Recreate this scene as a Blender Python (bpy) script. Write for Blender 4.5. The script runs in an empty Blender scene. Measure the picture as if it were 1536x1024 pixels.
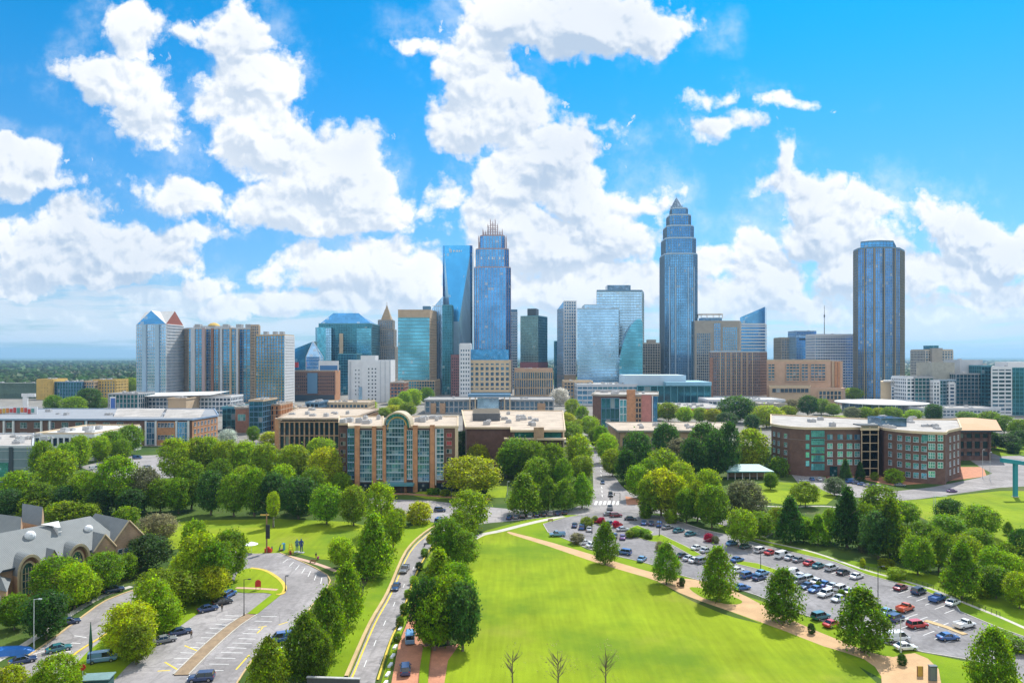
import bpy, bmesh, math, random
from mathutils import Vector, Matrix, noise as mnoise
R = math.radians
scene = bpy.context.scene
COL = scene.collection
random.seed(7)
# ---------------------------------------------------------------- camera
FPX, CAMH, HOR = 1050.0, 60.0, 535.0            # focal length in photo pixels, camera height (m), horizon row
cam = bpy.data.cameras.new('camera'); cam_o = bpy.data.objects.new('camera', cam); COL.objects.link(cam_o)
cam.sensor_width = 36.0; cam.lens = 36.0 * FPX / 1536.0; cam.shift_y = 23.0 / 1536.0
cam.clip_start = 0.5; cam.clip_end = 60000.0
cam_o.location = (0, 0, CAMH); cam_o.rotation_euler = (R(90), 0, 0)
scene.camera = cam_o
# ---------------------------------------------------------------- sun, exposure
SUN_EL, SUN_AZ = R(51), R(30)                    # sun ahead of the camera, to its right
sd = Vector((math.sin(SUN_AZ)*math.cos(SUN_EL), math.cos(SUN_AZ)*math.cos(SUN_EL), math.sin(SUN_EL)))
sun = bpy.data.lights.new('sun', 'SUN'); sun.energy = 5.0; sun.angle = R(0.5); sun.color = (1.0, 0.95, 0.86)
sun_o = bpy.data.objects.new('sun', sun); COL.objects.link(sun_o)
sun_o.rotation_euler = sd.to_track_quat('Z', 'Y').to_euler()
vs = scene.view_settings
vs.view_transform = 'Standard'; vs.look = 'None'; vs.exposure = 0.28; vs.gamma = 1.0; vs.use_curve_mapping = False
scene.cycles.max_bounces = 6; scene.cycles.diffuse_bounces = 2; scene.cycles.glossy_bounces = 3
scene.cycles.transmission_bounces = 3; scene.cycles.transparent_max_bounces = 6; scene.cycles.volume_bounces = 0
scene.cycles.caustics_reflective = False; scene.cycles.caustics_refractive = False
scene.cycles.sample_clamp_indirect = 4.0

# ---------------------------------------------------------------- tiny expression layer over shader nodes
class S:
    nt = None
    def __init__(s, sock): s.k = sock
    @staticmethod
    def m(op, *a, clamp=False):
        n = S.nt.nodes.new('ShaderNodeMath'); n.operation = op; n.use_clamp = clamp
        for i, v in enumerate(a):
            if isinstance(v, S): S.nt.links.new(v.k, n.inputs[i])
            else: n.inputs[i].default_value = v
        return S(n.outputs[0])
    def __add__(s, o): return S.m('ADD', s, o)
    __radd__ = __add__
    def __sub__(s, o): return S.m('SUBTRACT', s, o)
    def __rsub__(s, o): return S.m('SUBTRACT', o, s)
    def __mul__(s, o): return S.m('MULTIPLY', s, o)
    __rmul__ = __mul__
    def __truediv__(s, o): return S.m('DIVIDE', s, o)
    def __rtruediv__(s, o): return S.m('DIVIDE', o, s)
def node(tp, ins=None, **kw):
    n = S.nt.nodes.new(tp)
    for k, v in kw.items(): setattr(n, k, v)
    for k, v in (ins or {}).items():
        if isinstance(v, S): S.nt.links.new(v.k, n.inputs[k])
        else: n.inputs[k].default_value = v
    return n
def smooth(x, a, b, lo=0.0, hi=1.0, t='SMOOTHSTEP'):
    n = node('ShaderNodeMapRange', {'Value': x, 'From Min': a, 'From Max': b, 'To Min': lo, 'To Max': hi}, interpolation_type=t)
    return S(n.outputs[0])
def comb(x, y, z=0.0):
    return S(node('ShaderNodeCombineXYZ', {0: x, 1: y, 2: z}).outputs[0])
def vmath(op, a, b=None, c=None, out=0):
    ins = {0: a}
    if b is not None: ins[1] = b
    if c is not None: ins[2] = c
    return S(node('ShaderNodeVectorMath', ins, operation=op).outputs[out])
def mixc(f, a, b, blend='MIX'):
    n = node('ShaderNodeMix', data_type='RGBA', blend_type=blend)
    for i, v in ((0, f), (6, a), (7, b)):
        if isinstance(v, S): S.nt.links.new(v.k, n.inputs[i])
        else: n.inputs[i].default_value = v if not isinstance(v, tuple) or len(v) == 4 else (*v, 1)
    return S(n.outputs[2])
def noise(vec, scale, detail=4.0, rough=0.55, dim='3D', lac=2.0):
    return S(node('ShaderNodeTexNoise', {'Vector': vec, 'Scale': scale, 'Detail': detail, 'Roughness': rough, 'Lacunarity': lac}, noise_dimensions=dim).outputs[0])

# ---------------------------------------------------------------- sky: Nishita sky with procedural fair-weather cumulus
world = bpy.data.worlds.new('World'); scene.world = world; world.use_nodes = True
S.nt = world.node_tree; S.nt.nodes.clear()
SKYK = 0.10
sky = node('ShaderNodeTexSky', sky_type='NISHITA', sun_disc=False, sun_elevation=SUN_EL, sun_rotation=SUN_AZ,
           altitude=0.0, air_density=1.0, dust_density=0.35, ozone_density=2.2)
d = S(node('ShaderNodeTexCoord').outputs['Generated'])
sx = node('ShaderNodeSeparateXYZ', {0: d}); dx, dy, dz = (S(sx.outputs[i]) for i in range(3))
yy = S.m('MAXIMUM', dy, 0.02)
u = dx / yy; v = S.m('MAXIMUM', dz / yy, 0.0)
# cloud heaps in the sky: azimuth / elevation tangents of their centres and radii (1/1000)
BLOBS = []
for px, py, rx, ry in [
 (198,62,50,48),(158,108,72,41),(216,148,56,61),(246,196,38,40),
 (354,60,64,50),(376,120,74,58),(360,162,66,46),(372,195,74,50),(430,226,88,58),(490,262,98,66),(540,292,82,58),(440,312,92,40),(520,322,100,36),(592,306,42,34),
 (268,300,56,34),(230,285,28,16),
 (15,250,80,44),(70,268,60,22),(110,330,62,48),(150,372,66,48),(60,385,80,44),(225,388,78,38),(285,355,70,14),(5,360,24,42),(20,432,80,24),(130,415,110,24),
 (482,402,82,38),(562,400,86,46),(622,420,52,42),(410,408,34,22),(540,446,150,30),(300,432,60,18),(370,460,90,18),
 (872,36,152,58),(950,48,100,38),(760,26,80,46),(708,104,58,62),(698,196,56,48),(760,172,74,64),(822,232,82,62),(780,272,84,62),(852,290,80,52),(902,318,74,42),(752,322,92,52),(822,372,130,62),(930,354,62,52),(984,312,38,22),(860,432,150,42),(672,300,46,28),(1014,296,14,16),
 (1092,190,50,17),(1068,152,17,11),(1190,155,34,14),(910,190,20,13),(612,60,28,16),(60,228,10,7),(188,330,10,7),
 (1170,228,22,30),(1182,272,44,20),(1222,302,60,40),(1298,312,68,46),(1252,350,74,52),(1290,402,80,60),(1400,330,58,48),(1452,352,72,52),(1504,384,70,44),(1420,408,124,34),
 (1076,402,34,26),(1140,372,34,30),(1152,420,62,40),(1192,452,60,30),(1096,456,72,40),(1480,450,90,20)]:
    BLOBS.append(((px-768)/FPX, (HOR-py)/FPX, rx/FPX, ry/FPX))
def coverage(p):
    acc = None
    for cu, cv, ru, rv in BLOBS:
        l = vmath('LENGTH', vmath('MULTIPLY_ADD', p, (1/ru, 1/rv, 0), (-cu/ru, -cv/rv, 0)), out=1)
        l = (l - 1.0) * ((ru*rv)**0.5)
        acc = l if acc is None else S.m('SMOOTH_MIN', acc, l, 0.007)
    return acc
def heaps(p, sc, det):
    vo = node('ShaderNodeTexVoronoi', {'Vector': p, 'Scale': sc, 'Detail': det, 'Roughness': 0.55, 'Lacunarity': 2.1, 'Randomness': 1.0}, voronoi_dimensions='2D', feature='F1', normalize=True)
    return 1.0 - S(vo.outputs['Distance'])
p0 = comb(u, v)
wn = node('ShaderNodeTexNoise', {'Vector': p0, 'Scale': 9.0, 'Detail': 4.0, 'Roughness': 0.55}, noise_dimensions='2D')
warp = vmath('MULTIPLY_ADD', S(wn.outputs['Color']), (0.055, 0.055, 0), (-0.0275, -0.0275, 0))
def detail(p, hd=3.0, nd=8.0, hk=0.075, nk=0.085):
    pw = vmath('ADD', p, warp)
    n1 = noise(p, 11.0, nd, 0.64, '2D')
    return (heaps(pw, 14.0, hd) - 0.62) * hk + (n1 - 0.5) * nk
L = (0.40, 0.92)
cov = coverage(vmath('ADD', p0, warp))
cov2 = coverage(vmath('ADD', p0, (L[0]*0.035, L[1]*0.035, 0)))
den0 = detail(p0)
sh0 = detail(p0, 2.5, 5.0, 0.125, 0.075)
sh1 = detail(vmath('ADD', p0, (L[0]*0.010, L[1]*0.010, 0)), 2.5, 5.0, 0.125, 0.075)
D = den0 - cov - 0.003
# low, far layer of flattened streaks
lowv = comb(u * 4.2, S.m('POWER', S.m('MAXIMUM', v, 0.0005), 0.6) * 24.0)
nl = noise(vmath('ADD', lowv, vmath('MULTIPLY', warp, (6, 14, 0))), 1.0, 7.0, 0.56, '2D')
lowband = smooth(v, 0.0, 0.03, 0.55, 1.0) * smooth(v, 0.07, 0.20, 1.0, 0.0)
Dl = (nl - 0.49) * 0.17 + (lowband - 0.74) * 0.11
veil = smooth(D, -0.055, 0.010) * smooth(noise(p0, 7.0, 6.0, 0.68, '2D'), 0.44, 0.74) * 0.40        # thin wisps round the heaps
fleck = smooth(noise(vmath('ADD', p0, warp), 34.0, 5.0, 0.6, '2D') - cov * 2.2, 0.66, 0.76) * smooth(cov, 0.10, 0.0) * 0.7
alpha = S.m('MAXIMUM', S.m('MAXIMUM', smooth(D, -0.006, 0.016), S.m('MAXIMUM', veil, fleck)), smooth(Dl, -0.006, 0.034) * 0.85)
# lit side towards the sun, greyer base away from it
shade = smooth((sh0 - sh1) * 1.15 + (cov2 - cov) * 0.50 + 0.003, -0.020, 0.020, 0.0, 1.0)
shade = shade * 0.70 + smooth(D, -0.03, 0.05, 0.42, 0.0)
thin = noise(p0, 4.0, 2.0, 0.5, '2D')
shade = S.m('MULTIPLY_ADD', thin - 0.45, 0.9, shade, clamp=True)
W = 1.10 / SKYK
ccol = mixc(shade, (0.46*W*0.85, 0.57*W*0.85, 0.72*W*0.85), (0.98*W*0.84, 0.99*W*0.84, 1.0*W*0.84))
hd = S.m('SQRT', dx*dx + dy*dy + 0.0001); ve = S.m('MAXIMUM', dz / hd, 0.0)
skyc = vmath('MULTIPLY', S(sky.outputs[0]), comb(smooth(ve, 0.0, 0.50, 0.52, 0.015), smooth(ve, 0.0, 0.40, 0.80, 0.92), smooth(ve, 0.0, 0.40, 1.08, 1.34)))
hz = smooth(v, 0.0, 0.12, 0.60, 0.0)                       # clouds melt into the pale air near the horizon
ccol = mixc(hz, ccol, (0.70*W*0.86, 0.82*W*0.86, 0.93*W*0.86))
front = smooth(dy, 0.05, 0.25)
# fair-weather clouds added out of view, behind the camera, as white fill light
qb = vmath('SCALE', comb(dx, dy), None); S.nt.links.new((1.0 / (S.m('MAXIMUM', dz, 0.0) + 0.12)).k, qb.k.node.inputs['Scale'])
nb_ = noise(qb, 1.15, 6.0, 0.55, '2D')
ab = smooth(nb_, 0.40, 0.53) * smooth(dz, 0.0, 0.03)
cb = mixc(smooth(nb_, 0.50, 0.72), (1.14*W, 1.13*W, 1.11*W), (0.70*W, 0.74*W, 0.81*W))    # sunlit sides, brightened further to lift the shaded facades
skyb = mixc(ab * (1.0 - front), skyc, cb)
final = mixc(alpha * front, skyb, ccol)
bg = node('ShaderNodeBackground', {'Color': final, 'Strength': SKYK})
wo = node('ShaderNodeOutputWorld', {'Surface': S(bg.outputs[0])})
world.cycles.sampling_method = 'MANUAL'; world.cycles.sample_map_resolution = 1024

# ================================================================ helpers
def G(px, py, z=0.0):
    """ground point seen at photo pixel (px, py)"""
    Y = FPX * (CAMH - z) / (py - HOR)
    return Vector(((px - 768.0) * Y / FPX, Y, z))
def PX(px, Y): return (px - 768.0) * Y / FPX
def PZ(py, Y): return CAMH - (py - HOR) * Y / FPX

class MB:
    """collects faces (with material slot and UV) and links them as one mesh object"""
    def __init__(s): s.v, s.f, s.m, s.uv, s.g, s.cur = [], [], [], [], [], 0
    def new(s): s.cur += 1
    def face(s, pts, m=0, uv=None):
        i = len(s.v); s.v.extend([tuple(p) for p in pts]); s.f.append(tuple(range(i, i+len(pts)))); s.m.append(m); s.g.append(s.cur)
        s.uv.extend(uv if uv else [(0.0, 0.0)]*len(pts)); return s
    def box(s, c, size, m=0, rz=0.0, faces='xXyYzZ'):
        s.new(); cx, cy, cz = c; hx, hy, hz = size[0]/2, size[1]/2, size[2]/2
        ca, sa = math.cos(rz), math.sin(rz)
        P = lambda x, y, z: (cx + x*ca - y*sa, cy + x*sa + y*ca, cz + z)
        q = {'x': [(-1,1,-1),(-1,-1,-1),(-1,-1,1),(-1,1,1)], 'X': [(1,-1,-1),(1,1,-1),(1,1,1),(1,-1,1)],
             'y': [(-1,-1,-1),(1,-1,-1),(1,-1,1),(-1,-1,1)], 'Y': [(1,1,-1),(-1,1,-1),(-1,1,1),(1,1,1)],
             'z': [(-1,1,-1),(1,1,-1),(1,-1,-1),(-1,-1,-1)], 'Z': [(-1,-1,1),(1,-1,1),(1,1,1),(-1,1,1)]}
        for k in faces: s.face([P(a*hx, b*hy, cc*hz) for a, b, cc in q[k]], m, [(0,0),(1,0),(1,1),(0,1)])
        return s
    def prism(s, poly, z0, z1, m=0, mt=None, bottom=False):
        s.new(); n = len(poly)
        for i in range(n):
            a, b = poly[i], poly[(i+1) % n]
            l = math.hypot(b[0]-a[0], b[1]-a[1])
            s.face([(a[0],a[1],z0),(b[0],b[1],z0),(b[0],b[1],z1),(a[0],a[1],z1)], m, [(0,0),(l,0),(l,z1-z0),(0,z1-z0)])
        s.face([(p[0],p[1],z1) for p in poly], m if mt is None else mt)
        if bottom: s.face([(p[0],p[1],z0) for p in reversed(poly)], m)
        return s
    def tube(s, pts, rad, m=0, n=8, cap=True):
        s.new()
        if not isinstance(rad, (list, tuple)): rad = [rad]*len(pts)
        pts = [Vector(p) for p in pts]; rings = []
        for i, p in enumerate(pts):
            t = (pts[min(i+1, len(pts)-1)] - pts[max(i-1, 0)]).normalized()
            a = t.orthogonal().normalized() if i == 0 else (pa - t*pa.dot(t)).normalized()
            pa = a; b = t.cross(a)
            rings.append([p + (a*math.cos(2*math.pi*k/n) + b*math.sin(2*math.pi*k/n))*rad[i] for k in range(n)])
        base = len(s.v)
        for r in rings: s.v.extend([tuple(p) for p in r])
        for i in range(len(rings)-1):
            for k in range(n):
                s.f.append((base+i*n+k, base+i*n+(k+1)%n, base+(i+1)*n+(k+1)%n, base+(i+1)*n+k)); s.m.append(m); s.g.append(s.cur); s.uv.extend([(0,0)]*4)
        if cap:
            s.f.append(tuple(base+(len(rings)-1)*n+k for k in range(n))); s.m.append(m); s.g.append(s.cur); s.uv.extend([(0,0)]*n)
            s.f.append(tuple(base+k for k in reversed(range(n)))); s.m.append(m); s.g.append(s.cur); s.uv.extend([(0,0)]*n)
        return s
    def cone(s, c, r0, r1, h, m=0, n=16, rz=0.0, sq=1.0):
        P = lambda r, z: [(c[0]+r*math.cos(rz+2*math.pi*k/n), c[1]+r*sq*math.sin(rz+2*math.pi*k/n), z) for k in range(n)]
        a, b = P(r0, c[2]), P(r1, c[2]+h)
        for k in range(n): s.face([a[k], a[(k+1)%n], b[(k+1)%n], b[k]], m)
        if r1 > 1e-4: s.face(b, m)
        return s
    def ball(s, c, r, m=0, n=10, k=6, sz=1.0):
        pts = [[(c[0]+r*math.sin(math.pi*j/k)*math.cos(2*math.pi*i/n), c[1]+r*math.sin(math.pi*j/k)*math.sin(2*math.pi*i/n), c[2]+r*sz*math.cos(math.pi*j/k)) for i in range(n)] for j in range(k+1)]
        for j in range(k):
            for i in range(n):
                q = [pts[j+1][i], pts[j+1][(i+1)%n], pts[j][(i+1)%n], pts[j][i]]
                if j == 0: q = q[:3]
                elif j == k-1: q = [q[0], q[2], q[3]]
                s.face(q, m)
        return s
    def pieces(s):
        ids = sorted(set(s.g)); out = {i: MB() for i in ids}; k = 0
        for f, m, g in zip(s.f, s.m, s.g):
            out[g].face([s.v[i] for i in f], m, s.uv[k:k+len(f)]); k += len(f)
        return list(out.values())
    def build(s, name, mats, parent=None, loc=None, shade=False):
        me = bpy.data.meshes.new(name); me.from_pydata(s.v, [], s.f)
        if not isinstance(mats, (list, tuple)): mats = [mats]
        for x in mats: me.materials.append(x)
        me.polygons.foreach_set('material_index', s.m)
        uvl = me.uv_layers.new(name='UVMap'); flat = [c for p in s.uv for c in p]; uvl.data.foreach_set('uv', flat)
        if shade: me.polygons.foreach_set('use_smooth', [True]*len(s.f))
        me.update()
        o = bpy.data.objects.new(name, me); COL.objects.link(o)
        if parent: o.parent = parent
        if loc is not None: o.location = loc
        return o

ALL = []                                             # (object, base label, sort key) for labels that need an ordinal
def tag(o, label, cat, group=None, key=None):
    o['label'] = label; o['category'] = cat
    if group: o['group'] = group
    return o
def thing(name, label, cat, loc=(0,0,0), rz=0.0, group=None):
    o = bpy.data.objects.new(name, None); COL.objects.link(o); o.empty_display_size = 0.5
    o.location = loc; o.rotation_euler = (0, 0, rz)
    return tag(o, label, cat, group)
KIDS = {}
def note_kids(o):
    KIDS[o.name] = [c for c in bpy.data.objects if c.parent == o]
    for c in KIDS[o.name]: note_kids(c)
def dup(o, parent=None):
    c = o.copy(); COL.objects.link(c); c.parent = parent
    for ch in KIDS.get(o.name, []): dup(ch, c)
    return c
def dup_root(o, loc, rz=0.0, sc=1.0, label=None, group=None, color=None, paint=()):
    c = o.copy(); COL.objects.link(c); c.location = loc; c.rotation_euler = (0, 0, rz)
    c.scale = (sc, sc, sc) if not isinstance(sc, (tuple, list)) else sc
    if label: c['label'] = label
    if group: c['group'] = group
    for ch in KIDS.get(o.name, []):
        k = dup(ch, c)
        if color and (not paint or ch.name.split('.')[0] in paint): k.color = color
    return c
def struct(o, kind='structure'): o['kind'] = kind; return o

# ---------------------------------------------------------------- materials
MATS = {}
def newmat(name):
    m = bpy.data.materials.new(name); m.use_nodes = True; S.nt = m.node_tree; S.nt.nodes.clear(); MATS[name] = m
    return m
def finish(m, **ins):
    disp = ins.pop('normal', None)
    b = node('ShaderNodeBsdfPrincipled')
    for k, v in ins.items():
        k = k.replace('_', ' ')
        if isinstance(v, S): S.nt.links.new(v.k, b.inputs[k])
        else: b.inputs[k].default_value = v if not (isinstance(v, tuple) and len(v) == 3) else (*v, 1)
    if disp is not None: S.nt.links.new(disp.k, b.inputs['Normal'])
    node('ShaderNodeOutputMaterial', {'Surface': S(b.outputs[0])}); return m
def objco(): return S(node('ShaderNodeTexCoord').outputs['Object'])
def geopos(): return S(node('ShaderNodeNewGeometry').outputs['Position'])
def bump(h, dist, strength=1.0):
    return S(node('ShaderNodeBump', {'Height': h, 'Distance': dist, 'Strength': strength}).outputs[0])
def scalec(c, k): return tuple(x*k for x in c)
def stone(name, c, var=0.18, scale=0.35, rough=0.85, fine=3.0, metallic=0.0):
    """mottled, weathered surface"""
    if name in MATS: return MATS[name]
    m = newmat(name); p = geopos()
    n1 = noise(p, scale, 5.0, 0.6); n2 = noise(vmath('MULTIPLY', p, (1, 1, 0.25)), fine, 4.0, 0.6)
    f = smooth(n1 * 0.6 + n2 * 0.4, 0.3, 0.7)
    col = mixc(f, scalec(c, 1-var), scalec(c, 1+var))
    return finish(m, Base_Color=col, Roughness=rough, Metallic=metallic, normal=bump(n2, 0.05, 0.4))
def plain(name, c, rough=0.5, metallic=0.0, coat=0.0):
    if name in MATS: return MATS[name]
    return finish(newmat(name), Base_Color=c, Roughness=rough, Metallic=metallic, Coat_Weight=coat)
def brick(name, c1, c2, mortar, sc=1.0, rough=0.9):
    if name in MATS: return MATS[name]
    m = newmat(name)
    uvn = S(node('ShaderNodeTexCoord').outputs['UV'])
    bt = node('ShaderNodeTexBrick', {'Vector': uvn, 'Color1': (*c1, 1), 'Color2': (*c2, 1), 'Mortar': (*mortar, 1), 'Scale': 1.0,
              'Mortar Size': 0.02*sc, 'Brick Width': 0.6*sc, 'Row Height': 0.2*sc, 'Bias': 0.0})
    n1 = noise(geopos(), 0.4, 5.0, 0.6)
    col = mixc(smooth(n1, 0.3, 0.7), S(bt.outputs[0]), (0.5, 0.5, 0.5), 'MULTIPLY')
    col = mixc(0.55, S(bt.outputs[0]), col)
    return finish(m, Base_Color=col, Roughness=rough, normal=bump(S(bt.outputs['Fac']), 0.02, 0.3))
def glass(name, c, var=0.35, metallic=0.78, rough=0.13, dark=(0.01, 0.02, 0.03), litk=0.02):
    """curtain-wall glazing: one cell of UV space is one pane; panes differ in tint, blinds and tilt"""
    if name in MATS: return MATS[name]
    m = newmat(name)
    uvn = S(node('ShaderNodeTexCoord').outputs['UV'])
    fl = vmath('FLOOR', uvn)
    wn_ = node('ShaderNodeTexWhiteNoise', {'Vector': fl}, noise_dimensions='2D')
    r = S(wn_.outputs[0])
    big = noise(fl, 0.16, 3.0, 0.55, '2D')
    f = S.m('MULTIPLY_ADD', r - 0.5, 0.35, smooth(big, 0.3, 0.7)*0.7 + 0.15, clamp=True)
    col = mixc(f, scalec(c, 1-var), scalec(c, 1+var))
    blind = S.m('GREATER_THAN', r, 1.0 - litk)
    col = mixc(blind * 0.45, col, (0.55, 0.58, 0.58))
    met = S.m('MULTIPLY_ADD', blind, -0.45*metallic, metallic)
    g = node('ShaderNodeNewGeometry')
    tilt = vmath('MULTIPLY_ADD', S(wn_.outputs['Color']), (0.006, 0.006, 0.006), (-0.003, -0.003, -0.003))
    wav = noise(S(g.outputs['Position']), 0.05, 2.0, 0.5)
    nrm = vmath('NORMALIZE', vmath('ADD', vmath('ADD', S(g.outputs['Normal']), tilt), comb((wav-0.5)*0.01, (wav-0.5)*0.01, (wav-0.5)*0.012)))
    return finish(m, Base_Color=col, Roughness=rough, Metallic=met, normal=nrm)

# ================================================================ ground
def smooth_poly(pts, closed=True, n=5):
    out = []; N = len(pts)
    for i in range(N if closed else N-1):
        p = [pts[(i+k-1) % N] if closed else pts[min(max(i+k-1, 0), N-1)] for k in range(4)]
        for j in range(n):
            t = j/n
            out.append(tuple(0.5*((2*p[1][a]) + (-p[0][a]+p[2][a])*t + (2*p[0][a]-5*p[1][a]+4*p[2][a]-p[3][a])*t*t + (-p[0][a]+3*p[1][a]-3*p[2][a]+p[3][a])*t**3) for a in range(2)))
    if not closed: out.append(tuple(pts[-1]))
    return out
def gpoly(px, sm=0, closed=True):
    w = [(G(a, b).x, G(a, b).y) for a, b in px]
    return smooth_poly(w, closed, sm) if sm else w
def sheet(name, px, z, mat, sm=0, kind='structure'):
    w = gpoly(px, sm)
    ar = sum(w[i][0]*w[(i+1)%len(w)][1]-w[(i+1)%len(w)][0]*w[i][1] for i in range(len(w)))
    if ar < 0: w.reverse()
    mb = MB(); mb.face([(x, y, z) for x, y in w], 0)
    o = mb.build(name, mat); o['kind'] = kind; return o
def strip_faces(mb, w, width, z0, z1, m=0, closed=False, off=0.0):
    """a solid strip of given width along a world polyline"""
    N = len(w); L_, R_ = [], []
    for i in range(N):
        a = Vector(w[(i-1) % N] if closed else w[max(i-1, 0)]); b = Vector(w[(i+1) % N] if closed else w[min(i+1, N-1)])
        t = (b-a).normalized(); nrm = Vector((-t.y, t.x)); c = Vector(w[i]) + nrm*off
        L_.append(c + nrm*width/2); R_.append(c - nrm*width/2)
    for i in range(N if closed else N-1):
        j = (i+1) % N; l0, l1, r0, r1 = L_[i], L_[j], R_[i], R_[j]
        mb.face([(r0.x,r0.y,z1),(r1.x,r1.y,z1),(l1.x,l1.y,z1),(l0.x,l0.y,z1)], m)
        if z1 > z0 + 0.02:
            mb.face([(r0.x,r0.y,z0),(r1.x,r1.y,z0),(r1.x,r1.y,z1),(r0.x,r0.y,z1)], m)
            mb.face([(l1.x,l1.y,z0),(l0.x,l0.y,z0),(l0.x,l0.y,z1),(l1.x,l1.y,z1)], m)
    return mb
def strip(name, px, width, z0, z1, mat, sm=4, closed=False, off=0.0, kind='structure'):
    o = strip_faces(MB(), gpoly(px, sm, closed), width, z0, z1, 0, closed, off).build(name, mat); o['kind'] = kind; return o

def grassmat(name, c, var=0.22, stripes=0.0, dry=(0.30, 0.27, 0.06), dryk=0.35):
    m = newmat(name); p = geopos()
    n1 = noise(p, 0.035, 4.0, 0.6); n2 = noise(p, 0.35, 5.0, 0.65); n3 = noise(p, 3.5, 4.0, 0.7)
    f = S.m('MULTIPLY_ADD', n1 - 0.5, 1.4, n2*0.5 + n3*0.5, clamp=True)
    if stripes:
        w = noise(vmath('MULTIPLY', p, (0.16, 0.022, 1)), 1.0, 3.0, 0.6); w2 = noise(vmath('MULTIPLY', p, (0.95, 0.07, 1)), 1.0, 3.0, 0.5)
        f = S.m('MULTIPLY_ADD', (w - 0.5)*0.6 + (w2 - 0.5)*0.9, stripes*4, f, clamp=True)
    col = mixc(f, scalec(c, 1-var), scalec(c, 1+var))
    dn = noise(vmath('ADD', p, (31.0, 7.0, 0)), 0.035, 7.0, 0.68); col = mixc(smooth(dn, 0.50, 0.72, 0.0, dryk), col, dry); gn = noise(vmath('ADD', p, (5.0, 60.0, 0)), 0.028, 5.0, 0.62); col = mixc(smooth(gn, 0.46, 0.68, 0.0, 0.8), col, (c[0]*0.48, c[1]*0.66, c[2]))
    return finish(m, Base_Color=col, Roughness=0.95, Specular_IOR_Level=0.1, normal=bump(n3, 0.12, 0.8))
def asphaltmat(name, c):
    m = newmat(name); p = geopos()
    n1 = noise(p, 0.08, 4.0, 0.6); n2 = noise(p, 0.9, 5.0, 0.65); n3 = noise(p, 6.0, 3.0, 0.6)
    f = n1*0.5 + n2*0.35 + n3*0.15
    col = mixc(smooth(f, 0.35, 0.65), scalec(c, 0.68), scalec(c, 1.25))
    vo = node('ShaderNodeTexVoronoi', {'Vector': vmath('ADD', p, vmath('SCALE', S(node('ShaderNodeTexNoise', {'Vector': p, 'Scale': 0.3}).outputs['Color']), None)), 'Scale': 0.10}, feature='DISTANCE_TO_EDGE')
    col = mixc(smooth(S(vo.outputs[0]), 0.0, 0.012, 0.45, 0.0), col, scalec(c, 0.45))
    ce = node('ShaderNodeTexVoronoi', {'Vector': vmath('MULTIPLY', p, (1.0, 0.55, 1)), 'Scale': 0.055, 'Randomness': 0.8}, distance='CHEBYCHEV'); pc = S(node('ShaderNodeSeparateColor', {0: S(ce.outputs['Color'])}).outputs[0])
    col = mixc(smooth(pc, 0.55, 0.60, 0.0, 0.30), col, scalec(c, 0.62)); tr = noise(vmath('MULTIPLY', p, (0.9, 0.05, 1)), 1.0, 3.0, 0.6); col = mixc(smooth(tr, 0.5, 0.75, 0.0, 0.45), col, scalec(c, 0.6))
    spot = noise(p, 0.28, 3.0, 0.5); col = mixc(smooth(spot, 0.56, 0.72, 0.0, 0.5), col, scalec(c, 0.5))
    return finish(m, Base_Color=col, Roughness=0.9, Specular_IOR_Level=0.25, normal=bump(n3, 0.02, 0.5))
LAWN = grassmat('lawn_grass', (0.215, 0.288, 0.012), 0.30, 0.24)
GRASS = grassmat('verge_grass', (0.185, 0.275, 0.010), 0.25, 0.0)
GROUNDM = grassmat('field_ground', (0.070, 0.115, 0.020), 0.40, 0.0, (0.16, 0.13, 0.08), 0.6)
ASPH = asphaltmat('asphalt', (0.235, 0.225, 0.230))
ASPHL = asphaltmat('worn_asphalt', (0.30, 0.28, 0.278))
CITYM = asphaltmat('city_paving', (0.24, 0.225, 0.20))
PATHM = stone('sandy_path', (0.50, 0.32, 0.17), 0.16, 0.25, 0.95)
BRICKP = stone('brick_paving', (0.47, 0.205, 0.115), 0.22, 0.5, 0.9)
CONC = stone('concrete', (0.48, 0.45, 0.40), 0.15, 0.4, 0.9)
TANC = stone('tan_kerb', (0.50, 0.36, 0.18), 0.15, 0.4, 0.9)
YELK = stone('yellow_kerb', (0.62, 0.44, 0.05), 0.15, 0.6, 0.8)
MARKW = stone('white_marking', (0.72, 0.72, 0.70), 0.14, 1.5, 0.8)
MARKY = stone('yellow_marking', (0.68, 0.50, 0.04), 0.14, 1.5, 0.8)
MULCH = stone('mulch', (0.13, 0.075, 0.04), 0.3, 0.8, 0.95)

mb = MB(); mb.face([(-40000, -6000, 0), (40000, -6000, 0), (40000, 45000, 0), (-40000, 45000, 0)])
struct(mb.build('ground', GROUNDM))
mb = MB(); mb.face([(-900, 470, 0.004), (900, 470, 0.004), (1200, 1500, 0.004), (-1200, 1500, 0.004)])
struct(mb.build('city_pavement', CITYM))
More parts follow.
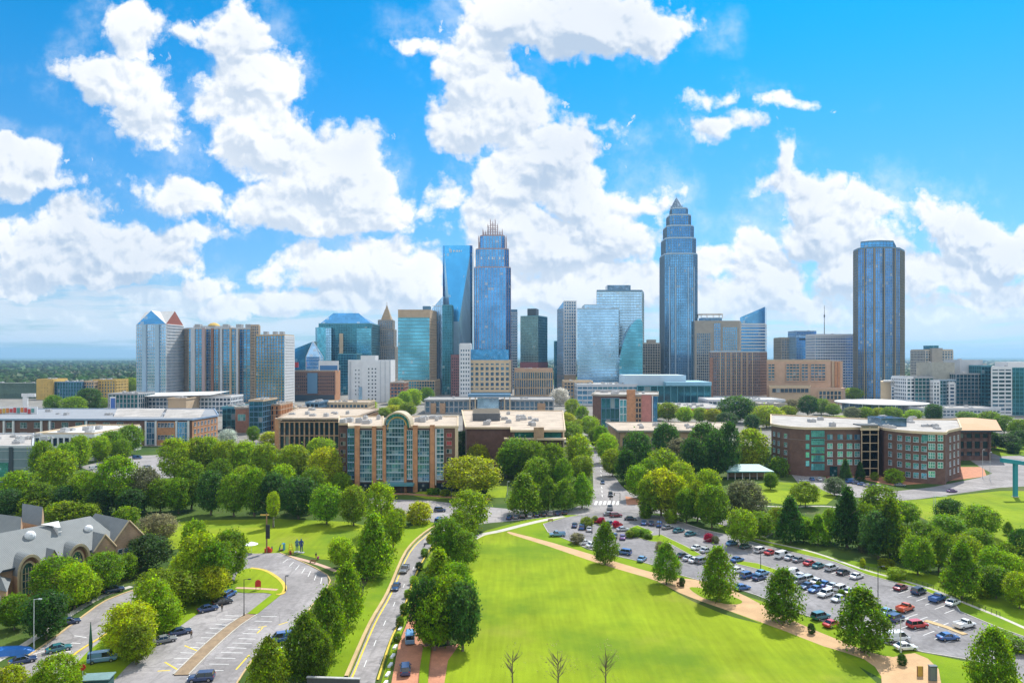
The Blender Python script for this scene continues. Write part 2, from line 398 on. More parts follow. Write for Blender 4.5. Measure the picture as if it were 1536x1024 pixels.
# --- round lawn and its surroundings
sheet('lawn', [(640,1060),(668,985),(690,960),(700,900),(698,850),(704,816),(726,801),(760,797),(790,805),(830,818),(880,836),(930,850),(985,872),(1030,897),(1090,922),(1140,935),(1200,950),(1260,978),(1300,1010),(1330,1040),(1345,1070),(1000,1090)], 0.030, LAWN, 4)
sheet('verge', [(700,812),(730,795),(790,779),(850,764),(890,772),(830,795),(880,824),(965,843),(1060,874),(1190,917),(1330,966),(1450,992),(1540,1003),(1540,1060),(1400,1060),(1290,1000),(1130,930),(1000,880),(860,833),(790,803),(760,797)], 0.022, GRASS, 0)
sheet('sandy_path', [(762,797),(772,799),(830,814),(900,835),(960,853),(1012,866),(1052,870),(1100,885),(1140,905),(1200,935),(1250,956),(1300,976),(1340,985),(1372,979),(1408,1003),(1404,1060),(1330,1060),(1322,1014),(1296,988),(1236,969),(1180,947),(1136,931),(1100,918),(1062,905),(1020,889),(985,871),(950,860),(890,842),(820,818),(766,801)], 0.040, PATHM, 2)
sheet('path_island', [(1034,881),(1060,883),(1095,893),(1113,901),(1106,906),(1080,904),(1052,895)], 0.052, GRASS, 4)
strip('promenade', [(704,812),(722,802),(750,796),(785,787),(815,780),(845,774)], 2.6, 0.0, 0.045, CONC)
# --- right hand parking lot
LOT = [(815,786),(845,777),(885,770),(945,768),(1000,776),(1055,794),(1095,803),(1150,819),(1200,831),(1253,843),(1300,862),(1345,874),(1372,880),(1432,905),(1440,917),(1500,942),(1545,958),(1580,1010),(1560,1040),(1500,1000),(1452,989),(1385,978),(1327,964),(1255,938),(1203,921),(1136,893),(1108,884),(1040,868),(1012,860),(975,846),(948,839),(910,831),(880,822),(845,807),(822,798)]
sheet('parking_lot', LOT, 0.060, ASPH, 0)
strip('kerb', LOT, 0.25, 0.0, 0.17, CONC, 0, True)
for i, isl in enumerate([[(943,793),(956,788),(980,798),(974,804),(955,802)], [(955,806),(992,802),(1030,820),(1052,832),(1040,835),(1004,815),(975,812)], [(1100,840),(1136,845),(1175,858),(1165,861),(1130,852),(1105,846)],
      [(1186,860),(1225,874),(1275,890),(1272,894),(1222,879),(1184,865)], [(1318,908),(1352,917),(1350,921),(1316,912)]]):
    w = gpoly(isl); mb = MB(); mb.prism(w if sum(w[k][0]*w[(k+1)%len(w)][1]-w[(k+1)%len(w)][0]*w[k][1] for k in range(len(w))) > 0 else w[::-1], 0.0, 0.18, 0)
    struct(mb.build('lot_island', GRASS)); strip('kerb', isl, 0.22, 0.0, 0.20, CONC, 0, True)
strip('lot_divider', [(1388,931),(1420,941),(1448,952)], 1.5, 0.0, 0.19, TANC, 2)
sheet('field_verge', [(1297,863),(1345,874),(1372,880),(1440,917),(1545,958),(1545,905),(1420,866),(1340,850),(1260,838),(1190,820),(1120,800),(1100,790),(1070,780),(1090,800),(1200,829)], 0.024, GRASS)
strip('footpath', [(1100,800),(1150,812),(1220,828),(1290,852),(1350,869),(1400,884),(1450,905),(1500,925),(1545,945)], 1.1, 0.0, 0.045, CONC)
# --- avenue, crossing and streets
AVE = [(885,756),(890,730),(889,706),(886,690),(876,668),(862,640),(853,615),(848,598),(843,588),(856,588),(862,600),(874,625),(890,655),(902,680),(916,706),(932,728),(945,740),(952,760),(965,772),(925,772)]
sheet('avenue', AVE, 0.050, ASPHL, 0)
sheet('cross_street', [(560,738),(592,749),(640,750),(700,757),(730,760),(800,766),(850,764),(890,752),(935,736),(1000,752),(1060,772),(1100,782),(1160,800),(1150,806),(1080,786),(1020,772),(960,768),(890,772),(850,772),(790,779),(735,784),(690,790),(640,781),(590,768),(545,752)], 0.046, ASPHL, 0)
sheet('side_road', [(486,1070),(524,1016),(558,936),(584,890),(612,818+10),(640,800),(662,786),(676,770),(700,757),(722,770),(700,778),(668,798),(650,815),(634,838),(618,870),(600,925),(584,960),(564,1016),(548,1070)], 0.056, ASPHL, 3)
strip('kerb', [(522,1016),(557,936),(583,890),(611,827),(639,799),(661,786)], 0.7, 0.0, 0.45, TANC, 4, off=0.35)
strip('yellow_line', [(528,1016),(562,936),(587,890),(615,828),(642,801),(663,788)], 0.35, 0.0, 0.066, MARKY, 4)
strip('kerb', [(565,1020),(585,960),(601,925),(619,870),(635,838),(651,815),(668,799)], 0.35, 0.0, 0.20, YELK, 4, off=-0.2)
strip('hedge_strip', [(572,1030),(592,962),(608,922),(624,874),(640,842),(655,818),(671,800)], 1.1, 0.0, 0.10, GRASS, 4, off=-0.3)
sheet('brick_drive', [(584,1040),(598,965),(612,930),(618,898),(628,880),(640,884),(650,930),(646,965),(660,970),(690,965),(672,990),(664,1040)], 0.036, BRICKP, 0)
strip('planting_strip', [(634,1040),(637,1000),(641,972)], 1.7, 0.0, 0.35, GRASS, 2)
sheet('verge', [(470,1060),(522,1018),(556,936),(582,890),(610,827),(638,799),(658,784),(630,782),(596,800),(560,850),(540,900),(510,960),(450,1060)], 0.020, GRASS)
sheet('verge', [(660,786),(690,790),(700,792),(704,812),(700,840),(690,900),(640,880),(655,818)], 0.020, GRASS)
# --- lawn of the hall and the church field
sheet('hall_lawn', [(616,742),(640,733),(700,730),(762,728),(758,746),(700,747),(640,748)], 0.060, LAWN, 0)
strip('hall_terrace', [(560,742),(610,741),(700,748),(735,749)], 2.5, 0.0, 0.30, stone('terrace_brick', (0.33,0.17,0.10)), 2)
sheet('church_field', [(190,800),(235,785),(300,780),(420,778),(520,782),(560,790),(560,812),(540,832),(500,840),(478,838),(440,828),(418,830),(382,830),(330,826),(280,822),(200,828)], 0.034, LAWN, 0)
# --- left hand car park
sheet('car_park', [(-60,1080),(-30,1022),(40,985),(90,950),(130,920),(160,900),(200,885),(270,850),(275,820),(330,824),(382,830),(420,829),(452,842),(491,862),(492,880),(468,908),(448,938),(420,962),(398,975),(378,990),(352,1030),(340,1080)], 0.060, ASPHL, 0)
strip('kerb', [(420,829),(452,842),(491,862),(492,880),(468,908),(448,938),(420,962),(398,975),(378,990),(352,1030)], 0.3, 0.0, 0.18, TANC, 2)
strip('kerb', [(-30,1022),(40,985),(90,950),(130,920),(160,900),(200,885)], 0.5, 0.0, 0.20, TANC, 2)
strip('sidewalk', [(-40,1012),(30,975),(85,938),(125,912),(160,893),(200,880)], 1.8, 0.0, 0.075, CONC, 2, off=0.8)
strip('kerb', [(96,996),(116,978),(148,958),(160,950)], 0.5, 0.0, 0.19, YELK, 3)
sheet('tree_strip', [(150,962),(172,935),(210,905),(262,880),(300,868),(330,862),(352,872),(356,890),(330,900),(300,918),(262,945),(230,965),(190,1000),(160,1030),(100,1060),(110,1000)], 0.110, GRASS, 2)
isl = [(352,872),(358,858),(376,852),(398,856),(418,868),(427,880),(424,890),(414,892),(395,889),(356,888)]
w = gpoly(isl, 3); mb = MB(); mb.prism(w if sum(w[k][0]*w[(k+1)%len(w)][1]-w[(k+1)%len(w)][0]*w[k][1] for k in range(len(w))) > 0 else w[::-1], 0.0, 0.16, 0); struct(mb.build('lot_island', LAWN))
strip('kerb', isl[2:8], 0.9, 0.0, 0.19, YELK, 4)
strip('island_path', [(354,882),(385,883),(416,885)], 1.2, 0.0, 0.175, stone('pink_paving', (0.52,0.33,0.25)), 2)
strip('lot_island', [(418,889),(398,905),(378,921)], 2.4, 0.0, 0.17, GRASS, 2)
strip('median', [(376,922),(352,938),(322,963),(296,988),(272,1013)], 2.7, 0.0, 0.22, stone('median_bark', (0.27,0.19,0.115), 0.25, 0.6), 2)
strip('kerb', [(378,921),(353,937),(323,962),(297,987),(272,1012)], 0.22, 0.0, 0.26, CONC, 2, off=1.4)
strip('kerb', [(378,921),(353,937),(323,962),(297,987),(272,1012)], 0.22, 0.0, 0.26, CONC, 2, off=-1.5)
mk = MB(); my = MB()
def line(mb, a, b, wd=0.16, z=0.068):
    a, b = G(*a), G(*b); strip_faces(mb, [(a.x,a.y),(b.x,b.y)], wd, z, z)
z2 = lambda x, y: (240 + x*0.1797, 840 + y*0.1797)          # measured on an enlargement of the car park
for a, b in [((545,460),(660,465)),((500,492),(685,497)),((462,533),(605,543)),((415,568),(575,577)),((380,605),(530,612)),((345,645),(490,650)),((300,688),(435,695)),((240,725),(385,735)),((170,770),(330,778)),((115,818),(300,820)),((140,866),(245,872)),
             ((845,468),(975,470)),((790,508),(935,512)),((735,575),(850,580)),((690,610),(800,615)),((655,652),(795,658)),((605,690),(765,695)),((560,728),(720,735)),((510,770),(690,773)),((460,815),(630,820)),((410,866),(575,868)),((360,920),(530,920))]:
    line(mk, z2(*a), z2(*b))
for a, b in [((205,712),(340,768)),((40,850),(150,915)),((-20,925),(85,918)),((635,912),(745,790)),((990,540),(1065,515)),((820,560),(890,550)),((810,610),(860,560))]:
    line(my, z2(*a), z2(*b), 0.32)
for k in range(7): line(mk, (432+k*8.5, 838+k*4.6), (424+k*9.5, 844+k*5.2), 0.16)
for a, b in [((0.62,0.24),(0.72,0.255)),((0.6,0.3),(0.67,0.305)),((0.5,0.37),(0.61,0.375)),((0.49,0.425),(0.56,0.43))]:
    line(mk, (a[0]*180, 910+a[1]*180), (b[0]*180, 910+b[1]*180), 0.22)
line(mk, (50,981), (86,970), 0.2); line(mk, (66,992), (95,976), 0.2)
# right lot stall lines, following the rows
def stalls(p, q, n, ln, ang):
    a, b = G(*p), G(*q); dv = Vector((math.cos(R(ang)), math.sin(R(ang)), 0))*ln
    for k in range(n):
        c = a.lerp(b, k/(n-1)); e = c + dv; strip_faces(mk, [(c.x,c.y),(e.x,e.y)], 0.14, 0.068, 0.068)
stalls((1110,812), (1290,864), 16, 4.6, 212); stalls((1180,862), (1290,898), 12, 4.6, 32); stalls((1176,868), (1286,903), 12, 4.6, 212)
stalls((1350,880), (1432,914), 7, 4.6, 212); stalls((1345,922), (1440,950), 7, 4.6, 32); stalls((1338,926), (1436,957), 7, 4.6, 212)
stalls((1000,835), (1062,852), 8, 4.4, 32); stalls((1090,852), (1150,870), 7, 4.4, 212); stalls((1000,784), (1060,803), 8, 4.4, 212)
struct(mk.build('parking_markings', MARKW)); struct(my.build('yellow_markings', MARKY))
mk = MB()
for i in range(6): line(mk, (893+i*6.5, 757), (895+i*6.5, 751.5), 1.0)
for i in range(10): line(mk, (903.5-i*0.2, 745-i*6.2), (903-i*0.4, 741.5-i*6.0), 0.3)
for i in range(6):
    t = i/6; line(mk, (546+t*88, 1000-t*172-20*t*(1-t)), (550+t*85, 990-t*165-20*t*(1-t)), 0.14)
struct(mk.build('road_markings', MARKW))
# --- right hand park, road and far lawns
sheet('park_lawn', [(1330,752),(1390,748),(1440,742),(1500,736),(1560,736),(1560,838),(1480,812),(1420,795),(1370,770)], 0.034, LAWN, 0)
sheet('hall_road', [(1180,702),(1230,714),(1300,730),(1340,737),(1400,730),(1470,716),(1500,706),(1560,700),(1560,728),(1500,731),(1430,741),(1380,748),(1335,752),(1290,746),(1250,742),(1200,728)], 0.044, ASPHL, 0)
sheet('hall_apron', [(1200,712),(1260,712),(1340,728),(1400,724),(1480,714),(1475,700),(1180,700)], 0.034, BRICKP, 0)
sheet('plaza', [(1440,680),(1500,676),(1560,690),(1560,718),(1500,716),(1470,700)], 0.036, ASPHL, 0)
sheet('park_lawn', [(1440,664),(1560,660),(1560,682),(1500,684),(1470,672)], 0.042, GRASS, 0)
sheet('pavilion_lawn', [(1120,728),(1160,722),(1215,726),(1255,744),(1240,756),(1180,757),(1130,750)], 0.050, LAWN, 0)
strip('footpath', [(1120,757),(1180,760),(1240,759),(1290,768),(1340,790),(1390,800)], 1.6, 0.0, 0.045, CONC)
sheet('far_car_park', [(120,700),(180,684),(240,682),(262,690),(262,715),(220,722),(150,712)], 0.040, ASPHL)
sheet('far_car_park', [(360,668),(420,658),(470,660),(470,672),(400,674)], 0.040, ASPHL)
sheet('far_lawn', [(1205,632),(1283,630),(1290,622),(1215,624)], 0.042, LAWN)

# ================================================================ trees
def leafmat():
    m = newmat('leaves')
    oi = node('ShaderNodeObjectInfo'); g = node('ShaderNodeNewGeometry')
    pn = noise(vmath('MULTIPLY', S(g.outputs['Position']), (1,1,1)), 0.55, 3.0, 0.6)
    base = S(oi.outputs['Color']); ri = S(g.outputs['Random Per Island']); ro = S(oi.outputs['Random'])
    hs = node('ShaderNodeHueSaturation', {'Color': base, 'Hue': smooth(ri, 0, 1, 0.462, 0.508, 'LINEAR'), 'Saturation': smooth(ro, 0, 1, 1.04, 1.22, 'LINEAR'), 'Value': smooth(ri, 0, 1, 0.55, 1.5, 'LINEAR') * smooth(pn, 0.3, 0.7, 0.6, 1.6)})
    c = S(hs.outputs[0])
    d = node('ShaderNodeBsdfPrincipled', {'Base Color': c, 'Roughness': 0.55, 'Specular IOR Level': 0.35})
    t = node('ShaderNodeBsdfTranslucent', {'Color': mixc(0.4, c, (0.9, 1.0, 0.15), 'MULTIPLY')})
    tc = node('ShaderNodeHueSaturation', {'Color': c, 'Hue': 0.475, 'Saturation': 1.1, 'Value': 1.9})
    S.nt.links.new(tc.outputs[0], t.inputs['Color'])
    mx = node('ShaderNodeMixShader', {0: 0.5, 1: S(d.outputs[0]), 2: S(t.outputs[0])})
    node('ShaderNodeOutputMaterial', {'Surface': S(mx.outputs[0])}); return m
LEAF = leafmat(); BARK = stone('bark', (0.17, 0.13, 0.095), 0.3, 2.0, 0.95, 8.0)
def crown_mesh(seed, form, nclump, nleaf, leaf, flat=1.0):
    """unit tree crown, height 1, radius about 0.5: leaf-sized faces gathered in clumps over an uneven envelope"""
    rnd = random.Random(seed); verts, faces = [], []
    lobes = [(rnd.uniform(0, 6.28), rnd.uniform(0.12, 0.9), rnd.uniform(-0.26, 0.16)) for _ in range(12)]
    def rad(z, a):
        if form == 'egg': r = 0.50*(math.sin(math.pi*min(1, max(0, (z*0.93+0.07)))**0.72))**0.75
        elif form == 'cone': r = 0.52*((1-z)**0.78)*min(1, (z+0.03)/0.14)**0.6
        elif form == 'spread': r = 0.55*math.sqrt(max(0, 1-(2*(z-0.42))**2*0.72))*min(1, (1-z)/0.12)**0.5*min(1, z/0.10+0.25)
        else: r = 0.50*math.sqrt(max(0, 1-(2*(z-0.5))**2))**0.8
        k = 1.0
        for la, lz, lv in lobes:
            da = (a-la+math.pi) % (2*math.pi) - math.pi
            k += lv*math.exp(-(da*da/0.35 + (z-lz)**2/0.03))
        return r*k
    for _ in range(nclump):
        z = rnd.random()**0.9; a = rnd.uniform(0, 2*math.pi)
        f = 1.0 - 0.55*rnd.random()**2.2
        r = rad(z, a)*f
        if r < 0.03 and z < 0.9: r = 0.05
        c = Vector((r*math.cos(a), r*math.sin(a), z)); out = Vector((math.cos(a), math.sin(a), (z-0.45)*1.2)).normalized()
        cs = rnd.uniform(0.6, 1.35)*0.060
        for _ in range(nleaf):
            q = Vector((rnd.gauss(0, 1), rnd.gauss(0, 1), rnd.gauss(0, 0.75)))*cs + c
            n = (out*0.5 + Vector((rnd.gauss(0, 0.6), rnd.gauss(0, 0.6), rnd.gauss(0.45, 0.6)))).normalized()
            t = n.orthogonal().normalized(); t.rotate(Matrix.Rotation(rnd.uniform(0, 6.28), 3, n)); b = n.cross(t)
            s = leaf*rnd.uniform(0.65, 1.35); w = s*0.62; i = len(verts)
            verts += [q - t*s*0.5, q + b*w*0.5 + n*s*0.08, q + t*s*0.5, q - b*w*0.5 + n*s*0.08]; faces.append((i, i+1, i+2, i+3))
    me = bpy.data.meshes.new('crown'); me.from_pydata([tuple(x) for x in verts], [], faces); me.materials.append(LEAF); me.update(); return me
def trunk_mesh(seed, form, bare=False):
    rnd = random.Random(seed+99); mb = MB()
    top = 0.8 if form in ('cone', 'egg') else 0.62
    pts = [Vector((0, 0, -0.03))]; x = y = 0
    for k in range(1, 7):
        x += rnd.uniform(-0.012, 0.012); y += rnd.uniform(-0.012, 0.012); pts.append(Vector((x, y, top*k/6)))
    mb.tube(pts, [0.026, 0.02, 0.017, 0.014, 0.011, 0.008, 0.004], 0, 7)
    for k in range(9 if not bare else 16):
        z = rnd.uniform(0.2, 0.6); a = rnd.uniform(0, 6.28); l = rnd.uniform(0.16, 0.34); up = rnd.uniform(0.1, 0.3)
        p0 = pts[int(z/top*6)].copy(); p0.z = z
        p1 = p0 + Vector((math.cos(a)*l*0.5, math.sin(a)*l*0.5, up*0.55)); p2 = p0 + Vector((math.cos(a+.2)*l, math.sin(a+.2)*l, up*1.2))
        mb.tube([p0, p1, p2], [0.009, 0.006, 0.002], 0, 5, False)
        if bare:
            for j in range(3):
                b2 = a + rnd.uniform(-1, 1); q = p0.lerp(p1, rnd.uniform(0.4, 1)); mb.tube([q, q + Vector((math.cos(b2)*0.12, math.sin(b2)*0.12, rnd.uniform(0.06, 0.16)))], [0.004, 0.0015], 0, 4, False)
    me_o = mb.build('trunk', BARK); me = me_o.data; bpy.data.objects.remove(me_o); return me
FORMS = {}
for i, (fm, nv) in enumerate([('egg', 5), ('cone', 3), ('round', 6), ('spread', 4)]):
    FORMS[fm] = [(crown_mesh(i*50+k, fm, 420, 17, 0.056), trunk_mesh(i*50+k, fm)) for k in range(nv)]
FORMS['bush'] = [(crown_mesh(900+k, 'round', 260, 16, 0.075), None) for k in range(3)]
FORMS['bare'] = [(crown_mesh(950+k, 'egg', 34, 7, 0.03), trunk_mesh(950+k, 'egg', True)) for k in range(3)]
# leaf colours (albedo)
TINT = {'g': (0.092, 0.200, 0.014), 'd': (0.038, 0.096, 0.024), 'y': (0.205, 0.285, 0.012), 'l': (0.145, 0.260, 0.012), 'b': (0.11, 0.16, 0.09), 's': (0.34, 0.37, 0.33), 'n': (0.15, 0.16, 0.085), 'r': (0.30, 0.04, 0.04)}
LOOK = {'g': 'green', 'd': 'dark green', 'y': 'yellow-green', 'l': 'bright green', 'b': 'bluish green', 's': 'silvery white', 'n': 'brownish green', 'r': 'red-leaved'}
FORMW = {'egg': 'egg-shaped', 'cone': 'pointed', 'round': 'rounded', 'spread': 'spreading', 'bush': 'round', 'bare': 'nearly leafless'}
NAMES = {'bush': 'bush', 'bare': 'young_tree'}
TREES = []
def tree(px, top, base, w, form, tint, zone, group, trunkfrac=None, label=None):
    b = G(px, base); Y = b.y; h = (base - top)*Y/FPX*1.0; wd = w*Y/FPX*(0.90 if form == 'round' else 1.0)
    rnd = random.Random(int(px*7+base*13)); cm, tm = rnd.choice(FORMS[form]); t = TINT[tint]
    tf = {'egg': 0.12, 'cone': 0.10, 'round': 0.16, 'spread': 0.22, 'bush': 0.0, 'bare': 0.2}[form] if trunkfrac is None else trunkfrac
    kind = 'bush' if form == 'bush' else 'tree'
    o = thing(NAMES.get(form, form.replace('egg', 'street').replace('cone', 'conical').replace('round', 'broadleaf').replace('spread', 'spreading')+'_tree'),
              label or f"{FORMW[form]} {LOOK[tint]} {kind} {zone}", kind, b, 0, group)
    k = rnd.uniform(0.78, 1.25); jit = (t[0]*k*rnd.uniform(0.9, 1.12), t[1]*k, t[2]*k, 1)
    c = bpy.data.objects.new('crown', cm); COL.objects.link(c); c.parent = o; c.color = jit
    c.location = (0, 0, h*tf); c.scale = (wd*0.98, wd*0.98, h*(1-tf)); c.rotation_euler = (0, 0, rnd.uniform(0, 6.28))
    if tm:
        tr = bpy.data.objects.new('trunk', tm); COL.objects.link(tr); tr.parent = o; tr.scale = (max(h, wd), max(h, wd), h*0.98) if form != 'bare' else (h*0.78, h*0.78, h*0.98); tr.rotation_euler = (0, 0, rnd.uniform(0, 6.28))
    if not label: ALL.append((o, o['label'], b.x/b.y))
    return o
def zone(text, group, rows):
    for r in rows: tree(*r[:6], text, group, *(r[6:7]))
egg, cone, rd, sp, bu = 'egg', 'cone', 'round', 'spread', 'bush'
zone('standing alone at the edge of the round lawn', 'trees along the round lawn', [(908,786,846,39,egg,'g'),(999.5,816,876,41,egg,'g'),(1077.5,823,901,54,egg,'g'),(1175,856,933,60,egg,'g'),(1293,884,978,74,egg,'g'),(1488,946,1046,66,egg,'g')])
zone('between the lawn and the curving road', 'trees beside the curving road', [(706,738,797,62,rd,'l'),(692,770,832,50,rd,'g'),(670,780,850,54,rd,'g'),(694,798,852,50,rd,'g'),(659,828,905,62,cone,'l'),(684,846,912,54,rd,'g'),(640,872,968,62,rd,'d'),(672,866,965,70,rd,'g'),(694,878,976,60,rd,'d'),(652,890,975,60,rd,'g')])
zone('on the grass verge of the curving road', 'trees on the road verge', [(571,727,802,50,rd,'l'),(597,764,800,28,rd,'l'),(560,774,866,64,cone,'g'),(512,808,852,42,rd,'l'),(590,768,822,36,rd,'l'),(546,836,868,30,rd,'g'),(521,848,938,52,egg,'g'),(491,886,986,58,egg,'g'),(458,922,1020,64,egg,'g'),(402,960,1048,60,egg,'l'),(478,950,1024,46,rd,'g')])
tree(629,754,785,38,bu,'y','','', label='low round yellow-green bush on the cross street corner')
zone('in the belt behind the church field', 'trees behind the church field', [(28,708,766,56,rd,'g'),(84,678,742,58,rd,'l'),(64,664,726,40,rd,'g'),(98,667,712,38,rd,'g'),(120,655,702,34,rd,'l'),(130,710,768,50,rd,'l'),(175,688,768,64,rd,'g'),(217,704,766,46,rd,'n'),(240,720,768,44,rd,'g'),(262,660,722,48,rd,'l'),(287,694,764,46,rd,'g'),(296,658,716,44,rd,'l'),(60,726,772,50,rd,'g'),(100,730,772,46,rd,'d'),(152,735,774,44,rd,'d'),(198,735,774,46,rd,'d'),
 (312,657,714,44,rd,'l'),(340,663,716,46,rd,'l'),(368,664,716,46,rd,'l'),(398,667,720,44,rd,'l'),(441,669,720,54,rd,'l'),(487,674,738,58,rd,'y'),(511,710,742,34,rd,'l'),
 (316,708,772,44,rd,'d'),(351,712,774,46,rd,'g'),(382,704,774,42,rd,'g'),(409,712,774,46,rd,'d'),(448,718,778,60,rd,'d'),(490,730,786,52,rd,'g'),(530,731,788,46,rd,'l'),(330,690,740,40,rd,'g'),(424,700,760,44,rd,'l'),(470,705,765,44,rd,'g'),(268,718,770,44,rd,'g'),(12,735,775,44,rd,'d'),(365,700,745,40,rd,'l')])
tree(410,739,791,20,rd,'l','','', 0.35, 'slim young yellow-green tree on a bare stem in front of the dark belt')
zone('beside the long brick terrace', 'trees beside the brick terrace', [(148,630,660,28,rd,'n'),(195,639,682,40,rd,'g'),(168,648,688,42,rd,'g'),(150,655,692,32,rd,'l'),(182,660,692,30,rd,'g'),(120,664,700,30,rd,'g')])
zone('among the low distant buildings', 'trees among the distant buildings', [(80,594,622,28,rd,'g'),(110,596,624,38,rd,'g'),(134,584,620,40,rd,'d'),(152,597,614,26,rd,'g'),(178,569,590,32,rd,'l'),(196,567,590,24,rd,'l'),(380,640,664,20,rd,'g'),(405,648,664,30,bu,'y'),(452,636,660,40,rd,'y'),(484,631,668,46,rd,'l'),(481,658,692,44,rd,'l'),(432,640,662,30,rd,'y')])
tree(341,645,670,30,rd,'s','','', label='silvery white blossoming tree beside the orange brick wall')
zone('behind the arched brick hall', 'trees behind the arched hall', [(554,601,618,26,rd,'l'),(594,597,616,26,rd,'l'),(607,588,614,24,rd,'l'),(620,584,612,30,rd,'l'),(640,582,606,24,rd,'g'),(590,608,624,30,rd,'y'),(612,604,625,28,rd,'l'),(575,612,626,26,rd,'l')])
zone('in front of the flat-roofed wing', 'trees in front of the hall wing', [(693,648,690,30,rd,'d'),(717,647,700,34,rd,'g'),(742,642,684,30,rd,'d'),(741,674,702,30,rd,'l'),(717,668,706,34,rd,'y'),(775,660,718,58,rd,'g'),(800,664,722,46,rd,'g'),(830,668,730,44,rd,'g'),(808,688,734,48,rd,'g'),(760,676,716,36,rd,'g'),(845,690,735,30,rd,'g')])
tree(707,686,744,76,sp,'y','','', label='wide spreading yellow-green tree on the lawn of the arched hall')
zone('at the corner of the avenue', 'trees at the avenue corner', [(786,713,771,60,cone,'g'),(823,718,767,32,egg,'g'),(847,721,766,36,egg,'g'),(805,728,768,30,cone,'g')])
zone('lining the avenue', 'trees lining the avenue', [(873,712,762,34,egg,'g'),(868,655,706,44,rd,'l'),(873,685,722,40,rd,'l'),(856,634,664,38,rd,'l'),(850,620,644,30,rd,'y'),(858,600,628,26,rd,'l'),(873,610,634,22,rd,'g'),(884,625,654,30,rd,'l'),(893,642,672,26,rd,'g'),(910,652,694,34,rd,'l'),(919,675,714,36,rd,'l'),(902,640,676,26,rd,'g'),(866,630,655,22,rd,'l')])
tree(840,583,608,30,rd,'s','','', label='pale silvery tree at the far end of the avenue')
zone('beside the low flat-roofed school', 'trees around the low school', [(955,650,722,52,rd,'d'),(998,637,692,42,rd,'d'),(1058,638,712,54,rd,'d'),(1092,637,716,38,rd,'d'),(1075,650,718,46,rd,'d'),(1128,646,708,52,rd,'l'),(1122,671,710,34,rd,'y'),(995,677,734,58,rd,'l'),(958,700,748,42,rd,'g'),(975,690,745,40,rd,'g'),(1040,660,722,44,rd,'d'),(1022,694,742,42,rd,'l'),(940,676,728,34,rd,'d')])
tree(1021,660,710,46,rd,'n','','', label='grey-brown tree standing between dark crowns by the low school')
zone('on the avenue side of the lot', 'trees between avenue and lot', [(992,706,774,62,rd,'y'),(973,720,776,40,rd,'l'),(1014,716,776,40,rd,'y'),(1062,706,764,46,rd,'l'),(1046,724,782,36,rd,'l'),(1068,731,792,50,rd,'g'),(1030,735,784,36,rd,'g')])
zone('beside the small pavilion', 'trees by the pavilion', [(1118,724,787,62,rd,'n'),(1168,686,714,28,bu,'g'),(1156,709,734,24,rd,'g'),(1208,724,760,38,sp,'l'),(1252,717,743,32,rd,'b')])
zone('along the upper side of the parking lot', 'trees above the parking lot', [(1112,766,818,48,rd,'l'),(1140,769,808,42,rd,'g'),(1185,749,814,48,cone,'d'),(1227,774,817,36,cone,'g'),(1166,762,800,34,rd,'l'),(1206,776,812,34,rd,'g'),(1271,735,822,52,cone,'d'),(1320,731,792,60,rd,'g'),(1335,751,838,60,cone,'g'),(1318,770,838,54,rd,'d'),(1361,754,788,38,rd,'g'),(1300,758,820,40,rd,'g'),(1245,765,812,30,rd,'g'),(1350,790,832,36,rd,'g')])
zone('in the wooded strip beside the park lawn', 'trees beside the park lawn', [(1425,750,787,44,rd,'d'),(1470,760,804,56,rd,'g'),(1421,774,818,58,rd,'g'),(1468,794,834,46,rd,'g'),(1380,784,824,42,rd,'g'),(1532,795,842,34,rd,'d'),(1377,806,862,52,rd,'g'),(1408,800,857,46,rd,'g'),(1447,804,850,50,rd,'l'),(1443,816,897,60,cone,'g'),(1492,823,882,48,rd,'g'),(1494,850,897,50,rd,'g'),(1519,833,882,46,rd,'l'),(1529,860,912,46,rd,'l'),(1510,815,850,30,bu,'g'),(1400,790,824,34,rd,'g')])
tree(1512,783,802,15,egg,'g','','', label='tiny lone tree standing on the park lawn')
zone('behind the low red-roofed block', 'trees behind the low school', [(1105,596,634,60,rd,'d'),(1150,609,642,48,rd,'y'),(1003,605,632,34,rd,'l'),(1027,611,636,28,rd,'l'),(1050,612,634,26,rd,'l'),(1070,614,636,28,rd,'y'),(1090,619,642,32,rd,'d'),(1181,609,630,30,rd,'l'),(1165,616,640,30,rd,'y'),(985,606,630,26,rd,'g'),(1128,622,646,26,rd,'d')])
zone('by the round white-roofed arena', 'trees by the round arena', [(1212,594,624,32,rd,'d'),(1232,599,622,28,rd,'g'),(1279,582,600,32,rd,'l'),(1278,611,630,26,rd,'n'),(1298,611,630,24,rd,'l'),(1318,612,630,20,rd,'y'),(1337,611,632,32,rd,'g'),(1370,615,634,28,rd,'l'),(1401,607,634,30,rd,'d'),(1250,606,624,22,rd,'g'),(1188,600,622,26,rd,'n'),(1450,618,636,34,rd,'g'),(1484,618,642,34,rd,'g'),(1506,624,650,32,rd,'g'),(1530,630,660,36,rd,'g')])
zone('under the tan roof beyond the dark brick hall', 'trees beyond the dark brick hall', [(1455,649,672,32,rd,'g'),(1484,648,672,34,rd,'g'),(1512,652,676,36,rd,'d'),(1532,646,672,30,rd,'d'),(1520,664,680,18,bu,'d')])
zone('in the strip between street and car park', 'trees in the car park strip', [(292,783,852,44,rd,'g'),(300,803,892,66,rd,'l'),(346,798,870,56,rd,'g'),(322,815,896,56,rd,'g'),(235,856,918,62,rd,'l'),(272,858,908,72,sp,'l'),(228,872,948,62,rd,'l'),(195,908,984,82,rd,'y'),(246,895,950,56,rd,'l'),(320,850,902,50,rd,'y'),(205,940,996,50,rd,'l'),(280,830,885,50,rd,'l')])
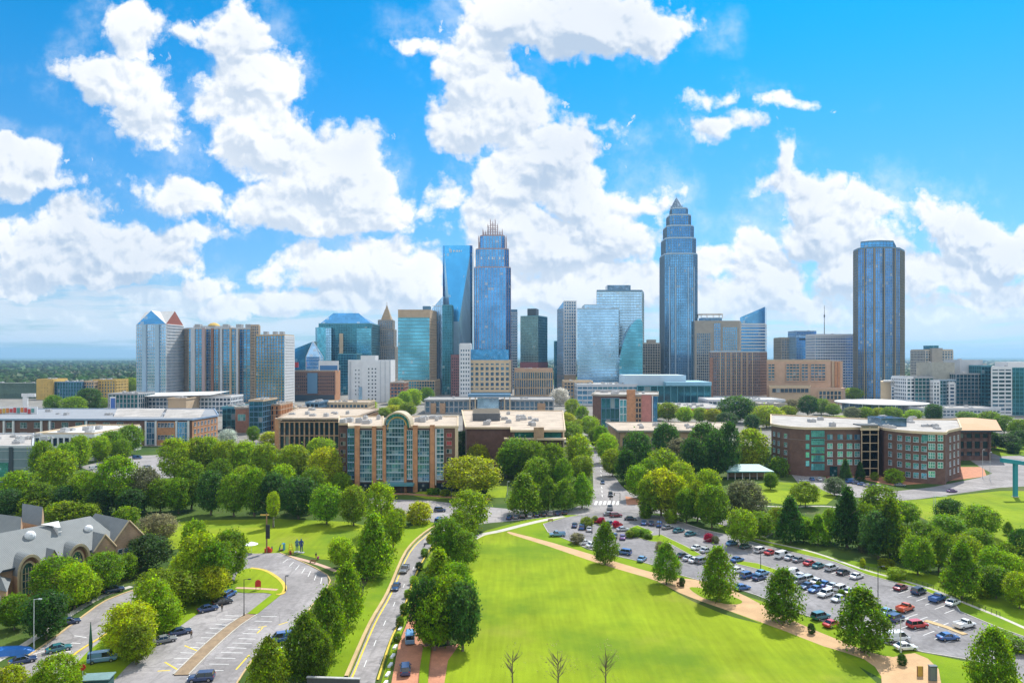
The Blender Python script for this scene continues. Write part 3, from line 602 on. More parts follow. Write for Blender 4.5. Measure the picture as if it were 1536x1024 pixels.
zone('in front of the arched church', 'trees in front of the church', [(84,838,908,72,rd,'g'),(112,848,914,54,rd,'l'),(155,831,888,60,rd,'g'),(70,890,958,70,rd,'d'),(22,893,944,50,rd,'g'),(222,804,855,62,sp,'d'),(236,773,814,58,rd,'n'),(132,862,905,40,rd,'l'),(190,832,870,34,rd,'g')])
zone('behind the church roof', 'trees behind the church', [(95,753,785,50,bu,'l'),(50,744,775,44,bu,'l'),(190,761,790,36,bu,'l'),(130,756,782,40,bu,'l')])
zone('in the corner beside the street', 'bushes in the street corner', [(15,1001,1046,50,bu,'y'),(84,985,1060,72,rd,'l'),(60,1010,1062,40,bu,'l')])
zone('clipped into a ball on the sandy path', 'clipped bushes on the path', [(1023,866,879,9,bu,'d'),(1217,935,950,11,bu,'d'),(1353,981,997,13,bu,'d')])
zone('on the near edge of the lawn', 'leafless young trees', [(769,958,1030,40,'bare','n'),(836,958,1036,62,'bare','n'),(908,960,1034,56,'bare','n')])
# low planting
zone('along the kerb of the curving road', 'bushes along the road', [(612+i*8.3, 893-i*20.5-9, 893-i*20.5+3, 12, bu, 'gldgy'[i%5]) for i in range(5)] + [(600,925,940,13,bu,'g'),(606,905,921,13,bu,'g'),(596,950,962,12,bu,'g')])
zone('in the lot bed', 'bushes in the lot beds', [(866,800,815,22,bu,'n'),(880,776,792,20,bu,'l'),(952,792,804,20,bu,'g'),(966,793,804,18,bu,'g'),(990,812,826,14,bu,'n'),(972,800,808,14,bu,'g'),(945,796,806,14,bu,'l'),(1228,872,880,10,bu,'g'),(1262,884,893,10,bu,'g')])
zone('on the mown bank above the lot', 'bushes on the bank', [(1330,838,852,24,bu,'y'),(1295,816,828,14,bu,'n'),(1345,852,868,26,bu,'l'),(1422,868,880,22,bu,'n'),(1428,862,872,16,bu,'y'),(1475,884,896,18,bu,'y'),(1500,945,966,40,bu,'g'),(1520,955,976,40,bu,'g'),(1294,838,850,8,bu,'y'),(1006,764,784,20,bu,'l'),(968,757,777,18,bu,'g')])
zone('before the dark brick hall', 'bushes before the dark hall', [(1341,704,724,28,bu,'l'),(1312,708,720,12,bu,'l'),(1268,690,722,18,cone,'d'),(1290,694,722,16,cone,'d')])
zone('hugging the hall terrace', 'bushes at the hall', [(560+i*9, 736-0.5*(i%3), 746, 12, bu, 'dgd'[i%3]) for i in range(0)] + [(650,732,742,20,bu,'g'),(690,724,742,20,bu,'d'),(720,728,744,24,bu,'d'),(668,734,744,16,bu,'l')])
# far woodland to the horizon: nobody could count it
mb_v, mb_f = [], []
rnd = random.Random(3)
bm = bmesh.new(); bmesh.ops.create_icosphere(bm, subdivisions=1, radius=1.0)
ICO_V = [v.co.copy() for v in bm.verts]; ICO_F = [[v.index for v in f.verts] for f in bm.faces]; bm.free()
def wood_clump(x, y, r, h):
    i = len(mb_v); ph = rnd.random()*100
    for v_ in ICO_V:
        k = 1 + 0.5*mnoise.noise(v_*1.7 + Vector((ph, 0, 0))) + rnd.uniform(-0.12, 0.12)
        mb_v.append((x + v_.x*r*k, y + v_.y*r*k, h*0.45 + v_.z*h*0.55*k))
    mb_f.extend([[a+i for a in f] for f in ICO_F])
for n_ in range(9500):
    y = 1250*math.exp(rnd.random()*math.log(9000/1250)); x = rnd.uniform(-0.95, 0.95)*y
    if y < 1750 and abs(x/y) < 0.55: continue
    if mnoise.noise(Vector((x/500, y/500, 0))) < -0.35: continue
    s = rnd.uniform(5, 9)*(1 + y/3500); wood_clump(x, y, s, rnd.uniform(11, 19)*(1 + 0.05*y/3000))
me = bpy.data.meshes.new('distant_woodland'); me.from_pydata(mb_v, [], mb_f); me.materials.append(LEAF)
wood = bpy.data.objects.new('distant_woodland', me); COL.objects.link(wood); wood.color = (0.040, 0.085, 0.018, 1); wood['kind'] = 'stuff'

# ================================================================ building kit
def area2(p): return sum(p[i][0]*p[(i+1)%len(p)][1]-p[(i+1)%len(p)][0]*p[i][1] for i in range(len(p)))
def foot(*pts):
    p = [(PX(a, Y), Y) for a, Y in pts]
    return p if area2(p) > 0 else p[::-1]
def rect(pl, pr, Y, dep):
    a, b = PX(pl, Y), PX(pr, Y); return [(a, Y), (b, Y), (b, Y+dep), (a, Y+dep)]
def cham(poly, c):
    out = []; n = len(poly)
    for i in range(n):
        p = Vector(poly[i]); a = Vector(poly[i-1]); b = Vector(poly[(i+1) % n])
        out.append(tuple(p + (a-p).normalized()*c)); out.append(tuple(p + (b-p).normalized()*c))
    return out
def shrink(poly, k):
    n = len(poly); out = []
    for i in range(n):
        p = Vector(poly[i]); a = (p-Vector(poly[i-1])).normalized(); b = (Vector(poly[(i+1)%n])-p).normalized()
        na, nb = Vector((-a.y, a.x)), Vector((-b.y, b.x)); m = (na+nb); m = m/max(0.3, m.dot(na)) if m.length > 1e-6 else na
        out.append(tuple(p + m*k))
    return out
WINS = {}
SINGLE = set('roof_house pier brick_pier white_pier panel porch_post column canopy_post pilaster rust_pier pale_strip rib fin corner_spike post ground_floor entrance stone_strip brick_panel notch mullion'.split())
class Bld:
    def __init__(s, name, label, cat, poly, group=None):
        cx = sum(p[0] for p in poly)/len(poly); cy = sum(p[1] for p in poly)/len(poly)
        s.base = Vector((cx, cy, 0)); s.o = thing(name, label, cat, s.base, 0, group); s.parts = {}; s.nwin = 0; s.extra = None
    def mb(s, part, mat):
        k = (part, mat.name)
        if k not in s.parts: s.parts[k] = (MB(), mat)
        return s.parts[k][0]
    def done(s, shade=()):
        for (part, _), (mb, mat) in s.parts.items():
            for q in (mb.pieces() if part in SINGLE and len(set(mb.g)) <= 100 else [mb]): q.build(part, mat, s.o, -s.base, part in shade)
        return s.o
    def edges(s, poly, only=None):
        for i in range(len(poly)):
            a, b = Vector(poly[i]), Vector(poly[(i+1) % len(poly)]); t = b-a; L = t.length
            if L < 0.05: continue
            t = t/L; n = Vector((t.y, -t.x)); mid = (a+b)/2
            vis = n.dot(-mid) > -0.12*mid.length
            yield i, a, b, t, n, L, vis
    def skin(s, poly, z0, z1, fh, bw, gm, fm, fw=0.5, fd=0.4, bh=0.8, bd=0.3, part='curtain_wall', fpart='mullions', only=None, vfin=True, hband=True, base=0.0):
        """glazed or gridded wall round a footprint: panes by UV cell, with real fins and floor bands in front"""
        g = s.mb(part, gm); f = s.mb(fpart, fm) if fm else None
        if abs(fd-bd) < 0.03: bd = fd - 0.08
        nf = max(1, round((z1-z0)/fh)); dz = (z1-z0)/nf
        for i, a, b, t, n, L, vis in s.edges(poly):
            if only is not None and i not in only: continue
            nb = max(1, round(L/bw)); ang = math.atan2(t.y, t.x)
            g.face([(a.x,a.y,z0),(b.x,b.y,z0),(b.x,b.y,z1),(a.x,a.y,z1)], 0, [(i*50,0),(i*50+nb,0),(i*50+nb,nf),(i*50,nf)])
            if not vis or f is None: continue
            if vfin:
                for k in range(nb+1):
                    c = a + t*(L*k/nb) + n*(fd/2 - 0.02); e = fw if 0 < k < nb else fw*1.15
                    f.box((c.x, c.y, (z0+z1)/2), (e, fd+0.04, z1-z0), 0, ang, 'xXy')
            if hband:
                for k in range(nf+1):
                    h = bh if 0 < k < nf else bh*1.3
                    zc = z0 + dz*k; zc = min(max(zc, z0+h/2), z1-h/2+0.01)
                    c = (a+b)/2 + n*(bd/2 - 0.02); f.box((c.x, c.y, zc), (L, bd+0.04, h), 0, ang, 'yZz')
    def wall(s, poly, z0, z1, m, part='wall', cap=True):
        mb = s.mb(part, m)
        for i, a, b, t, n, L, vis in s.edges(poly):
            mb.face([(a.x,a.y,z0),(b.x,b.y,z0),(b.x,b.y,z1),(a.x,a.y,z1)], 0, [(0,z0),(L,z0),(L,z1),(0,z1)])
        if cap: mb.face([(p[0],p[1],z1) for p in poly], 0)
    def roof(s, poly, z, m, par=1.0, pm=None, th=0.4, mech=0, over=0.05):
        """flat roof with a real parapet, and some plant boxes"""
        s.mb('roof', m).face([(p[0],p[1],z) for p in poly], 0)
        o_ = shrink(poly, -over); i_ = shrink(poly, th)
        f = s.mb('parapet', pm or m); n = len(poly)
        for k in range(n):
            j = (k+1) % n
            f.face([(*o_[k], z-0.5),(*o_[j], z-0.5),(*o_[j], z+par),(*o_[k], z+par)])
            f.face([(*i_[j], z),(*i_[k], z),(*i_[k], z+par),(*i_[j], z+par)])
            f.face([(*o_[k], z+par),(*o_[j], z+par),(*i_[j], z+par),(*i_[k], z+par)])
            f.face([(*o_[j], z-0.5),(*o_[k], z-0.5),(*i_[k], z-0.5),(*i_[j], z-0.5)])
        if mech:
            rnd = random.Random(int(abs(poly[0][0])*10+z)); xs = [p[0] for p in poly]; ys = [p[1] for p in poly]
            for k in range(int(mech*1.8)):
                fx, fy = rnd.uniform(0.2, 0.8), rnd.uniform(0.2, 0.8)
                w, d, h = rnd.uniform(1.5, 4.5), rnd.uniform(1.5, 4), rnd.uniform(0.8, 2.2)
                mb = MB(); mb.box((0,0,h/2), (w,d,h)); mb.box((0,0,h+0.1), (w*0.7,d*0.7,0.25)); mb.cone((w*0.2,0,h+0.2), 0.4, 0.4, 0.3, 0, 8)
                mb.build('roof_unit', ROOFU, s.o, Vector((min(xs)+(max(xs)-min(xs))*fx, min(ys)+(max(ys)-min(ys))*fy, z)) - s.base)
    def window(s, a, b, f, zc, w, h, gm, fm, mull=1, bar=1, sill=True, name='window', out=0.0):
        """one framed window on the wall line a-b at fraction f"""
        key = (round(w,2), round(h,2), gm.name, fm.name, mull, bar, sill)
        if key not in WINS:
            mb = MB(); fr = 0.10
            mb.face([(-w/2,-0.03,-h/2),(w/2,-0.03,-h/2),(w/2,-0.03,h/2),(-w/2,-0.03,h/2)], 1, [(0.01,0.01),(0.99+mull,0.01),(0.99+mull,0.99+bar),(0.01,0.99+bar)])
            for x in (-w/2, w/2): mb.box((x,-0.05,0), (fr,0.12,h), 0)
            for z in (-h/2, h/2): mb.box((0,-0.05,z), (w+fr,0.13,fr), 0)
            for k in range(1, mull+1): mb.box((-w/2+w*k/(mull+1),-0.05,0), (0.07,0.09,h), 0)
            for k in range(1, bar+1): mb.box((0,-0.05,-h/2+h*k/(bar+1)), (w,0.08,0.07), 0)
            if sill: mb.box((0,-0.1,-h/2-0.08), (w+0.3,0.26,0.10), 0)
            o = mb.build(name, [fm, gm]); WINS[key] = o.data; bpy.data.objects.remove(o)
        a, b = Vector(a[:2]), Vector(b[:2]); t = (b-a).normalized(); p = a.lerp(b, f) + Vector((t.y, -t.x))*out
        o = bpy.data.objects.new(name, WINS[key]); COL.objects.link(o); o.parent = s.o
        o.location = Vector((p.x, p.y, zc)) - s.base; o.rotation_euler = (0, 0, math.atan2(t.y, t.x)); s.nwin += 1
        return o
    def winrow(s, a, b, fs, zs, w, h, gm, fm, **k):
        for f in fs:
            for z in zs: s.window(a, b, f, z, w, h, gm, fm, **k)
ROOFU = stone('roof_plant', (0.42, 0.42, 0.42), 0.2, 0.8, 0.7)
RLIGHT = stone('roof_membrane', (0.38, 0.355, 0.33), 0.26, 0.12, 0.95, 0.8)
RTAN = stone('roof_ballast', (0.44, 0.36, 0.28), 0.26, 0.10, 0.95, 0.8)
RGREY = stone('roof_felt', (0.30, 0.29, 0.28), 0.2, 0.15, 0.95, 0.8)
RWHITE = stone('roof_white', (0.56, 0.56, 0.55), 0.10, 0.2, 0.8, 1.0)
RDARK = stone('roof_dark', (0.10, 0.11, 0.12), 0.2, 0.2, 0.9, 1.0)
GBLUE = glass('glass_blue', (0.13, 0.37, 0.62), 0.30)
GDEEP = glass('glass_deep_blue', (0.085, 0.33, 0.64), 0.25)
GTEAL = glass('glass_teal', (0.13, 0.44, 0.58), 0.28)
GAZUR = glass('glass_azure', (0.08, 0.46, 0.86), 0.10, 0.70, 0.16)
GDTEAL = glass('glass_dark_teal', (0.035, 0.17, 0.23), 0.35)
GPALE = glass('glass_pale_blue', (0.40, 0.64, 0.86), 0.22)
GSLATE = glass('glass_slate', (0.11, 0.20, 0.30), 0.40)
GDARK = glass('glass_dark', (0.035, 0.06, 0.09), 0.5, 0.6)
GGREEN = glass('glass_grey_green', (0.14, 0.27, 0.28), 0.30)
GAQUA = glass('glass_aqua', (0.20, 0.62, 0.62), 0.35, 0.55, 0.10)
GHALL = glass('glass_hall', (0.12, 0.32, 0.50), 0.6, 0.6, 0.06, litk=0.16)
GMIST = glass('glass_mist', (0.42, 0.66, 0.86), 0.12, 0.30, 0.15)
MWHITE = stone('white_wall', (0.70, 0.71, 0.72), 0.07, 0.15, 0.8)
MCREAM = stone('cream_wall', (0.60, 0.47, 0.31), 0.10, 0.15, 0.85)
MTAN = stone('tan_wall', (0.50, 0.37, 0.24), 0.12, 0.15, 0.85)
MPEACH = stone('peach_wall', (0.55, 0.36, 0.24), 0.12, 0.15, 0.85)
MGREY = stone('grey_wall', (0.36, 0.37, 0.38), 0.12, 0.15, 0.85)
MLGREY = stone('pale_grey_wall', (0.52, 0.55, 0.58), 0.10, 0.15, 0.8)
MBEIGE = stone('beige_grey_wall', (0.38, 0.345, 0.29), 0.12, 0.15, 0.85)
MYELL = stone('ochre_wall', (0.56, 0.38, 0.10), 0.14, 0.15, 0.85)
MBLUEG = plain('blue_grey_frame', (0.12, 0.24, 0.36), 0.45, 0.3)
MSTEEL = plain('steel_frame', (0.42, 0.52, 0.60), 0.4, 0.4)
MDARKF = plain('dark_frame', (0.05, 0.07, 0.09), 0.5, 0.2)
MTEALF = plain('teal_frame', (0.10, 0.30, 0.36), 0.45, 0.3)
MWHITEF = plain('white_frame', (0.74, 0.76, 0.78), 0.5)
MPINK = plain('rose_granite', (0.45, 0.33, 0.33), 0.5, 0.1)
MGOLD = plain('bronze_fin', (0.33, 0.27, 0.17), 0.45, 0.3)
BRK = brick('brick_red', (0.32, 0.12, 0.07), (0.42, 0.17, 0.09), (0.40, 0.34, 0.28), 1.0)
BRKO = brick('brick_orange', (0.55, 0.22, 0.08), (0.64, 0.28, 0.11), (0.50, 0.38, 0.28), 1.0)
BRKD = brick('brick_dark', (0.15, 0.075, 0.055), (0.20, 0.095, 0.065), (0.18, 0.14, 0.12), 1.0)
BRKT = brick('brick_tan', (0.46, 0.27, 0.15), (0.54, 0.33, 0.19), (0.48, 0.38, 0.28), 1.0)

# ================================================================ skyline
TOP = lambda py, Y: PZ(py, Y)
# --- gabled glass tower of the condominiums
p = foot((205,908),(249,890),(275,935),(231,953)); zt = TOP(486, 895); zr = TOP(466, 905)
b = Bld('condominium_tower', 'pale blue glass tower with a crossed gable roof of dark and red gables', 'tower', p, 'condominium towers')
b.skin(p, 0, zt, 4.0, 3.6, GPALE, MLGREY, 0.35, 0.3, 0.7, 0.25, only=(0,))
b.skin(p, 0, zt, 4.0, 3.2, GBLUE, MWHITE, 0.7, 0.7, 0.9, 0.9, only=(1,2,3), fpart='balcony_grid')
st = b.mb('pilaster', stone('pale_blue_panel',(0.34,0.50,0.64),0.06,0.2,0.5))
a0, a1 = Vector(p[0]), Vector(p[1]); tv = (a1-a0).normalized(); nv = Vector((tv.y, -tv.x))
for f in (0.28, 0.72):
    c = a0.lerp(a1, f) + nv*0.6; st.box((c.x, c.y, zt/2), (7, 1.6, zt), 0, math.atan2(tv.y, tv.x))
cen = Vector((b.base.x, b.base.y)); mids = [(Vector(p[i])+Vector(p[(i+1)%4]))/2 for i in range(4)]
for i in range(4):
    A, B, M_ = p[i], p[(i+1)%4], mids[i]
    b.mb('gable', GDEEP if i != 1 else stone('red_gable', (0.30, 0.09, 0.06))).face([(*A, zt),(*B, zt),(M_.x, M_.y, zr)], 0, [(0,0),(8,0),(4,5)])
    Mp = mids[i-1]
    b.mb('gable_roof', RWHITE).face([(*A, zt),(M_.x,M_.y,zr),(cen.x,cen.y,zr)]).face([(*A, zt),(cen.x,cen.y,zr),(Mp.x,Mp.y,zr)])
b.done()
# --- long zigzag condominium slab
p = foot((274,940),(283,914),(308,914),(309,921),(328,921),(329,913),(358,913),(359,921),(381,921),(381,962),(276,974)); zt = TOP(493, 915)
b = Bld('condominium_block', 'long blue-brown condominium block with stepped bays and a roof dome', 'apartment block', p, 'condominium towers')
b.skin(p, 0, zt, 3.7, 4.6, GBLUE, stone('condo_tan', (0.42,0.33,0.24)), 0.5, 0.5, 0.5, 0.8, fpart='balcony_grid')
for pa, pb, Y, m in ((286,292,912.6,MLGREY),(303,307,912.6,MPINK),(330,333,911.6,MLGREY),(344,347,911.6,MTAN),(354,357,911.6,MLGREY),(316,320,919.6,BRK)):
    q = rect(pa, pb, Y, 1.5); b.mb('pier', m).prism(q, 0, zt+1, 0)
b.roof(p, zt, RLIGHT, 1.6, MLGREY, mech=3)
q = rect(290, 346, 930, 14); b.mb('penthouse', MLGREY).prism(q, zt, zt+4.5)
b.mb('dome', MYELL).cone((PX(318,930), 936, zt+4.5), 8, 7, 1.5, 0, 18).cone((PX(318,930), 936, zt+6), 7, 4, 2.2, 0, 18).cone((PX(318,930), 936, zt+8.2), 4, 0, 1.0, 0, 18)
for x in (296, 338, 358, 372): b.mb('roof_house', MGREY).prism(rect(x-4, x+4, 926, 8), zt, zt+6.5)
b.done()
p = foot((377,918),(388,912),(390,930),(379,936)); zt = TOP(488, 915)
b = Bld('stair_tower', 'slim tan stair tower between the two condominium blocks', 'tower', p)
b.skin(p, 0, zt, 3.7, 3.2, GSLATE, MTAN, 1.0, 0.5, 0.9, 0.5); b.roof(p, zt, RLIGHT, 1.2, BRKO); b.done()
p = foot((384,905),(427,888),(441,922),(398,940)); zt = TOP(503, 892)
b = Bld('condominium_block', 'narrow condominium block with ochre balconies and a white end wall', 'apartment block', p, 'condominium towers')
b.skin(p, 0, zt, 3.7, 4.4, GBLUE, stone('condo_ochre', (0.50,0.34,0.12)), 0.5, 0.5, 0.5, 0.8, fpart='balcony_grid', only=(0,2,3))
b.skin(p, 0, zt, 3.7, 3.6, GSLATE, MWHITE, 1.7, 0.6, 1.5, 0.5, only=(1,), part='end_glazing', fpart='end_wall')
b.roof(p, zt, RLIGHT, 1.4, MTAN, mech=3)
for x in (398, 412, 422): b.mb('roof_house', MGREY).prism(rect(x-3, x+3, 905, 7), zt, zt+5.5)
b.done()
# --- dark teal block with a hipped glass roof
Y = 1180; p = rect(478, 558, Y, 70); zt = TOP(486, Y); zh = TOP(470, Y+30)
b = Bld('office_tower', 'dark teal office tower with a hipped blue glass roof', 'office tower', p)
b.skin(p, 0, zt, 4.2, 4.0, GDTEAL, MTEALF, 0.25, 0.15, 0.5, 0.15)
b.mb('wing', GTEAL).prism(foot((473,Y+4),(476,Y-6),(486,Y-9),(497,Y-5),(497,Y+2)), 0, TOP(491, Y), 0)
w2 = rect(535, 557, Y-5, 4.9); b.skin(w2, 0, TOP(492, Y), 4.2, 4.0, GTEAL, MTEALF, 0.2, 0.15, 0.7, 0.2, part='wing_glazing', fpart='wing_bands')
w2 = foot((474,Y-1),(497,Y-12),(497,Y-0.1),(474,Y+8)); b.skin(w2, 0, TOP(492, Y), 4.2, 4.0, GPALE, MTEALF, 0.2, 0.15, 0.8, 0.2, part='wing_glazing', fpart='wing_bands'); b.mb('roof', RDARK).face([(*q, TOP(492,Y)) for q in w2])
b.mb('light_shaft', MCREAM).prism(rect(509, 514.5, Y-1.5, 1.4), TOP(532, Y), TOP(500, Y))
a_ = shrink(p, 1.0); c_ = foot((500,Y+22),(538,Y+22),(538,Y+48),(500,Y+48))
for i in range(4): b.mb('hip_roof', GDEEP).face([(*a_[i], zt),(*a_[(i+1)%4], zt),(*c_[(i+1)%4], zh),(*c_[i], zh)], 0, [(0,0),(18,0),(14,5),(4,5)])
b.mb('hip_roof', GDEEP).face([(*q, zh) for q in c_]); b.roof(p, zt, RDARK, 1.5, MTEALF); b.done()
p = rect(507, 535, 1110, 40)
b = Bld('office_block', 'low dark teal glass block before the hipped roof tower', 'office block', p); b.skin(p, 0, TOP(531, 1110), 4.2, 4, GDTEAL, MTEALF, 0.25, 0.2, 0.5, 0.2); b.roof(p, TOP(531,1110), RDARK, 1.0, MTEALF); b.done()
# --- brick hotel with glass crystals
Y = 960; p = foot((441,Y),(502,Y),(510,Y+28),(446,Y+30)); zt = TOP(557, Y)
b = Bld('brick_hotel', 'red-brown brick hotel with rows of small windows and an orange end wall', 'hotel', p)
b.skin(p, TOP(592, Y), zt, 4.3, 2.6, GDARK, stone('hotel_brick', (0.24,0.125,0.085)), 1.3, 0.35, 2.0, 0.3, fpart='brick_wall')
b.wall(p, 0, TOP(592, Y), MDARKF, 'plinth', False)
q = foot((502.2,Y-0.6),(510.4,Y+28),(509.8,Y+28),(501.8,Y-0.3)); b.mb('end_wall', BRKO).prism(q, 0, zt+1.5)
b.mb('bay', MBLUEG).prism(rect(461, 476, Y-2, 1.8), TOP(590, Y), zt-2); b.roof(p, zt, RGREY, 1.5, BRKT, mech=2); b.done()
q = foot((442,1010),(470,1000),(476,1040),(446,1050)); z0, z1, z2_ = 0, TOP(523, 1005), TOP(512, 1005)
b = Bld('glass_pavilion', 'green glass block with a sloping roof behind the brick hotel', 'building', q)
g = b.mb('glazing', GTEAL)
zz = [z1, z2_, z2_, z1]
for i in range(4): j = (i+1)%4; g.face([(*q[i],0),(*q[j],0),(*q[j],zz[j]),(*q[i],zz[i])], 0, [(0,0),(7,0),(7,14),(0,14)])
b.mb('sloping_roof', GTEAL).face([(*q[i], zz[i]) for i in range(4)], 0, [(0,0),(7,0),(7,5),(0,5)]); b.done()
b = Bld('glass_crystal', 'pale faceted glass spire rising behind the brick hotel', 'building', rect(460,479,985,15))
zb, za, zm = 0, TOP(511, 985), TOP(535, 985)
q = rect(459, 480, 985, 16); m4 = [(PX(464,985),985),(PX(475,985),985),(PX(475,985),995),(PX(464,985),995)]
for i in range(4): j = (i+1)%4; b.mb('facet', GPALE).face([(*q[i],zb),(*q[j],zb),(*q[j],zm),(*q[i],zm)],0,[(0,0),(4,0),(4,9),(0,9)]).face([(*q[i],zm),(*q[j],zm),(PX(469,990),992,za)],0,[(0,0),(4,0),(2,6)])
fr = b.mb('frame', MWHITEF)
for i in range(4): fr.tube([(*q[i],0),(*q[i],zm),(PX(469,990),992,za)], 0.35, 0, 5)
for k in range(6): z = zm*(0.55+k*0.08); fr.tube([(*q[0],z),(*q[1],z),(*q[2],z)], 0.22, 0, 4)
b.done()
b = Bld('billboard', 'wide blue and white billboard on the roof of the brick hotel', 'billboard', rect(478,508,975,1)); zc = TOP(549, 975)
b.mb('panel', MWHITE).prism(rect(478,508,975,0.8), TOP(557,975), TOP(541,975)); b.mb('picture', plain('billboard_blue', (0.06,0.20,0.42), 0.5)).prism(rect(480,506,974.8,0.15), TOP(555,975), TOP(548,975)); b.done()
b = Bld('sign', 'small red rooftop sign left of the green glass block', 'sign', rect(441,448,965,1))
b.mb('panel', plain('sign_red', (0.55,0.04,0.04), 0.5)).prism(rect(441,447.5,965,0.8), TOP(551,965), TOP(543,965)); b.mb('post', MDARKF).prism(rect(444,445,966,0.5), TOP(558,965), TOP(551,965)); b.done()
# --- art deco tower
Y = 1250; b = Bld('deco_tower', 'slender stepped stone tower with a tan pyramid top', 'tower', rect(565,590,Y,28))
GR = stone('deco_stone', (0.36,0.32,0.27))
for (l, r, py0, py1, dp) in ((564,592,700,520,32),(565.5,590.5,520,494,29),(567.5,588.5,494,480,25)):
    q = rect(l, r, Y+(32-dp)/2, dp); b.skin(q, max(0, TOP(py0,Y)), TOP(py1,Y), 4.2, 3.4, GSLATE, GR, 1.5, 0.5, 1.6, 0.35, part='glazing', fpart='stone_frame'); b.roof(q, TOP(py1,Y), GR, 1.0, GR)
cx, cy = PX(578,Y), Y+16; zb = TOP(480,Y)
b.mb('pyramid', stone('deco_roof',(0.42,0.31,0.19))).cone((cx,cy,zb), 13.5, 4.2, TOP(463,Y)-zb, 0, 4, R(45)).cone((cx,cy,TOP(463,Y)), 3.0, 0.4, TOP(456,Y)-TOP(463,Y), 0, 8).tube([(cx,cy,TOP(456,Y)),(cx,cy,TOP(452,Y))], 0.3)
b.done()
# --- white hotel
Y = 930; p = rect(522, 586, Y, 36); zt = TOP(541, Y)
b = Bld('white_building', 'plain white slab building with small dark windows and a raised lift house', 'building', p)
b.wall(p, 0, zt, MWHITE); b.mb('wall', MWHITE).prism(rect(543, 586, Y-2, 1.9), 0, zt-1); b.mb('lift_house', MWHITE).prism(rect(541, 563, Y+1, 22), zt, TOP(533, Y))
for x in (523.5, 570, 577, 584): b.mb('pilaster', MLGREY).prism(rect(x, x+1.2, Y-2.6, 2.5), 0, zt)
a_, c_ = (PX(543,Y-2), Y-2), (PX(586,Y-2), Y-2)
for f in (0.235, 0.36, 0.47):
    for k in range(9): b.window(a_, c_, f, TOP(553+k*5.6, Y), 1.9, 1.9, GDARK, MLGREY, mull=0, bar=0, sill=False)
a_, c_ = (PX(522,Y), Y), (PX(543,Y), Y)
for f in (0.55, 0.78):
    for k in range(7): b.window(a_, c_, f, TOP(555+k*6, Y), 1.5, 1.7, GDARK, MLGREY, mull=0, bar=0, sill=False)
b.mb('glazed_bay', GPALE).prism(rect(538, 543, Y-2.5, 2.4), 0, TOP(580, Y)); b.roof(p, zt, RWHITE, 1.2, MWHITE, mech=3); b.done()
# --- teal banded block with tan cap
Y = 1080; p = foot((597,Y),(644.5,Y),(655,Y+42),(606,Y+45)); zt = TOP(476, Y); zc = TOP(465, Y)
b = Bld('office_tower', 'teal glass office block with tan cap and tan side wall', 'office tower', p)
b.skin(p, TOP(572, Y), zt, 5.4, 3.2, GTEAL, stone('teal_band',(0.16,0.36,0.40)), 0.12, 0.1, 1.1, 0.35, only=(0,3)); b.wall(p, zt, zc, MTAN, 'cap')
b.skin(p, TOP(572, Y), zt, 4.2, 3.2, GSLATE, MTAN, 1.3, 0.4, 1.6, 0.35, only=(1,2), part='side_glazing', fpart='side_wall')
b.mb('lift_house', MBLUEG).prism(rect(634, 645, Y+10, 14), zc, TOP(459, Y+10)); b.roof(p, zc, RLIGHT, 0.8, MTAN)
q = foot((590,Y-14),(652,Y-14),(660,Y+40),(592,Y+40)); b.skin(q, 0, TOP(571, Y-14), 4.5, 4.0, GDTEAL, MTAN, 0.8, 0.5, 0.9, 0.4, part='podium_glazing', fpart='podium_wall'); b.roof(q, TOP(571,Y-14), RLIGHT, 1.0, MCREAM); b.done()
# --- slanted blue glass tower
Y = 1160; q = foot((648.5,Y),(664.5,Y),(668,Y+34),(651,Y+34)); zl, zr = TOP(462, Y), TOP(444, Y)
b = Bld('glass_tower', 'narrow pale blue glass tower with a slanted top', 'tower', q); zz = [zl, zr, zr, zl]
for i in range(4): j = (i+1)%4; b.mb('curtain_wall', GPALE).face([(*q[i],0),(*q[j],0),(*q[j],zz[j]),(*q[i],zz[i])], 0, [(0,0),(6,0),(6,34*zz[j]/zr),(0,34*zz[i]/zr)])
b.mb('slanted_roof', GBLUE).face([(*q[i], zz[i]) for i in range(4)], 0, [(0,0),(6,0),(6,6),(0,6)])
for f in (0, 0.2, 0.4, 0.6, 0.8, 1):
    c = Vector(q[0]).lerp(Vector(q[1]), f); b.mb('mullion', MLGREY).box((c.x, c.y-0.2, (zl+(zr-zl)*f)/2), (0.4, 0.5, zl+(zr-zl)*f), 0, 0, 'xXyZ')
b.mb('cornice', MWHITEF).box(((q[0][0]+q[1][0])/2, Y-0.4, TOP(459,Y)), (q[1][0]-q[0][0], 0.7, 0.8)); b.done()
p = rect(663.5, 678, 1115, 28); b = Bld('glass_tower', 'dark teal glass shaft standing before the flared blue tower', 'tower', p)
b.skin(p, 0, TOP(458, 1115), 4.2, 3.6, GDTEAL, MTEALF, 0.3, 0.2, 0.25, 0.12); b.roof(p, TOP(458,1115), RDARK, 1.0, MTEALF); b.done()
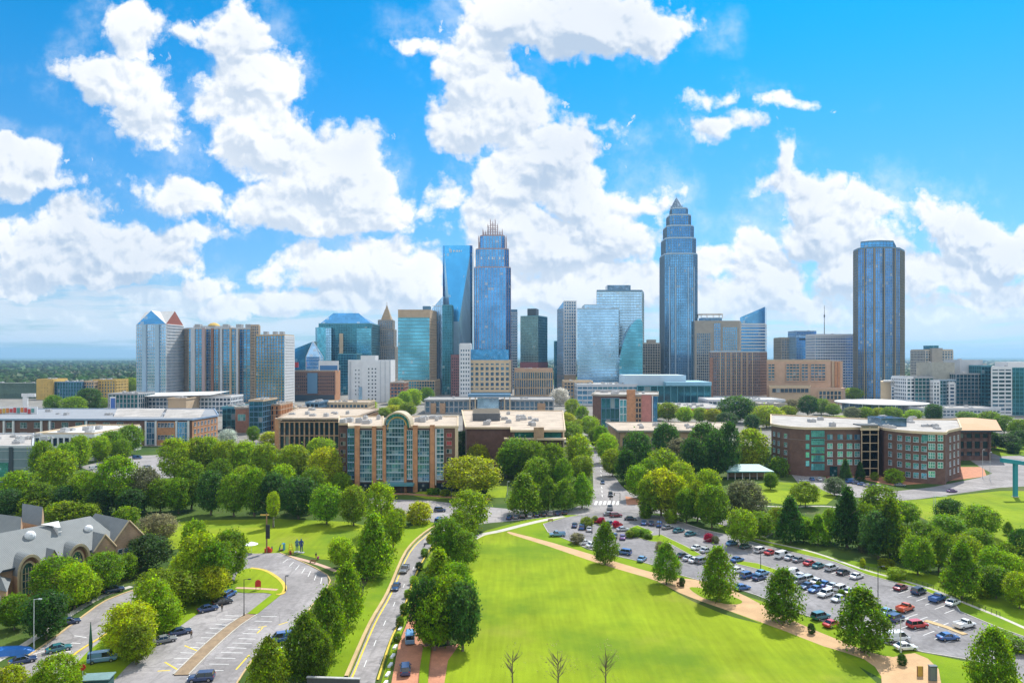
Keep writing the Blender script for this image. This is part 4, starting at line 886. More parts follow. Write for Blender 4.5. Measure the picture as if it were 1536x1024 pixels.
# --- flared blue tower with a folded front
Y = 1180; X0, X1 = PX(664,Y), PX(708.5,Y); D_ = 46; zt = TOP(368, Y); zk = TOP(482, Y)
b = Bld('glass_tower', 'tall bright blue glass tower with folded front facets and white letters at the top', 'skyscraper', [(X0,Y),(X1,Y),(X1,Y+D_),(X0,Y+D_)])
fa, fb = PX(667,Y), PX(704.5,Y); ka, kb = PX(676.5,Y), PX(688.5,Y); zf = TOP(384, Y); bk = 15
def quad(part, m, pts, nu, nv): b.mb(part, m).face(pts, 0, [(0,0),(nu,0),(nu,nv),(0,nv)] if len(pts) == 4 else [(0,0),(nu,0),(nu/2,nv)])
quad('front_facet', GAZUR, [(ka,Y,zk),(kb,Y,zk),(fb,Y,zf),(fa,Y,zf)], 12, 27); quad('front_facet', GAZUR, [(fa,Y,zf),(fb,Y,zf),(fb,Y,zt),(fa,Y,zt)], 12, 4)
quad('side_facet', GMIST, [(X0+3,Y+bk,0),(ka,Y,zk),(fa,Y,zf)], 6, 50); quad('side_facet', GMIST, [(kb,Y,zk),(X1-2,Y+bk,0),(fb,Y,zf)], 6, 50)
quad('side_facet', GMIST, [(X0+3,Y+bk,0),(ka-1,Y+6,0),(ka,Y,zk)], 6, 26); quad('side_facet', GMIST, [(kb+1,Y+6,0),(X1-2,Y+bk,0),(kb,Y,zk)], 8, 26)
quad('lower_front', GMIST, [(ka-1,Y+6,0),(kb+1,Y+6,0),(kb,Y,zk),(ka,Y,zk)], 4, 26)
quad('edge_facet', GDEEP, [(X0,Y+bk+2,0),(X0+3,Y+bk,0),(fa,Y,zf),(X0,Y+2,zf)], 2, 60); quad('edge_facet', GBLUE, [(X1-2,Y+bk,0),(X1,Y+bk+2,0),(X1,Y+2,zf),(fb,Y,zf)], 2, 60)
quad('edge_facet', GDEEP, [(X0,Y+2,zf),(fa,Y,zf),(fa,Y,zt),(X0,Y+2,zt)], 2, 4); quad('edge_facet', GDEEP, [(fb,Y,zf),(X1,Y+2,zf),(X1,Y+2,zt),(fb,Y,zt)], 2, 4)
quad('side_wall', GDTEAL, [(X1,Y+2,0),(X1,Y+D_,0),(X1,Y+D_,zt),(X1,Y+2,zt)], 14, 60); quad('side_wall', GBLUE, [(X0,Y+D_,0),(X0,Y+2,0),(X0,Y+2,zt),(X0,Y+D_,zt)], 14, 60); quad('side_wall', GBLUE, [(X1,Y+D_,0),(X0,Y+D_,0),(X0,Y+D_,zt),(X1,Y+D_,zt)], 14, 60)
quad('roof', RDARK, [(X0,Y+2,zt),(X1,Y+2,zt),(X1,Y+D_,zt),(X0,Y+D_,zt)], 1, 1); b.mb('roof', RDARK).face([(X0,Y+2,zt),(fa,Y,zt),(fb,Y,zt),(X1,Y+2,zt)])
lt = b.mb('sign_lettering', MWHITEF); zc = TOP(376.5, Y)
for k, (dx_, w_, h_) in enumerate(((0,1.2,5),(2.4,1.2,5),(1.2,2.4,1.1),(6.5,2.4,3),(10.2,0.9,3),(12.2,2.2,3),(15.8,2.4,3),(19.4,0.8,3.4))):
    lt.box((PX(675,Y)+dx_, Y-0.3, zc + (0 if k != 2 else -2)), (w_, 0.4, h_))
b.done()
# --- crowned skyscraper with rose fins
Y = 1145; b = Bld('skyscraper', 'stepped blue skyscraper with rose fins and a crown of upright spikes', 'skyscraper', rect(711,765,Y,60), 'tall crowned towers')
lv = [(711,766,640,401),(713.5,763,401,373),(720,757,373,352)]
for l, r, a_, c_ in lv:
    w_ = PX(r,Y)-PX(l,Y); q = cham(rect(l, r, Y+(60-w_)/2, w_), w_*0.13); b.skin(q, max(0,TOP(a_,Y)), TOP(c_,Y), 4.1, 5.2, GDEEP, MPINK, 0.55, 0.5, 0.22, 0.12); b.roof(q, TOP(c_,Y), RDARK, 1.5, MPINK)
q = rect(708, 768, Y-8, 76); b.skin(q, 0, TOP(540,Y), 6, 5, GDTEAL, MPINK, 1.0, 0.5, 0.8, 0.4, part='podium_glazing', fpart='podium_fins'); b.roof(q, TOP(540,Y), RGREY, 1, MPINK)
cx, cy = PX(738.5,Y), Y+30; cr = b.mb('crown', MPINK); zb = TOP(352,Y)
for i in range(-4, 5):
    for j in range(-4, 5):
        rr = max(abs(i), abs(j))
        if rr in (1, 2, 4) or (rr == 3 and abs(i) == abs(j)):
            hz_ = {1: TOP(326,Y), 2: TOP(334,Y), 3: TOP(345,Y), 4: TOP(343,Y)}[rr] - zb - (3 if (i+j) % 2 else 0)
            if rr == 4 and not (abs(i) == 4 and abs(j) == 4) and (i+j) % 2: hz_ -= 6
            x, y = cx+i*4.0, cy+j*4.0; cr.box((x, y, zb+hz_/2), (1.3,1.3,hz_)); cr.cone((x, y, zb+hz_), 0.85, 0, 3.5, 0, 4, R(45))
for z, r_ in ((6,16.6),(12,8.6),(18,8.6),(3,16.6),(15,4.6),(22,4.6)):
    for sx_, sy_ in ((1,0),(-1,0),(0,1),(0,-1)): cr.box((cx+sx_*r_, cy+sy_*r_, zb+z), (0.5 if sx_ else 2*r_, 0.5 if sy_ else 2*r_, 0.6))
for sx_ in (-1, 1):
    for sy_ in (-1, 1):
        x, y = cx+sx_*22.5, cy+sy_*22.5; z0 = TOP(373,Y); b.mb('corner_spike', MPINK).box((x,y,z0+9),(2,2,18)).cone((x,y,z0+18),1.4,0,6,0,4,R(45))
for k in range(7):
    if k not in (1, 4): b.mb('sign_lettering', MWHITEF).box((PX(722+k*5.5,Y), Y+2.2, TOP(387,Y)), (1.8,0.4,4))
b.done()
p = rect(762, 776, 1300, 40); b = Bld('office_tower', 'slim blue banded tower half hidden behind the crowned skyscraper', 'office tower', p)
b.skin(p, 0, TOP(468,1300), 5.0, 4.0, GSLATE, MLGREY, 0.4, 0.3, 1.8, 0.4); b.roof(p, TOP(468,1300), RGREY, 5, MBLUEG); b.done()
# --- grey-green tower
Y = 1100; p = foot((781,Y),(807,Y-16),(821,Y+22),(795,Y+38)); zt = TOP(475,Y)
b = Bld('office_tower', 'grey-green glass tower with a dark side and a square roof house', 'office tower', p)
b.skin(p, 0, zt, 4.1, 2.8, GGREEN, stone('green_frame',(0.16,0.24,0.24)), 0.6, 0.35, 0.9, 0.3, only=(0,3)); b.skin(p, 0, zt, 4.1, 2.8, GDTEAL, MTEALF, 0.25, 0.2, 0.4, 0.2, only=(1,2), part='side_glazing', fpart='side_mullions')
b.mb('roof_house', MDARKF).prism(foot((791,Y-2),(804,Y-6),(808,Y+14),(795,Y+18)), zt, TOP(463,Y)); b.roof(p, zt, RDARK, 1.2, MTEALF); b.mb('base_band', stone('maroon_base',(0.20,0.07,0.08))).prism(shrink(foot((781,Y),(807,Y-16),(821,Y+22),(795,Y+38)), -0.8), 0, TOP(543,Y)); b.done()
Y = 960; p = rect(772, 829, Y, 40); zt = TOP(554,Y); b = Bld('hotel', 'low tan hotel with tall narrow windows beneath the grey-green tower', 'hotel', p)
b.skin(p, TOP(594,Y), zt-2, 11.5, 3.0, GSLATE, MTAN, 1.2, 0.5, 1.6, 0.4, fpart='tan_wall'); b.wall(p, 0, TOP(594,Y), MCREAM, 'plinth', False); b.roof(p, zt, RLIGHT, 1.5, MPEACH, mech=4); b.wall(p, zt-2.2, zt-0.4, MPEACH, 'attic', False); b.done()
# --- white grid tower with sloping top
Y = 1120; p = foot((836,Y+34),(846,Y),(864,Y),(856,Y+34)); zt = TOP(451,Y)
b = Bld('office_tower', 'white gridded tower with dark square windows and a sloping shoulder', 'office tower', p)
b.skin(p, TOP(562,Y), zt, 4.9, 4.0, GSLATE, MWHITE, 1.3, 0.5, 1.4, 0.45, fpart='white_grid', only=(1,2)); b.skin(p, 0, TOP(462,Y), 4.9, 3.4, GBLUE, MLGREY, 0.4, 0.3, 0.5, 0.3, only=(0,3), part='side_glazing', fpart='side_mullions')
b.mb('shoulder', GBLUE).face([(*p[0], TOP(462,Y)),(*p[1], TOP(462,Y)),(*p[1], zt)]).face([(*p[0],TOP(462,Y)),(*p[1],zt),(*p[2],zt),(*p[3],TOP(462,Y))], 0, [(0,0),(5,0),(5,5),(0,5)])
b.wall(p, 0, TOP(562,Y), MTAN, 'plinth', False); b.done()
p = rect(832, 838, 1180, 20); b = Bld('office_tower', 'thin dark blue slab beside the white gridded tower', 'office tower', p); b.skin(p, 0, TOP(512,1180), 4, 3, GDTEAL, MTEALF, 0.3, 0.2, 0.4, 0.2); b.roof(p, TOP(512,1180), RDARK, 1, MTEALF); b.done()
# --- pale blue pair and dark teal reflection built as a solid fin
Y = 1060; p = foot((866,Y),(928,Y),(930,Y+45),(870,Y+45)); zt = TOP(463,Y)
b = Bld('office_tower', 'wide pale blue glass office tower with light floor bands', 'office tower', p)
b.skin(p, 0, zt, 4.3, 3.0, GPALE, stone('sky_band',(0.40,0.58,0.70)), 0.10, 0.08, 1.0, 0.25, vfin=True); b.roof(p, zt, RWHITE, 1.0, MSTEEL)
q = rect(877, 917, Y+1, 40); b.skin(q, zt, TOP(457,Y), 4, 3, GPALE, MSTEEL, 0.2, 0.1, 0.4, 0.1, part='attic_glazing', fpart='attic_bands'); b.roof(q, TOP(457,Y), RWHITE, 0.6, MSTEEL); b.done()
Y = 1150; p = foot((895,Y),(963,Y),(966,Y+45),(899,Y+45)); zt = TOP(437,Y)
b = Bld('office_tower', 'light blue gridded tower with a dark roof house behind the pale one', 'office tower', p)
b.skin(p, 0, zt, 4.4, 4.6, GPALE, stone('mist_frame',(0.44,0.58,0.62)), 0.35, 0.3, 1.2, 0.35); b.roof(p, zt, RGREY, 2.5, MBLUEG); b.mb('roof_house', GSLATE).prism(rect(911, 946, Y+6, 24), zt, TOP(427,Y)); b.done()
Y = 1045; ol = [(929,600),(929,545),(933,520),(940,500),(948,486),(955,479),(961,478),(964,484),(964,600)]
b = Bld('glass_tower', 'dark teal reflection on the gridded tower, built as a sail-edged glass block', 'tower', rect(929,964,Y,24)); n_ = len(ol)  # stands in for a reflection low on the light blue gridded tower
fr_ = [(PX(a_,Y), Y, max(0,TOP(c_,Y))) for a_, c_ in ol]; bk_ = [(x, y+24, z) for x, y, z in fr_]
b.mb('curtain_wall', GTEAL).face(fr_[::-1], 0, [((x-fr_[0][0])/3.5, z/4.2) for x, y, z in fr_[::-1]])
for i in range(n_-1): b.mb('edge_glazing', GDTEAL).face([fr_[i+1], fr_[i], bk_[i], bk_[i+1]][::-1], 0, [(0,0),(4,0),(4,4),(0,4)])
for k in range(1, 28):
    z = k*4.2; xs_ = [x for i in range(n_-1) for x in ([fr_[i][0]+(fr_[i+1][0]-fr_[i][0])*(z-fr_[i][2])/(fr_[i+1][2]-fr_[i][2])] if (fr_[i][2]-z)*(fr_[i+1][2]-z) < 0 else [])]
    if len(xs_) >= 2: b.mb('floor_bands', MTEALF).box(((min(xs_)+max(xs_))/2, Y-0.1, z), (max(xs_)-min(xs_), 0.25, 0.6))
b.done()
p = rect(964, 990, 1130, 40); b = Bld('apartment_block', 'beige gridded apartment block with roof plant left of the tallest tower', 'apartment block', p)
b.skin(p, 0, TOP(515,1130), 4.2, 4.0, GDARK, MBEIGE, 1.0, 0.6, 1.1, 0.6, fpart='beige_grid'); b.roof(p, TOP(515,1130), RLIGHT, 1.2, MBEIGE, mech=3); b.mb('roof_house', MBEIGE).prism(rect(972,984,1138,14), TOP(515,1130), TOP(509,1130)); b.done()
# --- tallest tower on the right of the centre
Y = 1130; b = Bld('skyscraper', 'tall stepped blue skyscraper ending in a pointed lattice crown', 'skyscraper', rect(988,1048,Y,64), 'tall crowned towers')
W0 = PX(1048,Y)-PX(998.5,Y)
for l, r, a_, c_ in [(998.5,1048,700,381),(1000,1045.5,381,357),(1002,1042,357,338),(1005.5,1037.5,338,321),(1009,1032.5,321,310)]:
    w_ = PX(r,Y)-PX(l,Y); q = cham(rect(l, r, Y+(W0-w_)/2, w_), w_*0.16); b.skin(q, max(0,TOP(a_,Y)), TOP(c_,Y), 4.2, 2.9, GDEEP if a_ < 400 else GBLUE, stone('steel_blue',(0.20,0.29,0.38)), 0.55, 0.55, 0.5, 0.3); b.roof(q, TOP(c_,Y), RDARK, 2.0, MSTEEL)
for x in (1004, 1013, 1032, 1041):
    b.mb('rib', MSTEEL).box((PX(x,Y), Y-0.6, TOP(400,Y)/2), (1.2, 1.4, TOP(400,Y)))
cx, cy = PX(1020.5,Y), Y+W0/2; zb, za = TOP(310,Y), TOP(291,Y); cr = b.mb('lattice_crown', plain('crown_steel',(0.30,0.40,0.50),0.4,0.5)); n_ = 12
rr = lambda f: 9.6*(1-f**1.35)
for k in range(n_):
    a_ = 2*math.pi*k/n_; cr.tube([(cx+rr(f)*math.cos(a_), cy+rr(f)*math.sin(a_), zb+(za-zb)*f) for f in (0,0.25,0.5,0.75,0.97)], [0.6,0.55,0.5,0.45,0.3], 0, 5)
    cr.tube([(cx+rr(f)*math.cos(a_+0.52*f*4), cy+rr(f)*math.sin(a_+0.52*f*4), zb+(za-zb)*f) for f in (0,0.25,0.5,0.75)], 0.35, 0, 4)
for f in (0.02,0.25,0.5,0.72): cr.tube([(cx+rr(f)*math.cos(2*math.pi*k/24), cy+rr(f)*math.sin(2*math.pi*k/24), zb+(za-zb)*f) for k in range(25)], 0.4, 0, 4, False)
cr.cone((cx,cy,zb), 6.5, 0.2, (za-zb)*0.8, 0, 8); cr.tube([(cx,cy,za-3),(cx,cy,za+3)], 0.3)
for k in range(16):
    a_ = 2*math.pi*k/16; b.mb('fringe', MSTEEL).box((cx+10.5*math.cos(a_), cy+10.5*math.sin(a_), TOP(310,Y)+3), (0.7,0.7,6 if k % 2 else 9))
b.done()
# --- beige office with roof ring, slanted striped block
Y = 1120; p = foot((1042,Y),(1109.5,Y),(1112,Y+40),(1046,Y+40)); zt = TOP(482,Y)
b = Bld('office_block', 'broad beige office block with three glazed panels and a roof ring', 'office block', p)
b.wall(p, 0, zt, MBEIGE)
for l, r, t_, g_ in ((1045,1066,499,GSLATE),(1071,1081,484,GDEEP),(1084,1106,490,GBLUE)):
    q = rect(l, r, Y-0.5, 0.45); b.skin(q, 0, TOP(t_,Y), 4.2, 3.0, g_, stone('beige_light',(0.42,0.40,0.35)), 0.8, 0.4, 0.9, 0.35, part='glazing', fpart='grid', only=(0,))
b.mb('roof_house', GSLATE).prism(rect(1054,1083,Y+6,24), zt, TOP(476,Y)); b.roof(p, zt, RLIGHT, 1.2, MBEIGE)
rg = b.mb('roof_ring', MCREAM); cx, cy = PX(1070,Y), Y+18
rg.tube([(cx+20*math.cos(k*math.pi/12), cy+16*math.sin(k*math.pi/12), TOP(470.5,Y)) for k in range(25)], 0.6, 0, 5, False)
for k in range(12): rg.tube([(cx+20*math.cos(k*math.pi/6), cy+16*math.sin(k*math.pi/6), TOP(476,Y)),(cx+20*math.cos(k*math.pi/6), cy+16*math.sin(k*math.pi/6), TOP(470,Y))], 0.3, 0, 4)
b.done()
Y = 1190; q = foot((1110,Y),(1147.5,Y),(1150,Y+36),(1114,Y+36)); zl, zr = TOP(476,Y), TOP(460,Y); zz = [zl,zr,zr,zl]
b = Bld('office_tower', 'blue and white striped tower with a sharply slanted top', 'office tower', q)
b.skin(q, 0, TOP(485,Y), 5.4, 4.0, GDEEP, MWHITE, 0.08, 0.06, 2.0, 0.4, hband=True)
for i in range(4): j = (i+1)%4; b.mb('slanted_head', GBLUE).face([(*q[i],TOP(485,Y)),(*q[j],TOP(485,Y)),(*q[j],zz[j]),(*q[i],zz[i])], 0, [(0,0),(10,0),(10,5),(0,5)])
b.mb('slanted_roof', GBLUE).face([(*q[i],zz[i]) for i in range(4)], 0, [(0,0),(10,0),(10,8),(0,8)]); b.done()
# --- brown gridded hotel
Y = 950; p = foot((1065,Y+6),(1075,Y),(1140,Y),(1150,Y+14),(1150,Y+40),(1065,Y+40)); zt = TOP(528,Y)
b = Bld('hotel', 'brown and blue gridded hotel with pale vertical strips before the beige office', 'hotel', p)
b.skin(p, TOP(593,Y), zt, 4.0, 2.7, GSLATE, stone('umber_grid',(0.27,0.185,0.155)), 1.0, 0.5, 1.2, 0.45, fpart='brown_grid')
for x in (1080,1088,1096,1104,1112,1120,1128): b.mb('pale_strip', MTAN).prism(rect(x, x+1.3, Y-0.9, 0.85), TOP(593,Y), zt-0.5)
b.mb('pier', BRK).prism(foot((1064.5,Y+5),(1069,Y+2),(1071,Y+6),(1067,Y+9)), 0, zt-8); b.wall(p, 0, TOP(593,Y), MLGREY, 'plinth', False); b.roof(p, zt, RLIGHT, 1.6, MSTEEL, mech=4); b.done()
# --- peach apartment hotel
Y = 900; p = foot((1150,Y),(1246,Y),(1246,Y+36),(1154,Y+36)); zt = TOP(541,Y)
b = Bld('apartment_hotel', 'long peach apartment hotel with dark balcony rows and rust end piers', 'hotel', p)
b.wall(p, 0, zt, MPEACH)
for l, r in ((1152,1162),(1179,1199),(1202,1212),(1216,1238)): b.skin(rect(l, r, Y-0.6, 0.55), TOP(572,Y), zt-3, 4.2, 4.2, GSLATE, MPEACH, 0.5, 0.5, 1.2, 0.5, part='glazing', fpart='balconies', only=(0,))
q = rect(1246.3, 1264, Y+4, 30); b.wall(q, 0, zt-0.5, MPEACH)
for x in (1248, 1252.5, 1257): b.mb('rust_pier', BRKO if x > 1250 else MTAN).prism(rect(x, x+3, Y+3, 0.95), 0, zt-1)
b.roof(p, zt, RGREY, 1.4, MTAN, mech=3); q = foot((1154,Y-30),(1216,Y-30),(1216,Y-2),(1154,Y-2)); b.wall(q, 0, TOP(580,Y-30), MTAN, 'podium'); b.skin(rect(1158,1213,Y-30.6,0.5), TOP(589,Y-30), TOP(582,Y-30), 6, 5, GDARK, MTAN, 0.4, 0.3, 0.4, 0.3, part='podium_glazing', fpart='podium_frame', only=(0,)); b.roof(q, TOP(580,Y-30), RTAN, 1, MCREAM)
q = foot((1216,Y-20),(1264,Y-20),(1268,Y),(1216,Y)); b.wall(q, 0, TOP(582,Y-20), MPEACH, 'side_block'); b.skin(rect(1228,1262,Y-20.6,0.5), TOP(600,Y-20), TOP(585,Y-20), 8, 5, GSLATE, MTAN, 1.2, 0.4, 1.0, 0.4, part='podium_glazing', fpart='podium_frame', only=(0,)); b.done()
for nm, lb, l, r, Y, t_, g_, m_, a in (('office_block','small grey-brown block left of the sky blue glass block',1172.5,1195,1150,507,GSLATE,MBEIGE,(1.6,0.4,1.8,0.4)),('glass_block','plain sky blue glass block with a dark notch',1194.5,1224.5,1120,497,GPALE,MSTEEL,(0.15,0.1,0.4,0.15)),('office_block','white banded office block carrying a tall thin mast',1223,1283,1060,502,GBLUE,MWHITE,(0.7,0.35,1.9,0.5))):
    p = rect(l, r, Y, 34); b = Bld(nm, lb, 'office block', p); b.skin(p, 0, TOP(t_,Y), 4.3, 3.8, g_, m_, *a); b.roof(p, TOP(t_,Y), RLIGHT, 1.2, m_, mech=2)
    if 'mast' in lb:
        mx, my_, mz = PX(1236.5,Y+15), Y+15, TOP(t_,Y); tb = b.mb('mast', MDARKF); tb.tube([(mx,my_,mz),(mx,my_,TOP(457,Y))], [0.6,0.25], 0, 6)
        for k in range(5): tb.box((mx,my_,mz+10+k*8), (2.2,0.25,0.25))
        tb.box((mx,my_,TOP(473,Y)), (1.6,1.2,3.4))
    if 'notch' in lb: b.mb('notch', MBLUEG).prism(rect(1214, 1224.4, Y-0.8, 0.75), 0, TOP(521,Y)); b.mb('roof_sign', MDARKF).prism(rect(1199,1210,Y-0.7,0.6), TOP(510,Y), TOP(507,Y))
    b.done()
# --- big rounded tower on the right
Y = 985; p = foot((1280,Y+28),(1287,Y+6),(1300,Y-4),(1320,Y-8),(1338,Y-6),(1350,Y+4),(1357,Y+28),(1350,Y+56),(1288,Y+56)); zt = TOP(373,Y)
b = Bld('residential_tower', 'tall dark blue rounded tower with bronze fins and a raised rounded top', 'skyscraper', p)
b.skin(p, 0, zt, 3.9, 3.1, glass('glass_navy', (0.085,0.28,0.58), 0.30), MGOLD, 0.45, 0.35, 0.28, 0.2); b.roof(p, zt, RDARK, 2.0, MBLUEG)
q = foot((1291,Y+6),(1302,Y-2),(1320,Y-6.5),(1340,Y-3),(1344,Y+40),(1293,Y+40)); b.skin(q, zt, TOP(363,Y), 5, 5, GDEEP, MBLUEG, 0.4, 0.2, 0.5, 0.2, part='head_glazing', fpart='head_frame'); b.roof(q, TOP(363,Y), RDARK, 1.5, MBLUEG)
for x, yy_ in ((1296,-1.4),(1311,-6.4),(1326,-7.6),(1342,-3.5)): b.mb('fin', MGOLD).box((PX(x,Y+yy_), Y+yy_-0.8, zt/2), (1.3,1.6,zt))
b.done()
# --- buildings at the right edge
Y = 1100; p = rect(1388, 1429, Y, 40); b = Bld('apartment_block', 'pale beige gridded block with a dark roof house behind the grey complex', 'apartment block', p)
b.skin(p, 0, TOP(525,Y), 4.4, 4.2, GSLATE, stone('pale_beige',(0.55,0.50,0.42)), 1.3, 0.6, 1.5, 0.5, fpart='beige_grid'); b.roof(p, TOP(525,Y), RLIGHT, 1.3, MCREAM, mech=2); b.mb('roof_house', GDTEAL).prism(rect(1394,1408,Y+8,16), TOP(525,Y), TOP(518,Y)); b.mb('wing', MBEIGE).prism(rect(1398,1414,Y-6,5.9), 0, TOP(522,Y)); b.done()
Y = 800; p = foot((1321,Y),(1360,Y-8),(1372,Y),(1372,Y+30),(1321,Y+30)); b = Bld('office_block', 'low cream building with a rounded roof edge right of the big dark blue tower', 'building', p)
b.wall(p, 0, TOP(572,Y), MCREAM); b.skin(rect(1337,1358,Y-9,0.6), TOP(604,Y), TOP(578,Y), 4.0, 3.0, GSLATE, MWHITE, 0.5, 0.4, 1.2, 0.5, part='glazing', fpart='bands', only=(0,)); b.mb('awning', RWHITE).prism(foot((1325,Y-10),(1358,Y-10),(1362,Y+6),(1325,Y+6)), TOP(572,Y), TOP(570,Y)); b.mb('roof_bar', MGREY).prism(rect(1336,1357,Y-9.5,0.5), TOP(578,Y), TOP(573.5,Y)); b.done()
Y = 760; b = Bld('hospital_complex', 'grey and teal glass office complex with stepped roofs before the right horizon', 'office block', rect(1371,1488,Y,40))
for l, r, dy_, t_, g_, m_, a in ((1360,1372,6,566,GSLATE,MWHITE,(1.0,0.5,1.5,0.5)),(1372,1400,4,566,GDTEAL,MGREY,(0.5,0.4,0.8,0.4)),(1398,1432,14,545,None,stone('moss_grey',(0.38,0.38,0.33)),None),(1400,1409,-2,571,GSLATE,MWHITE,(1.2,0.5,1.6,0.5)),(1409,1434,0,570,GDTEAL,MSTEEL,(0.4,0.4,0.6,0.3)),(1424,1432,-3,574,GSLATE,MWHITE,(1.2,0.5,1.6,0.5)),(1434,1473,3,561,GDTEAL,MGREY,(0.4,0.4,0.5,0.3)),(1440,1474,22,541,None,MLGREY,None),(1472,1487,1,549,GDTEAL,MTEALF,(0.3,0.2,0.4,0.2))):
    q = rect(l, r, Y+dy_, 30); (b.skin(q, 0, TOP(t_,Y), 4.0, 4.0, g_, m_, *a) if g_ else b.wall(q, 0, TOP(t_,Y), m_, 'upper_wall', False)); b.roof(q, TOP(t_,Y), RLIGHT, 1.0, m_, mech=1)
b.done()
Y = 720; p = foot((1487.5,Y),(1517,Y),(1560,Y-4),(1560,Y+40),(1490,Y+40)); b = Bld('office_block', 'white banded office block with a dark glass end at the right edge', 'office block', p)
b.skin(p, 0, TOP(551,Y), 4.0, 6.0, GSLATE, MWHITE, 0.7, 0.6, 1.6, 0.7, only=(0,3,4)); b.skin(p, 0, TOP(551,Y), 4.0, 4.0, GDTEAL, MTEALF, 0.3, 0.2, 0.4, 0.2, only=(1,2), part='end_glazing', fpart='end_mullions'); b.roof(p, TOP(551,Y), RLIGHT, 1.2, MWHITE, mech=4)
b.mb('roof_house', MWHITE).prism(rect(1512,1545,Y+10,20), TOP(551,Y), TOP(543,Y)); b.done()
# --- cream hotel in the middle
Y = 900; p = rect(704, 765, Y, 34); zt = TOP(541,Y)
b = Bld('hotel', 'cream hotel with a square window grid below the crowned skyscraper', 'hotel', p)
b.skin(p, TOP(588,Y), zt, 6.4, 6.4, GSLATE, MCREAM, 2.6, 0.5, 2.6, 0.4, fpart='cream_grid'); b.wall(p, 0, TOP(588,Y), MBLUEG, 'plinth', False); b.roof(p, zt, RTAN, 1.0, MCREAM, mech=3)
q = rect(706, 763, Y+6, 20); b.mb('roof_house', GDEEP).prism(q, zt, TOP(524,Y)); b.done()
p = rect(690, 705, Y-3, 34); b = Bld('tower_block', 'narrow white tower block attached to the cream hotel', 'building', p)
b.skin(p, 0, TOP(516,Y), 5.5, 3.2, GSLATE, MWHITE, 1.6, 0.4, 3.0, 0.35, fpart='white_wall'); b.roof(p, TOP(516,Y), RWHITE, 1.2, MWHITE); b.done()
p = rect(677, 690, 1010, 30); b = Bld('office_block', 'dark red-brown block beside the narrow white tower', 'building', p); b.skin(p, 0, TOP(532,1010), 4, 3, GDARK, stone('maroon_wall',(0.22,0.10,0.10)), 1.4, 0.3, 2, 0.3); b.roof(p, TOP(532,1010), RGREY, 1, MDARKF); b.done()

# ================================================================ nearer buildings
XY = lambda px, Y: (PX(px, Y), Y)
# --- brick hall with the arched glass centre
Y = 312; ZT = TOP(640, Y); ZP = TOP(641.5, Y)
p = foot((508,Y+14),(521,Y+14),(521,Y),(687,Y),(687,Y+52),(508,Y+52))
b = Bld('brick_hall', 'brick and glass hall with orange piers and a tall arched glass centre', 'hall', p)
b.wall(p, 0, ZT-0.6, BRKD, cap=False)
def bay(l, r, z0, z1, gm, fm, nb, nf, dy_=0.25, part='glazed_bay'):
    q = rect(l, r, Y-dy_, dy_-0.01); a_, c_ = q[0], q[1]; L = c_[0]-a_[0]; mb = MB()
    mb.face([(a_[0],Y-dy_,z0),(c_[0],Y-dy_,z0),(c_[0],Y-dy_,z1),(a_[0],Y-dy_,z1)], 1, [(0,0),(nb,0),(nb,nf),(0,nf)])
    for k in range(nb+1): mb.box((a_[0]+L*k/nb, Y-dy_-0.05, (z0+z1)/2), (0.14, 0.2, z1-z0), 0)
    for k in range(nf+1): mb.box((a_[0]+L/2, Y-dy_-0.08, z0+(z1-z0)*k/nf), (L, 0.26, 0.16), 0)
    fl = (z1-z0)/max(1, nf//2)
    for k in range(nf//2): mb.box((a_[0]+L/2, Y-dy_-0.03, z0+fl*k+0.25), (L-0.1, 0.12, 0.5), 2)
    mb.build(part, [fm, gm, stone('spandrel', (0.40,0.52,0.56), 0.12, 0.5, 0.6)], b.o, -b.base)
zb = TOP(722, Y); zg = TOP(737, Y)
bay(521.3,531.4, TOP(719,Y), ZT-0.8, GBLUE, MBLUEG, 3, 12); bay(539.6,557.8, zb, TOP(645,Y), GHALL, MSTEEL, 5, 12); bay(564.2,573.4, zb+1, TOP(645,Y), GBLUE, MWHITEF, 3, 10)
bay(579.2,605.8, TOP(722,Y), TOP(629,Y), GHALL, MSTEEL, 6, 14); bay(610,618.8, zb+1, TOP(645,Y), GBLUE, MWHITEF, 3, 10); bay(626.2,643.8, zb, TOP(645,Y), GHALL, MSTEEL, 5, 12); bay(655,665.5, TOP(719,Y), ZT-0.8, GHALL, MWHITEF, 2, 12)
for l, r, dp, top in ((532,539,1.6,641),(558,564,1.1,642),(574,578.6,1.4,641),(606.2,609.6,1.4,641),(619.2,626,1.6,640.5),(645,651.6,1.6,640)):
    q = rect(l, r, Y-dp, dp-0.02); z1 = TOP(top, Y)+0.8; mb = MB(); mb.prism(q, 0, z1); mb.prism(shrink(q, -0.12), z1, z1+0.25); mb.build('pier', BRKO, b.o, -b.base)
b.mb('corner_strip', MCREAM).prism(rect(682.5, 687, Y-0.7, 0.68), 0, ZT); b.mb('stone_strip', MWHITE).prism(rect(652.4,654.4,Y-0.45,0.43), zg+3, ZT-0.8)
for z in range(7): b.window(XY(667,Y), XY(682,Y), 0.45, 3.8+z*3.55, 2.3, 1.9, GDARK if z < 5 else plain('red_blind',(0.35,0.04,0.05),0.5), MBEIGE, mull=1, bar=0)
for z in range(6): b.window(XY(508,Y+14), XY(521,Y+14), 0.5, 4.5+z*3.8, 2.2, 1.8, GDARK, MBEIGE, mull=1, bar=0)
